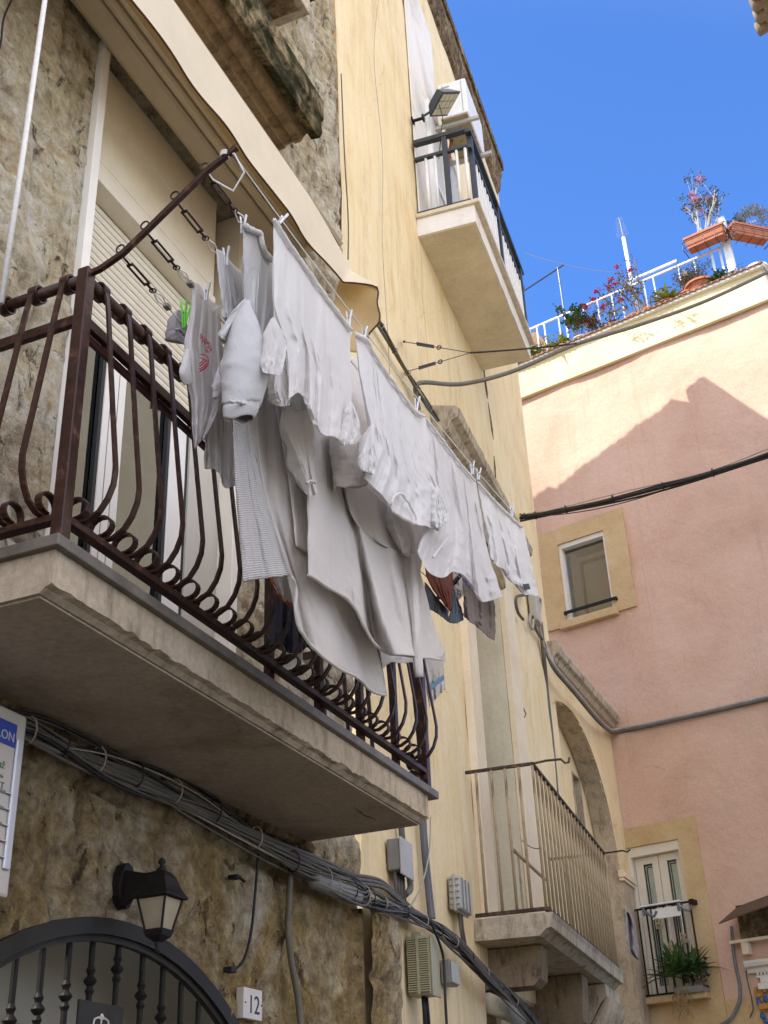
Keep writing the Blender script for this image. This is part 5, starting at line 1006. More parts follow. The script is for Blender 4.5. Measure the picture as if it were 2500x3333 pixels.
# bundle under the balcony
cb = thing('cable_bundle', 'long messy bundle of grey cables strung along the wall under the balcony', 'cables', tuple(OA(300, 1700)))
base = [OA(-60, 1540, .025), OA(65, 1587, .025), OA(240, 1660, .025), OA(430, 1741, .025), OA(622, 1862, .06), OA(760, 1927, .06), OB(800, 1945, .06), OB(900, 1985, .06), OB(975, 2035, .08), OB(1050, 2110, .12), OB(1120, 2178, .16), OB(1180, 2240, .2)]
rnd = random.Random(5)
for k in range(24):
    o1, o2, ph = rnd.uniform(-.042, .036), rnd.uniform(0, .03), rnd.uniform(0, 6)
    n_ = len(base); Q = [p+Vector((o2+.02*math.sin(i*1.3+ph), 0, (o1*(1.15 if i < 6 else .6)+.04*math.sin(i*1.9+ph*2)))) for i, p in enumerate(base)]
    MB().tube([tuple(p) for p in spline(Q, 9)], rnd.choice((.0035, .0045, .0055, .008)), 7).build('cable', rnd.choice(('cable', 'cable', 'cable_black', 'cable_pale', 'cable_olive', 'cable')), cb, smooth=True)
SP = spline(base, 9)
for i in range(8, len(SP)-4, 4): 
    r = .055 if i < 55 else .035
    MB().tube([tuple(SP[i]+Vector((.03+r*.7*math.cos(a*.63), 0, r*math.sin(a*.63)))) for a in range(10)], .004, 5, closed=True).build('cable_tie', 'cable_black' if i % 8 else 'cable_pale', cb)
up = [OA(-60, 1528, .03), OA(180, 1625, .03), OA(400, 1720, .03), OA(560, 1802, .03), OA(640, 1835, .03), OA(705, 1862, .03), OB(760, 1888, .03), OB(815, 1899, .03), OB(845, 1921, .03), OB(872, 1945, .03), OB(900, 1972, .03)]
for k in range(3):
    cable('conduit', ['upper grey conduit along the wall above the cable bundle', 'middle grey conduit just above the cable bundle', 'lower grey conduit touching the top of the cable bundle'][k], 'conduit', spline([p+Vector((.012*k, 0, -.025*k)) for p in up], 8), .012, 'cable', 'conduits above the bundle')
mf = thing('cable_muff', 'dark grey cylindrical cable joint slung under the bundle', 'cable joint', tuple(OA(720, 1925, .06)))
p, q = OA(668, 1897, .07), OA(776, 1942, .07); MB().tube([tuple(p), tuple(p.lerp(q, .06)), tuple(p.lerp(q, .07)), tuple(p.lerp(q, .45)), tuple(p.lerp(q, .46)), tuple(p.lerp(q, .5)), tuple(p.lerp(q, .51)), tuple(p.lerp(q, .94)), tuple(p.lerp(q, .95)), tuple(q)], [.02, .04, .044, .044, .05, .05, .044, .044, .036, .016], 14).build('sleeve', 'grey_box', mf, smooth=False)
MB().tube([tuple(q), tuple(q+(q-p)*.2)], .012, 8).build('gland', 'grey_box', mf)
cable('drop_conduit', 'dark conduit dropping from the bundle between the number plate and the cabinet', 'conduit', spline([OA(628, 1872), OA(624, 1950), OA(622, 2010), OA(630, 2080), OA(644, 2160), OA(652, 2240)]), .017, 'cable_olive')
cable('drop_wire', 'thin dark wire hanging down the stone from the bundle to a black clip', 'wire', spline([OA(558, 1845), OA(552, 1920), OA(543, 2010), OA(528, 2070), OA(508, 2094)]), .007, 'cable_black')
p = OA(501, 2095); single(MB().box(p.x-.03, p.x+.015, p.y-.03, p.y+.02, p.z-.012, p.z+.012).build('wire_clip', 'rubber', bevel=.003), 'small black clip at the end of the thin wire on the stone wall', 'clip')
p = OA(510, 1895); single(MB().box(p.x-.03, p.x+.02, p.y-.03, p.y+.02, p.z-.008, p.z+.008).tube([tuple(p+Vector((.01, .02, 0))), tuple(p+Vector((.03, .035, -.02)))], .008, 6).build('iron_hook', 'black_iron', bevel=.002), 'small black iron hook in the stone wall right of the lantern', 'hook')
cable('grey_pipe', 'smooth grey pipe coming out from under the balcony beside the junction box', 'pipe', spline([OB(866, 1765, .03), OB(868, 1800, .03), OB(874, 1850, .03), OB(884, 1895, .03), OB(886, 1920, .03), OB(876, 1932, .03)]), .022, 'cable')
for k in range(3):
    cable('blue_conduit', ['left', 'middle', 'right'][k]+' of three slim grey-blue pipes running down from the balcony corner', 'conduit', spline([OB(904+5*k, 1600, .03), OB(908+5*k, 1760, .03), OB(914+5*k, 1850, .03), OB(922+5*k, 1930, .03), OB(928+5*k, 1985, .04)]), .011, 'cable_blue' if k else 'cable', 'pipes below the balcony corner')
cable('white_wire', 'loose white wire looping between the slim pipes and the bundle', 'wire', spline([OB(930, 1765, .06), OB(928, 1830, .06), OB(920, 1880, .07), OB(905, 1925, .08), OB(880, 1962, .08), OB(840, 1968, .08), OA(800, 1958, .09)]), .005, 'cable_pale')
# boxes on the wall
def OBb(name, label, cat, px0, px1, wd, mat, lid=None, lidmat=None, group=None, fr='B'):
    u0, z1 = hB(*px0, 0); u1, z0 = hB(*px1, 0); t = thing(name, label, cat, tuple(FB(u0, 0, z0)), group); return t, u0, u1, z0, z1
t, u0, u1, z0, z1 = OBb('junction_box', 'grey rectangular junction box with a lid under the balcony corner', 'junction box', (834, 1812), (862, 1868), .1, 'grey_box')
u1 = u0+.24; z0 = z1-.20
MB(FB).box(u0, u1, .0, .085, z0, z1).build('body', 'grey_box', t, bevel=.01); MB(FB).box(u0-.006, u1+.006, .086, .10, z0-.03, z1+.008).build('lid', 'pale_box', t, bevel=.006)
for k in range(4): MB(FB).tube([(u0+.03+.055*k, .04, z0+.01), (u0+.035+.055*k, .04, z0-.08), (u0+.06+.06*k, .035, z0-.22)], .012, 8).build('outlet_pipe', 'cable', t, smooth=True)
t, u0, u1, z0, z1 = OBb('finned_cabinet', 'khaki ribbed telephone cabinet at the bottom of the plaster wall', 'cabinet', (873, 2010), (935, 2170), .2, 'khaki')
u0, z1 = hB(873, 2022, 0); z0 = hB(893, 2155, 0)[1]; u1 = hB(952, 2160, .16)[0]; 
MB(FB).box(u0+.04, u1, .0, .15, z0, z1).build('body', 'khaki', t, bevel=.008)
MB(FB).box(u0+.04, u1+.004, .151, .165, z0-.01, z1+.006).build('door', 'khaki', t, bevel=.006)
for k in range(24):
    z = z0+.02+(z1-z0-.04)*k/23; MB(FB).box(u0+.012, u0+.039, .008, .145, z-.004, z+.004).build('fin', 'khaki', t)
MB(FB).box(u0+.008, u0+.041, .07, .085, z0, z1).build('rib', 'khaki', t)
MB(FB).box(u0+.05, u0+.12, .03, .1, z1, z1+.03).build('cap', 'khaki', t, bevel=.006)
for k in range(2): MB(FB).tube([(u0+.12+.06*k, .07, z0+.01), (u0+.13+.07*k, .07, z0-.08), (u0+.16+.09*k, .06, z0-.3)], .014, 8).build('outlet_pipe', 'cable_black', t, smooth=True)
cable('black_cable', 'black cable hanging down past the khaki cabinet', 'cable', spline([OB(930, 1990, .19), OB(955, 2055, .19), OB(960, 2110, .19), OB(962, 2160, .19), OB(966, 2230, .19)]), .009, 'cable_black')
t, u0, u1, z0, z1 = OBb('small_meter', 'little grey box half hidden behind the khaki cabinet', 'junction box', (950, 2073), (972, 2125), .1, 'pale_box')
MB(FB).box(u0, u0+.2, 0, .07, z1-.16, z1).build('body', 'grey_box', t, bevel=.01); MB(FB).box(u0+.01, u0+.19, .071, .08, z1-.15, z1-.01).build('lid', 'pale_box', t, bevel=.005)
t, u0, u1, z0, z1 = OBb('terminal_box', 'pale ribbed plastic terminal box beside the lower balcony', 'junction box', (966, 1892), (1002, 1975), .1, 'pale_box')
u1 = u0+.33; z0 = z1-.24
MB(FB).box(u0, u1, .0, .09, z0, z1).build('body', 'pale_box', t, bevel=.015); MB(FB).box(u0-.012, u1+.012, .04, .055, z0-.012, z1+.012).build('flange', 'pale_box', t, bevel=.004)
for k in range(5): MB(FB).box(u0-.008, u0-.001, .01, .085, z0+.03+.045*k, z0+.036+.045*k).build('rib', 'grey_box', t)
for k in range(3): MB(FB).box(u0+.06+.09*k, u0+.068+.09*k, .091, .098, z0+.01, z1-.01).build('rib', 'grey_box', t)
for k in range(2): MB(FB).tube([(u0+.12+.06*k, .04, z0), (u0+.13+.06*k, .04, z0-.1), (u0+.2+.07*k, .04, z0-.28)], .011, 8).build('outlet_pipe', 'cable', t, smooth=True)
t, u0, u1, z0, z1 = OBb('meter_box', 'pale cable box with looping conduits below the last shirt', 'junction box', (1138, 1272), (1162, 1330), .1, 'pale_box')
MB(FB).box(u0, u0+.22, .0, .1, z1-.42, z1).build('body', 'pale_box', t, bevel=.015)
for k, P in enumerate(([(1140, 1285), (1116, 1290), (1118, 1320), (1130, 1338)], [(1146, 1325), (1144, 1345), (1150, 1358), (1152, 1330)], [(1150, 1330), (1158, 1360), (1176, 1390), (1178, 1412)], [(1160, 1290), (1168, 1300), (1164, 1345), (1176, 1400)])):
    MB().tube([tuple(p) for p in spline([OB(*q, .05) for q in P])], .018, 8).build('outlet_pipe', 'cable_pale' if k % 2 else 'cable', t, smooth=True)
cable('wall_conduit', 'long grey-brown conduit running down the corner of the yellow house to the lower balcony', 'conduit', spline([OB(1168, 1345, .03), OB(1174, 1410, .03), OE(1180, 1480, .03), OE(1188, 1560, .03), OE(1196, 1640, .03), OE(1203, 1720, .03)]), .028, 'cable')
for k in range(2):
    cable('cornice_conduit', ['upper', 'lower'][k]+' of two pipes following the annexe cornice round onto the pink wall', 'conduit', spline([OE(1180, 1398+8*k, .06), OE(1198, 1440+6*k, .16), OE(1240, 1490+6*k, .17), OE(1290, 1550+6*k, .16), OE(1316, 1574+4*k, .12), OC(1330, 1576+6*k, .05), OC(1390, 1565+6*k, .03), OC(1500, 1541+6*k, .03), OC(1600, 1518+6*k, .03), OC(1700, 1494+6*k, .03)], 8), .024, 'cable' if k else 'cable_pale', 'pipes on the annexe cornice')
cable('pink_wall_conduit', 'grey-blue ribbed conduit dropping beside the shrine on the pink wall', 'conduit', spline([OC(1580, 2000, .05), OC(1584, 2050, .05), OC(1590, 2090, .05), OC(1598, 2130, .05), OC(1596, 2165, .05), OC(1578, 2200, .06), OC(1552, 2216, .06), OC(1530, 2222, .06)], 8), .022, 'cable_blue')
q = OB(1121, 1532, .0); single(MB().tube([tuple(q+nB*.01), tuple(q+nB*.05), tuple(q+nB*.07-Vector((0, 0, .06))), tuple(q+nB*.05-Vector((0, 0, .1))), tuple(q+nB*.02-Vector((0, 0, .08)))], .006, 6).build('wall_hook', 'rust_rail', smooth=True), 'small rusty hook in the yellow wall right of the balcony doorway', 'hook')
q = OB(890, 262, .0); t = thing('wall_bracket', 'small black bracket on the whitewashed wall beside the upper balcony', 'bracket', tuple(q)); MB(FB).box(hB(890, 262)[0]-.05, hB(890, 262)[0]+.05, 0, .02, q.z-.02, q.z+.02).box(hB(890, 262)[0]-.015, hB(890, 262)[0]+.015, .02, .12, q.z-.012, q.z+.012).box(hB(890, 262)[0]-.03, hB(890, 262)[0]+.03, .12, .14, q.z-.035, q.z+.035).build('arm', 'black_iron', t, bevel=.003)
# ================================================================ lantern
lx, ly = .215, 4.275
LT = thing('wall_lantern', 'black carriage lantern on the stone wall above the arched gate', 'lantern', tuple(FA(ly, 0, 2.6)))
b = MB(FA); b.add([(ly+.05+.055*math.cos(a*.524), w_, 2.74+.095*math.sin(a*.524)) for w_ in (-.02, .025) for a in range(12)], [tuple(range(12)), tuple(range(23, 11, -1))]+[(i, (i+1) % 12, 12+(i+1) % 12, 12+i) for i in range(12)]); b.build('backplate', 'black_iron', LT, bevel=.006)
b = MB(FA).prism([(.02, 2.80), (.06, 2.79), (.12, 2.775), (lx, 2.775), (lx+.01, 2.75), (.13, 2.735), (.06, 2.68), (.02, 2.65)], ly+.02, ly+.05); b.build('arm', 'black_iron', LT, bevel=.006)
def sq(b, prof, c):
    v = []; 
    for h, z in prof: v += [(c[0]-h, c[1]-h, z), (c[0]+h, c[1]-h, z), (c[0]+h, c[1]+h, z), (c[0]-h, c[1]+h, z)]
    b.add(v, [(i*4+k, i*4+(k+1) % 4, i*4+4+(k+1) % 4, i*4+4+k) for i in range(len(prof)-1) for k in range(4)]+[(3, 2, 1, 0), tuple(range(len(v)-4, len(v)))]); return b
c = (ly, lx)
sq(MB(FA), [(.080, 2.655), (.082, 2.664), (.072, 2.678), (.058, 2.704), (.047, 2.737), (.031, 2.76), (.011, 2.77)], c).build('roof', 'black_iron', LT, bevel=.002)
MB(FA).lathe([(.008, 2.75), (.015, 2.762), (.02, 2.772), (.01, 2.782), (.008, 2.79), (.016, 2.80), (.012, 2.812), (.002, 2.82)], c, 12).build('finial', 'black_iron', LT, smooth=True)
sq(MB(FA), [(.036, 2.535), (.061, 2.652)], c).build('glass', 'glass_frost', LT)
for a, e in ((-1, -1), (1, -1), (1, 1), (-1, 1)): MB(FA).tube([(ly+a*.038, lx+e*.038, 2.533), (ly+a*.064, lx+e*.064, 2.656)], .005, 6).build('glazing_bar', 'black_iron', LT)
sq(MB(FA), [(.012, 2.49), (.03, 2.505), (.037, 2.512), (.041, 2.525), (.044, 2.536)], c).build('base', 'black_iron', LT)
MB(FA).lathe([(.004, 2.445), (.013, 2.455), (.008, 2.468), (.012, 2.48), (.012, 2.492)], c, 12).build('drop_finial', 'black_iron', LT, smooth=True)
# ================================================================ number plate and sign
t = thing('house_number', 'small white number plate reading 12 beside the arched gate', 'number plate', tuple(FA(5.42, 0, 2.4)))
MB(FA).box(5.332, 5.512, -.03, .012, 2.325, 2.462).build('plate', 'white_plate', t, bevel=.004)
text('digits', '12', .115, FA, 5.372, .0125, 2.352, 'ink', t, ext=.0015)
b = MB(FA)
for y in (5.345, 5.50): b.tube([(y, .0125, 2.394), (y, .0155, 2.394)], .004, 8)
b.build('screw', 'ink', t)
t = thing('shop_sign', 'yellowed plastic salon price board with a blue header at the left edge', 'sign', (-2.86, 3.2, 2.5))
yS = hX(61, 1548, -2.86).y; FS = frame(Vector((-2.86, yS, 0)), dA, nA); zt = hX(60, 1548, -2.86).z; zb = hX(33, 1945, -2.86).z
MB(FS).box(-.75, 0, -.05, 0, zb, zt).build('board', 'acrylic', t, bevel=.012)
MB(FS).box(-.055, -.02, .0005, .012, zb+.09, zt-.10).build('clear_edge', 'acrylic_edge', t, bevel=.005)
hz = hX(20, 1590, -2.86).z
MB(FS).box(-.75, -.058, .001, .004, hz-.035, hz+.05).build('blue_header', 'blue_ink', t)
text('header_text', 'LON', .047, FS, -.065, .0042, hz-.018, 'acrylic', t, ext=.001, align='RIGHT')
text('script_text', 'až', .038, FS, -.10, .0012, hX(10, 1655, -2.86).z-.01, 'green_ink', t, ext=.001, align='RIGHT', shear=.2)
text('hours_text', 'orario', .018, FS, -.10, .0012, hX(10, 1680, -2.86).z-.004, 'green_ink', t, ext=.001, align='RIGHT')
text('open_text', 'PERT', .034, FS, -.09, .0012, hX(14, 1700, -2.86).z-.012, 'green_ink', t, ext=.001, align='RIGHT')
for k in range(5):
    z = hX(40, 1722+35*k, -2.86).z; s_ = MB(FS).box(-.75, -.055, .001, .006, z-.006, z+.003).build('card_slot', 'grey_box', t); MB(FS).box(-.085, -.058, .0065, .010, z-.004, z+.001).build('slot_glint', 'acrylic_edge', s_)
MB(FS).box(-.75, -.10, .001, .02, zb+.0, zb+.075).build('brochure_tray', 'acrylic', t, bevel=.01)
MB(FS).box(-.75, -.06, -.045, -.01, zb-.05, zb-.001).build('bracket', 'grey_box', t, bevel=.004)
# shop lettering under the lower balcony
t = thing('shop_fascia', 'pale fascia board lettered in brown under the lower balcony', 'sign', tuple(FB(4, -.3, 2.7)))
def OBw(px, w_): return hB(px[0], px[1], w_)
f0, f1 = OBw((1126, 2150), -.25), OBw((1178, 2206), -.25); f2 = OBw((1126, 2178), -.25)
hl = f0[1]-f2[1]; zt_ = f0[1]
b = MB(FB).box(f0[0]-.9, f1[0]+.1, -.29, -.25, zt_-1.0, zt_+.06); b.build('board', 'plaster_pale', t); MB(FB).box(f0[0]-.35, f1[0]+.1, -.29, -.17, zt_+.061, zt_+.11).build('moulding', 'plaster_olive', t, bevel=.01)
text('lettering', 'ILLETTA', hl*1.25, FB, f0[0]+.0, -.249, zt_-hl*.95, 'letters_brown', t, ext=.002, spacing=max(.6, (f1[0]-f0[0])/(hl*1.25*4.2)))
# ================================================================ upper balcony railing
UR = thing('upper_balcony_railing', 'charcoal railing with white pickets on the high balcony', 'railing', tuple(FB(2.4, .6, zT)))
w0, u0, u1 = .60, 2.40, 4.90
def rail3(z0, z1, h, name):
    MB(FB).box(u0, u1+h, w0-h, w0+h, z0, z1).box(u0-h, u0+h, .0, w0-h-.001, z0, z1).box(u1-h, u1+h, .0, w0-h-.001, z0, z1).build(name, 'charcoal', UR, bevel=.004)
zr0 = hB(890, 437)[1]-.0; zr1 = hB(883, 290)[1]; zr2 = hB(883, 315)[1]
rail3(zr0, zr0+.05, .028, 'bottom_rail'); rail3(zr1, zr1+.055, .035, 'top_rail'); rail3(zr2-.03, zr2+.012, .022, 'middle_rail')
for (u, w_) in ((u0, .34), (u0+.09, w0), ((u0+u1)/2, w0), (u1-.1, w0)): MB(FB).box(u-.028, u+.028, w_-.027, w_+.027, zT, zr1-.001).build('post', 'charcoal', UR, bevel=.003)
pk = MB(FB).tube([(u0, .12, zr0+.05), (u0, .12, zr2-.031)], .017, 10).build('picket', 'white_metal', UR, smooth=True)
for w_ in (.22, .46, .555): dup_part(pk, nB*(w_-.12))
pf = MB(FB).box(u0+.15, u0+.19, w0-.011, w0+.011, zr0+.05, zr2-.031).build('picket', 'white_metal', UR, bevel=.004)
for i in range(1, 20): dup_part(pf, dB*(.12*i))
# floodlight, shutters and air conditioner on the upper wall
p = hB(962, 225, .30); FLp = FB(p[0], .30, p[1]); t = thing('floodlight', 'black solar floodlight with a square lamp grid above the high balcony', 'floodlight', tuple(FLp))
ex = Vector((.75, -.62, .22)).normalized(); nn = Vector((.5, .3, -.8)); nn = (nn-ex*nn.dot(ex)).normalized(); ey = nn.cross(ex).normalized()
def FL(a, b_, c): return FLp+ex*a+ey*b_+nn*c
MB(FL).add([(-.17, -.16, 0), (.17, -.16, 0), (.17, .16, 0), (-.17, .16, 0), (-.11, -.10, -.13), (.11, -.10, -.13), (.11, .10, -.13), (-.11, .10, -.13)], [(0, 1, 2, 3), (4, 7, 6, 5), (0, 4, 5, 1), (1, 5, 6, 2), (2, 6, 7, 3), (3, 7, 4, 0)]).build('housing', 'charcoal', t, bevel=.006)
for i in range(3):
    for j in range(4): MB(FL).box(-.14+.095*i, -.14+.095*i+.085, -.14+.072*j, -.14+.072*j+.064, .001, .006).build('lens', 'lamp_panel', t)
MB(FL).box(-.1, .1, -.09, .09, -.14, -.131).build('solar_panel', 'solar', t)
MB().tube([tuple(FL(0, 0, -.12)), tuple(FB(p[0], .12, p[1]-.05)), tuple(FB(p[0], 0, p[1]-.1))], .014, 8).build('arm', 'charcoal', t)
cable('lamp_wire', 'thin black wire dropping from the floodlight to the balcony rail', 'wire', [FL(0, .1, -.02), FB(p[0]-.1, .28, p[1]-.3), FB(p[0]-.12, .2, zr1)], .005, 'cable_black')
b = thing('louvred_shutter', 'white louvred shutter door on the high balcony, seen edge on', 'shutter', tuple(FB(3.1, .03, zT)))
MB(FB).box(2.95, 3.02, .013, .07, zT+.02, 12.75).box(3.50, 3.56, .013, .07, zT+.02, 12.75).box(3.02, 3.5, .013, .07, 12.66, 12.75).box(3.02, 3.5, .013, .07, 11.5, 11.58).build('frame', 'white_metal', b, bevel=.004)
s_ = MB(FB)
for i in range(48): s_.box(3.021, 3.499, .02+.0, .05, zT+.05+.045*i, zT+.075+.045*i)
s_.build('louvres', 'white_metal', b)
d2 = dup(b, dB*.70, 'white louvred shutter further along the high balcony, behind the floodlight')
b['group'] = d2['group'] = 'shutters of the high balcony'
ac = hB(1011, 240, .48); au, az_ = ac[0], ac[1]; at_ = hB(1032, 157, .48)[1]
t = thing('air_conditioner', 'white air conditioner on brackets above the high balcony', 'air conditioner', tuple(FB(au, .2, az_)))
MB(FB).box(au, au+.80, .14, .48, az_, az_+.56).build('casing', 'white_metal', t, bevel=.012)
MB(FB).box(au-.004, au-.001, .19, .20, az_+.03, az_+.53).box(au-.004, au-.001, .42, .43, az_+.03, az_+.53).build('side_groove', 'pale_box', t); MB(FB).box(au+.02, au+.78, .16, .46, az_-.012, az_-.001).build('base_tray', 'rust_bar', t)
MB(FB).box(au-.006, au-.001, .18, .28, az_+.48, az_+.5).build('side_grip', 'khaki', t)
for du in (.08, .68): MB(FB).box(au+du, au+du+.04, 0, .58, az_-.06, az_-.013).build('bracket', 'pale_box', t, bevel=.003)
MB(FB).tube([(au+.35, .18, az_), (au+.36, .12, az_-.3), (au+.36, .05, az_-1.2), (au+.36, .04, az_-2.2)], .022, 8).build('pipe', 'letters_brown', t, smooth=True)
# ================================================================ lower balcony railing
LR = thing('lower_balcony_railing', 'rusty railing of straight weathered bars on the lower balcony', 'railing', tuple(FB(2.7, .55, zL1)))
wL, uL0, uL1, zRt = .565, 2.66, 6.04, hX(1157, 1647, -2.62).z
zRt = 4.60; zRb = zL1+.035
MB(FB).box(uL0-.012, uL1+.012, wL-.016, wL+.016, zRt-.012, zRt+.014).box(uL0-.012, uL0+.012, 0, wL-.017, zRt-.012, zRt+.014).box(uL1-.012, uL1+.012, 0, wL-.017, zRt-.012, zRt+.014).build('top_rail', 'rust_rail', LR, bevel=.003)
MB(FB).box(uL0-.012, uL1+.012, wL-.018, wL+.018, zRb-.015, zRb+.013).box(uL0-.014, uL0+.014, 0, wL-.019, zRb-.015, zRb+.013).box(uL1-.012, uL1+.012, 0, wL-.017, zRb-.015, zRb+.013).build('bottom_rail', 'rust_rail', LR, bevel=.003)
b1 = MB(FB).tube([(uL0, wL, zRb), (uL0, wL, zRt)], .012, 8).build('bar', 'rust_bar', LR, smooth=True)
for k in range(1, 22): dup_part(b1, dB*(uL1-uL0)*k/21)
for w_ in (.09, .22, .335, .45): dup_part(b1, nB*(w_-wL))
for w_ in (.15, .35): dup_part(b1, nB*(w_-wL)+dB*(uL1-uL0))
MB(FB).tube([(uL0, wL, zRt), (uL0, wL+.12, zRt+.01), (uL0, wL+.24, zRt+.005), (uL0, wL+.27, zRt-.03), (uL0, wL+.30, zRt-.03), (uL0, wL+.31, zRt+.01)], .010, 8).build('washing_hook', 'rust_rail', LR, smooth=True)
MB(FB).tube([(uL1, wL, zRt), (uL1, wL+.2, zRt+.005), (uL1, wL+.25, zRt-.015), (uL1, wL+.28, zRt+.01)], .009, 8).build('washing_hook', 'rust_rail', LR, smooth=True)
MB(FB).box(uL0+.25, uL0+1.5, .28, .30, 3.98, 4.0).box(uL0+.42, uL0+.435, .282, .298, zL1, 3.98).build('inner_rail', 'rust_bar', LR)
cable('slack_wire', 'short slack wire between two bars of the lower balcony railing', 'wire', sag(FB(uL0, .42, 4.0), FB(uL0+.05, wL, 3.93), .03, 8), .004, 'cable')
# ================================================================ french balcony of the pink house
PR = thing('juliet_railing', 'plain black railing in front of the pale french door on the pink house', 'railing', tuple(OC(1365, 2150, .15)))
wR = .15; s0 = D1[0]+.0; s1 = hC(1492, 1950, wR)[0]; zt_ = hC(1430, 1957, wR)[1]; zb_ = hC(1370, 2155, wR)[1]
MB(FC).box(s0-.04, s1, wR-.013, wR+.013, zt_-.012, zt_+.012).box(s1-.02, s1+.04, 0, wR+.02, zt_-.03, zt_+.03).build('top_rail', 'black_iron', PR, bevel=.003)
MB(FC).box(s0, s1, wR-.012, wR+.012, zb_-.012, zb_+.012).box(s0, s0+.024, 0, wR-.013, zb_-.012, zb_+.012).box(s1-.024, s1, 0, wR-.013, zb_-.012, zb_+.012).build('bottom_rail', 'black_iron', PR, bevel=.002)
br = MB(FC).box(s0+.0, s0+.018, wR-.009, wR+.009, zb_+.012, zt_-.012).build('bar', 'black_iron', PR)
for k in range(1, 8): dup_part(br, dC*(s1-s0-.02)*k/7)
t = thing('planter_holder', 'white plastic strip clipped on the black juliet railing', 'planter holder', tuple(OC(1430, 1950, .2)))
MB(FC).box(s0+.18, s1-.13, wR-.05, wR+.06, zt_+.013, zt_+.035).box(s0+.35, s1-.14, wR+.02, wR+.03, zt_-.16, zt_-.03).build('tray', 'white_metal', t, bevel=.004)
for u in (s0+.22, s1-.18): MB(FC).box(u, u+.035, wR+.031, wR+.045, zt_-.10, zt_+.012).tube([(u+.05, wR+.04, zt_-.05), (u+.10, wR+.05, zt_-.10), (u+.16, wR+.04, zt_-.12), (u+.20, wR+.04, zt_-.06)], .018, 8).build('clamp', 'cable_blue', t)
for k, (ch, px, dz) in enumerate((('B', (1424, 1980), 0), ('&', (1452, 2030), 0), ('B', (1478, 2012), 0))):
    u, z = hC(px[0], px[1]+14, wR+.035); t = thing('hanging_letter', ['wooden letter B hanging leftmost on the black railing', 'wooden ampersand hanging lowest between the two letters', 'wooden letter B hanging right of the ampersand'][k], 'letter', tuple(FC(u, wR, z)), 'wooden letters on the railing')
    text('letter', ch, .20, FC, u-.07, wR+.03, z-.07, 'letters_wood' if 'letters_wood' in M else 'rust_bar', t, ext=.012)
    MB(FC).tube([(u, wR+.03, z+.06), (u+.005, wR+.02, zt_)], .004, 5).build('string', 'rope', t)
g = thing('lace_towel', 'grey patterned towel hanging over the left end of the black juliet railing', 'towel', tuple(OC(1352, 1962, .2)))
K3 = lambda x, y: (1261.3+.25*x, 1659+.25*y)
b = MB(); nn_ = 14; mm = 24; Lp, Rp = resample([K3(345, 1215), K3(360, 1400), K3(385, 1590), K3(470, 1660)], mm), resample([K3(395, 1255), K3(440, 1330), K3(462, 1480), K3(478, 1650)], mm); v = []
for j in range(mm+1):
    for i in range(nn_+1):
        f = i/nn_; x = Lp[j][0]*(1-f)+Rp[j][0]*f; y = Lp[j][1]*(1-f)+Rp[j][1]*f; w_ = .17+.035*math.sin(f*9+j*.15)+.02*fbm(f*3, j*.2)
        v.append(tuple(OE(x, y, w_+.05)))
b.add(v, [(j*(nn_+1)+i, j*(nn_+1)+i+1, (j+1)*(nn_+1)+i+1, (j+1)*(nn_+1)+i) for j in range(mm) for i in range(nn_)]); b.build('cloth', fabric('grey_lace_cloth', (.44, .41, .40, 1), tr=.15, crease=.4, var=.45), g, smooth=True, solid=.006)
# ---------------------------------------------------------------- plants
def leaf(b, p, d, ln, wd, droop=.3, segs=4):
    d = Vector(d).normalized(); s = d.cross(Vector((0, 0, 1))); s = s.normalized() if s.length > .01 else Vector((1, 0, 0)); up = s.cross(d); v = []; p = Vector(p)
    for i in range(segs+1):
        t = i/segs; q = p+d*ln*t-Vector((0, 0, 1))*droop*ln*t*t; wq = wd*(math.sin(math.pi*min(1, .18+.82*t))+.02)*.5
        v += [tuple(q-s*wq+up*wq*.35), tuple(q), tuple(q+s*wq+up*wq*.35)]
    fs = []
    for i in range(segs): fs += [(i*3, i*3+1, i*3+4, i*3+3), (i*3+1, i*3+2, i*3+5, i*3+4)]
    o = b.fr; b.fr = FW; b.add(v, fs); b.fr = o
def rdir(rn, upk=.4): 
    a = rn.uniform(0, 2*math.pi); return Vector((math.cos(a), math.sin(a), rn.uniform(-.2, 1)+upk)).normalized()
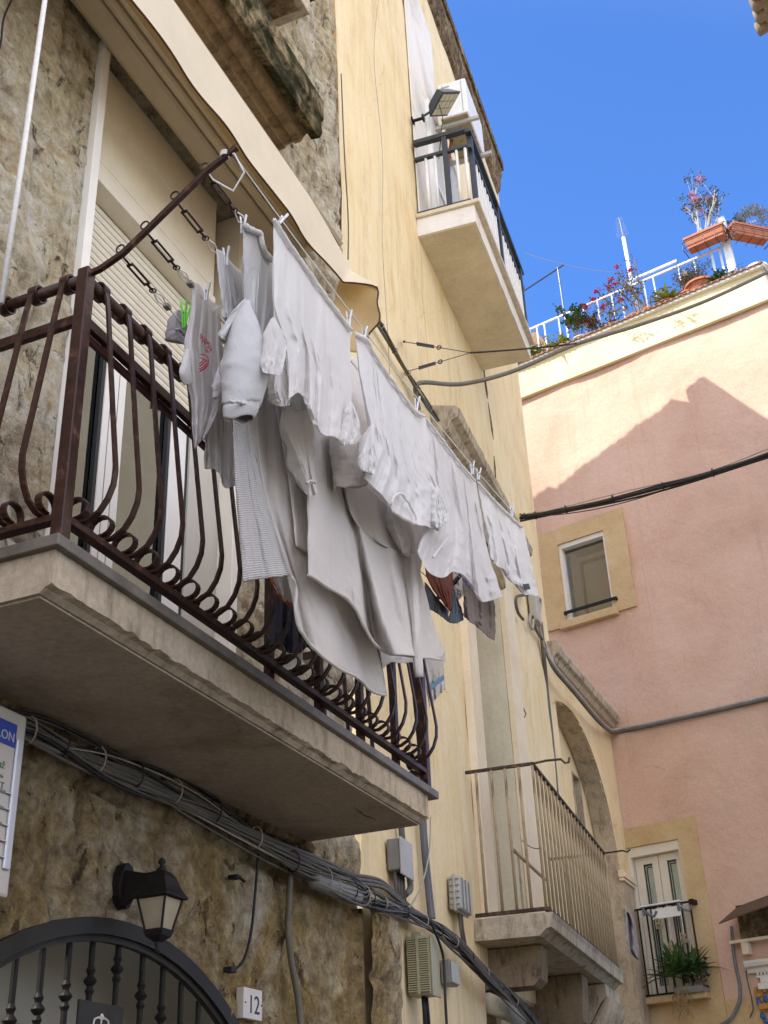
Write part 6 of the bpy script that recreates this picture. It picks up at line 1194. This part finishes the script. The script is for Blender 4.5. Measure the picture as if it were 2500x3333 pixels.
def shrub(name, label, cat, base, h, wd, n_st, n_lf, lf, stem='stem', flower=None, nfl=0, seed=1, ln=.06, lw=.03, lean=Vector((0, 0, 0)), group=None, upper=.35):
    rn = random.Random(seed); t = thing(name, label, cat, tuple(base), group); bs, bl, bf_ = MB(), MB(), MB(); tips = []
    for k in range(n_st):
        p = Vector(base)+Vector((rn.uniform(-.3, .3)*wd, rn.uniform(-.15, .15)*wd, 0)); d = Vector((rn.uniform(-1, 1)*wd, rn.uniform(-.6, .6)*wd, h*rn.uniform(.6, 1)))+lean*rn.uniform(.5, 1); pts = [p]
        for i in range(1, 6): pts.append(p+d*(i/5)+Vector((rn.uniform(-1, 1), rn.uniform(-1, 1), 0))*.05*h*(i/5))
        bs.tube([tuple(q) for q in pts], [.008*h+.004-.0012*i for i in range(6)], 5); tips.append(pts[-1])
        for _ in range(3):
            q = pts[rn.randint(2, 4)]; e = q+Vector((rn.uniform(-1, 1)*wd*.5, rn.uniform(-.5, .5)*wd, h*rn.uniform(.1, .35))); bs.tube([tuple(q), tuple((q+e)/2+Vector((0, 0, -.02))), tuple(e)], .004, 4); tips.append(e); pts.append(e)
        for _ in range(n_lf//n_st):
            i = rn.random(); i = upper+(1-upper)*i; q = pts[min(len(pts)-1, int(i*len(pts)))]+Vector((rn.gauss(0, .04), rn.gauss(0, .04), rn.gauss(0, .04))); leaf(bl, q, rdir(rn), ln*rn.uniform(.6, 1.3), lw*rn.uniform(.7, 1.2), rn.uniform(0, .6), 3)
    bs.build('stem', stem, t); bl.build('foliage', lf, t)
    if flower:
        for k in range(nfl):
            q = tips[k % len(tips)]+Vector((rn.gauss(0, .02), rn.gauss(0, .02), .02))
            f = MB()
            for _ in range(16): leaf(f, q+Vector((rn.gauss(0, .022), rn.gauss(0, .022), rn.gauss(0, .015))), rdir(rn, .1), .045, .04, .3, 2)
            f.build('flower', flower, t)
    return t
def rosette(name, label, base, r, n, lf, seed=2, lw=.05, cat='plant', up=.5, droop=.5, tuft=1, spread=0):
    rn = random.Random(seed); t = thing(name, label, cat, tuple(base)); b = MB()
    for c_ in range(tuft):
        o = Vector(base)+Vector((rn.uniform(-1, 1)*spread, rn.uniform(-.3, .3)*spread, rn.uniform(0, .6)*spread))
        for k in range(n):
            a = rn.uniform(0, 6.283); e = rn.uniform(-.1, 1.3); d = Vector((math.cos(a)*math.cos(e), math.sin(a)*math.cos(e), math.sin(e)+up*.3)); leaf(b, o, d, r*rn.uniform(.6, 1.1), lw*rn.uniform(.8, 1.2), droop*rn.uniform(.2, 1.2), 6)
    b.build('foliage', lf, t); return t
# aloe on the french balcony
base = OC(1470, 2120, .24)
al = rosette('aloe', 'dark green spiky aloe spilling through the black juliet railing', base, .50, 30, 'leaf', 4, .05, tuft=5, spread=.24, droop=.35)
rn = random.Random(9); b = MB()
for k in range(16): p = Vector(base)+dC*rn.uniform(-.05, .12)+Vector((0, 0, -.05)); b.tube([tuple(p), tuple(p+dC*rn.uniform(-.1, .15)+nC*.06+Vector((0, 0, -.15))), tuple(p+dC*rn.uniform(-.15, .25)+nC*.08+Vector((0, 0, -rn.uniform(.25, .42))))], .006, 4)
b.build('dry_roots', 'leaf_dry', al)
t = thing('flower_trough', 'low dark trough of soil at the foot of the black juliet railing', 'trough', tuple(OC(1480, 2140, .2))); u, z = hC(1460, 2146, .2)
MB(FC).prism([(.05, z-.02), (.25, z-.02), (.28, z+.06), (.03, z+.06)], u-.0, u+.40).build('tub', 'grey_box', t, bevel=.006); MB(FC).box(u, u+.40, .05, .26, z+.04, z+.065).build('soil', 'soil', t)
for k in range(3):
    p = OC(1505+6*k, 2118-6*k, .24)
al2 = shrub('succulent', 'broad leaved succulent right of the aloe at the end of the trough', 'plant', OC(1512, 2130, .24), .3, .12, 4, 40, 'leaf_dark', seed=12, ln=.09, lw=.06)
# ================================================================ roof terrace
wT = -.22; K1 = lambda x, y: (1061.7+.36*x, 398.1+.36*y)
TR = thing('terrace_railing', 'chipped white painted railing along the roof terrace of the pink house', 'railing', tuple(FC(0, wT, ZR)))
def T1(x, y, w_=wT): return hC(*K1(x, y), w_)
l0, l1 = T1(265, 868), T1(1222, 432); zr_ = (l0[1]+l1[1])/2
MB(FC).box(l0[0]-1.2, l1[0]+.05, wT-.018, wT+.018, zr_-.018, zr_+.018).build('top_rail', 'terrace_metal', TR, bevel=.004)
m0, m1 = T1(845, 566), T1(1112, 458)
MB(FC).box(m0[0], m1[0], wT-.02, wT+.02, m1[1]-.02, m1[1]+.02).build('upper_rail', 'terrace_metal', TR, bevel=.004)
pxs = [180, 228, 268, 312, 398, 440, 490, 545, 630, 715, 770, 905, 962, 1112, 1205]
for x in pxs:
    yy = 865-(x-265)*.4555; u = T1(x+4, yy)[0]
    MB(FC).box(u-.011, u+.011, wT-.009, wT+.009, ZR+.05, zr_-.022).build('picket', 'terrace_metal', TR)
for x in (1320, 1375): 
    u = T1(x, 420)[0]; MB(FC).box(u-.018, u+.018, wT-.018, wT+.018, ZR+.05, zr_+.02).build('picket', 'terrace_metal', TR)
for x in (575, 675, 845, 1010, 1060, 1160, 1260):
    yy = 865-(x-265)*.4555; u = hC(*K1(x, yy), -1.6)[0]; MB(FC).box(u-.012, u+.012, -1.61, -1.59, ZR, ZR+1.25).build('rear_picket', 'charcoal', TR)
cp = hC(*K1(1395, 200), wT); cb0 = T1(1452, 540)
MB(FC).box(cb0[0]-.06, cb0[0]+.06, wT-.06, wT+.06, ZR+.04, cp[1]).build('corner_post', 'terrace_metal', TR, bevel=.006)
MB(FC).box(cb0[0]-.067, cb0[0]+.067, wT-.067, wT+.067, ZR+.04, ZR+.32).build('post_foot', 'charcoal', TR)
l2 = cb0[0]+.06
MB(FC).box(l1[0]+.05, l2-.12, wT-.016, wT+.016, zr_-.018, zr_+.018).build('top_rail', 'terrace_metal', TR)
# antenna mast
am = T1(880, 790, -.30); aT = T1(795, 318, -.30); tp = T1(766, 160, -.30)
t = thing('antenna_mast', 'white painted mast with a thin many-toothed aerial at the top', 'antenna', tuple(FC(am[0], -.30, ZR)))
MB(FC).tube([(am[0], -.30, ZR-.02), (am[0]-.02, -.30, aT[1])], .032, 10).build('mast', 'terrace_metal', t, smooth=True)
b = MB(FC).tube([(am[0]-.02, -.30, aT[1]-.05), (am[0]-.06, -.38, aT[1]+.5), (am[0]-.10, -.46, tp[1])], .008, 6); b.build('boom', 'grey_box', t)
b = MB(FC)
for k in range(14):
    f = k/13; z = aT[1]+.05+(tp[1]-aT[1]-.05)*f; u = am[0]-.03-.07*f; ln = .10*(1-.6*f)+.02; b.tube([(u-ln, -.3-.16*f, z+.012), (u+ln, -.3-.16*f, z-.012)], .0018, 4)
b.build('element', 'grey_box', t)
for s in (1, -1): MB(FC).tube([(am[0]+.09*s+.05*math.cos(a*.5), -.28, ZR+(1.0 if s < 0 else .45)+.05*math.sin(a*.5)) for a in range(12)], .006, 5).build('scroll', 'terrace_metal', t)
p0 = T1(440, 770, -1.0); p1 = T1(414, 492, -1.0); q0 = T1(232, 590, -1.0); q1 = T1(434, 482, -1.0)
t = thing('washing_pole', 'thin dark pole with a slanting arm standing on the terrace left of the antenna', 'pole', tuple(FC(p0[0], -1, ZR)))
MB(FC).tube([(p0[0], -1, ZR), (p0[0]-.02, -1, p1[1])], .016, 6).build('pole', 'charcoal', t); MB(FC).tube([(q0[0]-.4, -1, q0[1]-.18), (q1[0], -1, q1[1])], .018, 6).build('arm', 'charcoal', t)
cable('far_wire', 'hair-thin wire crossing the blue sky behind the high balcony', 'wire', sag(OC(*K1(200, 412), -.6), OC(*K1(830, 535), -.3), .1), .005, 'cable')
# planters
def planter(name, label, u, z, w_, du, hgt, dep, seed, yaw=0):
    t = thing(name, label, 'planter', tuple(FC(u, w_, z)), 'terracotta window boxes on the terrace corner'); ca, sa = math.cos(yaw), math.sin(yaw)
    fr = lambda a, b_, c: FC(u+a*ca-b_*sa, w_+a*sa+b_*ca, z+c)
    d = dep/2
    v = [(-du*.46, -d*.75, 0), (du*.46, -d*.75, 0), (du*.46, d*.75, 0), (-du*.46, d*.75, 0), (-du/2, -d, hgt), (du/2, -d, hgt), (du/2, d, hgt), (-du/2, d, hgt)]
    MB(fr).add(v, [(3, 2, 1, 0), (0, 1, 5, 4), (1, 2, 6, 5), (2, 3, 7, 6), (3, 0, 4, 7)]).build('box', 'terracotta', t, bevel=.006, solid=.012)
    MB(fr).box(-du/2-.015, du/2+.015, d-.004, d+.018, hgt-.03, hgt+.012).box(-du/2-.015, du/2+.015, -d-.018, -d+.004, hgt-.03, hgt+.012).box(-du/2-.017, -du/2+.004, -d+.005, d-.005, hgt-.03, hgt+.011).box(du/2-.004, du/2+.017, -d+.005, d-.005, hgt-.03, hgt+.011).build('rim', 'terracotta', t, bevel=.004)
    MB(fr).box(-du*.47, du*.47, -d*.9, d*.9, hgt*.7, hgt*.86).build('soil', 'soil', t)
    b = MB(fr); e = d+.03
    for zz in (.0, hgt*.55): b.tube([(-du*.56, -e, zz), (-du*.56, e, zz), (du*.56, e, zz), (du*.56, -e, zz)], .006, 5)
    for a in (-.56, -.28, 0, .28, .56): b.tube([(du*a, -e, -.02), (du*a, e, -.02), (du*a, e, hgt*.58)], .005, 5)
    b.build('wire_basket', 'charcoal', t); return fr
pa, pb = T1(1215, 410, .0), T1(1385, 345, .0); fr1 = planter('window_box', 'terracotta window box in a wire basket with pink flowers, left of the corner post', (pa[0]+pb[0])/2, zr_-.02, .02, .66, .21, .22, 1)
pc = T1(1530, 400, -.25); fr2 = planter('window_box', 'terracotta window box turned sideways right of the corner post', cb0[0]+.36, zr_-.02, -.30, .66, .21, .22, 2, R(-52))
shrub('flowering_plant', 'tall pink flowering plant growing out of the left window box', 'plant', fr1(-.05, 0, .16), 1.15, .42, 9, 520, 'leaf_grey', 'stem_pale', 'flower_pink', 12, seed=21, ln=.055, lw=.028, lean=Vector((0, 0, 0)))
rn = random.Random(3); t = thing('curry_plant', 'round silvery grey bush in the sideways window box', 'plant', tuple(fr2(.1, 0, .2))); b = MB(); c0_ = fr2(.12, .02, .36)
for k in range(900):
    d = rdir(rn, .1); p = c0_+d*rn.uniform(.12, .30); leaf(b, p, d+rdir(rn)*.6, .06, .014, .2, 2)
b.build('foliage', plain('silver_leaves', (.27, .26, .21, 1), .8, var=.3), t)
shrub('trailing_plant', 'small green plant at the near end of the sideways window box', 'plant', fr2(-.26, 0, .18), .16, .12, 4, 60, 'leaf', seed=25, ln=.05, lw=.03)
t = thing('dead_creeper', 'dry pinkish creeper hanging over the near end of the sideways window box', 'plant', tuple(fr2(-.3, .1, .15))); b = MB()
for k in range(70): leaf(b, fr2(-.35+rn.uniform(-.02, .03), rn.uniform(-.12, .14), rn.uniform(-.02, .2)), rdir(rn, -.4), .05, .03, .5, 2)
b.build('foliage', plain('dry_pink_leaves', (.5, .33, .27, 1), .9, var=.3), t)
rimp = thing('clay_saucer', 'upturned clay bowl at the very corner of the terrace coping', 'bowl', tuple(FC(cb0[0]+.42, -.1, ZR+.05))); MB(FC).lathe([(.20, ZR+.05), (.21, ZR+.08), (.19, ZR+.12), (.13, ZR+.16), (.02, ZR+.17)], (cb0[0]+.40, -.12), 16).build('bowl', 'white_stucco', rimp, smooth=True)
def pot(label, px, r, h, w_, mat='terracotta'):
    u, z = T1(*px, w_); t = thing('flower_pot', label, 'flower pot', tuple(FC(u, w_, ZR)), 'pots standing on the terrace edge'); z = ZR+.05
    MB(FC).lathe([(r*.7, z), (r*.95, z+h*.8), (r*1.08, z+h*.81), (r*1.08, z+h), (r*.9, z+h), (r*.88, z+h*.9)], (u, w_), 16).build('pot', mat, t, smooth=False); return FC(u, w_, z+h)
q = pot('terracotta pot under the left window box on the terrace edge', (1265, 640), .26, .2, -.15); shrub('grey_bush', 'grey dry bush with tiny white flowers in the pot under the window box', 'plant', q, .45, .3, 10, 520, 'leaf_grey', seed=31, ln=.045, lw=.014, flower='white_metal', nfl=4)
q = pot('pot of the dry bush at the terrace edge, left of the big terracotta pot', (1180, 660), .16, .12, -.13); shrub('dry_bush', 'pale brown bush left of the terracotta pot on the terrace', 'plant', q, .45, .2, 9, 420, 'leaf_dry', seed=33, ln=.045, lw=.018)
q = pot('small pot of the yellow-green agave on the terrace', (1050, 700), .16, .12, -.13); rosette('agave', 'bright yellow-green agave between the railing bars', q, .42, 46, 'leaf_yellow', 35, .05, tuft=2, spread=.06)
for k, (x, h_, sd, nf) in enumerate(((940, 1.15, 41, 5), (850, .8, 43, 3), (715, .85, 45, 4))):
    q = pot(['pot of the tallest red oleander, right of the antenna mast', 'pot of the short red oleander at the foot of the antenna mast', 'pot of the red oleander left of the antenna mast'][k], (x, 790-(x-700)*.42), .14, .12, -.13)
    shrub('oleander', ['tallest sparse red flowering plant, right of the antenna mast', 'short red flowering plant at the foot of the antenna mast', 'sparse red flowering plant left of the antenna mast'][k], 'plant', q, h_, .32, 6, 200, 'leaf_dry' if k != 1 else 'leaf', 'stem', 'flower_red', nf, seed=sd, ln=.05, lw=.022, lean=Vector((-.25 if k else -.3, 0, 0)), group='red flowering plants on the terrace')
q = pot('grey pot of the green bush near the left end of the terrace', (540, 940), .15, .12, -.13, 'pale_box'); shrub('green_bush', 'leafy dark green bush near the left end of the terrace railing', 'plant', q, .75, .25, 8, 340, 'leaf', seed=51, ln=.08, lw=.05)
q = pot('pot of the reddish bush beside the leafy green bush', (600, 920), .14, .1, -.14); shrub('red_leaved_bush', 'reddish brown leaved bush right of the leafy green bush', 'plant', q, .4, .2, 6, 220, 'leaf_red', seed=53, ln=.05, lw=.03)
q = pot('pot of the yellowish agave at the left of the terrace', (425, 990), .15, .1, -.13); rosette('yucca', 'yellow-green spiky yucca at the left of the terrace', q, .40, 40, 'leaf_yellow', 55, .06)
q = pot('pot of the low succulent next to the yucca', (470, 960), .12, .08, -.12); rosette('low_succulent', 'low green succulent right of the yucca', q, .26, 34, 'leaf', 56, .05)
for k, (x, m_) in enumerate(((235, 'leaf_yellow'), (205, 'leaf'), (330, 'leaf_yellow'), (700, 'leaf'), (1340, 'leaf'), (1410, 'leaf'))):
    u = T1(x, 1100-(x-165)*.44, -.1)[0]
    shrub('creeping_plant', ['yellowish creeper at the far left end of the terrace', 'green creeper in the corner by the high balcony', 'yellowish creeper below the yucca', 'low green creeper in the middle of the terrace edge', 'low green creeper under the window box', 'low green creeper by the corner post'][k], 'plant', FC(u, -.1, ZR+.05), .30 if k < 3 else .20, .30, 8, 320, m_, seed=60+k, ln=.05, lw=.03, group='creepers along the terrace edge')
t = thing('garden_ornament', 'small pale figurine pot on the terrace left of the antenna mast', 'ornament', tuple(FC(T1(765, 845)[0], -.3, ZR))); u = T1(765, 845, -.3)[0]
MB(FC).lathe([(.06, ZR+.05), (.09, ZR+.12), (.08, ZR+.2), (.04, ZR+.24), (.055, ZR+.29), (.03, ZR+.34), (.01, ZR+.35)], (u, -.3), 12).build('body', 'white_stucco', t, smooth=True)
for k in range(2):
    u, z = hC(*K1(1115+(-255)*k, 800+85*k), .06)
    t = thing('hanging_vine', ['bare vine with a few leaves hanging over the cream band on the right', 'bare vine with a few leaves hanging over the cream band in the middle'][k], 'plant', tuple(FC(u, .08, ZR)), 'vines over the coping'); b = MB(); bl = MB(); rn = random.Random(70+k)
    for s in range(2):
        pts = [FC(u-.42+.08*s, -.05, ZR+.10), FC(u-.38+.10*s, .12, ZR+.16), FC(u-.32+.14*s, .26, ZR+.14), FC(u-.22+.2*s, .36, ZR+.06)]; b.tube([tuple(p) for p in pts], .007, 5)
        for _ in range(12): leaf(bl, pts[-1]+Vector((rn.gauss(0, .05), rn.gauss(0, .03), rn.gauss(0, .03))), rdir(rn, -.2), .06, .04, .4, 2)
    b.build('stem', 'stem', t); bl.build('foliage', 'leaf_grey', t)
t = thing('terrace_shed', 'little brown tiled lean-to roof at the left end of the terrace', 'shed', tuple(FC(-1.2, -1.5, ZR))); a0_ = hC(*K1(345, 975), -1.2); a1_ = hC(*K1(270, 885), -1.2)
MB(FC).prism([(a0_[0]-2, ZR-.2), (a0_[0], ZR-.2), (a0_[0], a0_[1]), (a1_[0], a1_[1]), (a1_[0]-1.4, a1_[1]+.35), (a0_[0]-2, a1_[1]+.3)], -1.9, -1.2, 1).build('roof', 'tile', t)
# ================================================================ shrine with canopy on the pink wall
KS = lambda x, y: (1513+.1448*x, 1891.2+.1448*y)
def S(x, y, w_=.0): return hC(*KS(x, y), w_)
t = thing('shrine_canopy', 'rusty curved metal canopy over the wall shrine at the lower right', 'canopy', tuple(FC(S(290, 720)[0], 0, S(290, 720)[1])))
c0_ = S(290, 715, .55); c1_ = S(530, 780, .08); c2_ = S(1008, 285, .55)
nsg = 24; v = []; uA, uBb = c0_[0], c0_[0]+1.9; zc0 = c0_[1]
for i in range(nsg+1):
    f = i/nsg; u = uA+(uBb-uA)*f; rise = .30*math.sin(min(1, f*1.0)*math.pi*.5+.0)*1.0
    for w_, dz in ((.0, .34), (.58, .0), (.58, -.02), (.0, .30)): v.append((u+(.16*(1-w_/.58) if i == 0 else 0), w_+.01, zc0+dz*.75+rise*.8))
MB(FC).add(v, [(i*4+k, i*4+(k+1) % 4, i*4+4+(k+1) % 4, i*4+4+k) for i in range(nsg) for k in range(4)]+[(0, 1, 2, 3), (nsg*4, nsg*4+1, nsg*4+2, nsg*4+3)]).build('sheet', plain('rusty_sheet_metal', (.075, .045, .025, 1), .7, var=.3), t)
e0, e1 = S(445, 1020, .12), S(1008, 790, .12)
MB(FC).box(e0[0], e0[0]+1.6, .0, .14, e0[1]+.0, e0[1]+.035).build('shelf', 'plaster_pale', t); x_ = S(610, 1040, .12); MB(FC).box(x_[0], x_[0]+.09, 0, .14, e0[1]-.15, e0[1]-.002).build('bracket', 'plaster_pale', t, bevel=.006)
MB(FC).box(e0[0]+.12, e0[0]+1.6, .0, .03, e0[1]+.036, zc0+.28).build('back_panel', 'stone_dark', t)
sh = thing('wall_shrine', 'white stucco shrine with dentils, gold scroll and blue painted ornament', 'shrine', tuple(FC(S(640, 1320)[0], 0, S(640, 1320)[1])))
a_ = S(640, 1315, .14); u0_, z0_ = a_
b = MB(FC).prism([(0, z0_-.11), (.04, z0_-.11), (.06, z0_-.06), (.12, z0_-.04), (.14, z0_), (.14, z0_+.03), (0, z0_+.035)], u0_+.0, u0_+1.4); b.build('cornice', 'white_stucco', sh, bevel=.004)
b = MB(FC)
for k in range(24): b.box(u0_+.12+.045*k, u0_+.145+.045*k, .0, .055, z0_-.145, z0_-.112)
b.box(u0_+.1, u0_+1.4, 0, .045, z0_-.17, z0_-.146).build('dentil_band', 'white_stucco', sh)
b = MB(FC).prism([(u0_+.36, z0_+.035), (u0_+.48, z0_+.10), (u0_+.62, z0_+.12), (u0_+1.2, z0_+.12), (u0_+1.2, z0_+.035)], 0, .10, 1); b.build('pediment', 'white_stucco', sh, bevel=.006)
zz = S(780, 1640, .1)[1]
MB(FC).box(u0_+.15, u0_+1.4, 0, .05, zz+.02, z0_-.171).build('frieze', 'white_stucco', sh); MB(FC).box(u0_+.12, u0_+1.4, 0, .10, zz-.055, zz+.019).build('ledge', 'white_stucco', sh, bevel=.006)
MB(FC).box(u0_+.22, u0_+1.4, 0, .03, zz-1.1, zz-.056).build('niche_back', 'white_stucco', sh)
sc0 = S(880, 1750, .06); b = MB(FC).tube([(sc0[0]+(.075-.0042*k)*math.cos(k*.55), .06, sc0[1]-.0+(.075-.0042*k)*math.sin(k*.55)) for k in range(17)], [.024-.001*k for k in range(17)], 8); b.build('scroll', 'gold', sh, smooth=True)
for (p, q, rr) in (((840, 1830), (930, 1960), .035), ((960, 1600), (1000, 1650), .035), ((965, 1800), (1008, 1900), .04), ((910, 2040), (960, 2140), .035), ((955, 2140), (1008, 2200), .035)):
    a0_, a1_ = S(*p, .06), S(*q, .06); MB(FC).tube([(a0_[0], .05, a0_[1]), ((a0_[0]+a1_[0])/2-.01, .06, (a0_[1]+a1_[1])/2), (a1_[0], .05, a1_[1])], [rr*.5, rr, rr*.5], 8).build('painted_leaf', 'blue_paint', sh, smooth=True)
g0 = S(870, 1950, .08); MB(FC).box(g0[0], g0[0]+.8, 0, .09, g0[1]-.04, g0[1]+.03).build('gilded_moulding', 'gold', sh, bevel=.006)
single(MB(FC).tube([tuple((u, .03, z)) for u, z in (S(690, 1420), S(720, 1600), S(770, 1800), S(800, 2000), S(750, 2120))], .009, 6).build('shrine_wire', 'cable', smooth=True), 'thin wire hanging on the pink wall just left of the shrine', 'wire')
for o in list(sc.objects):
    if '_b' in o: del o['_b']
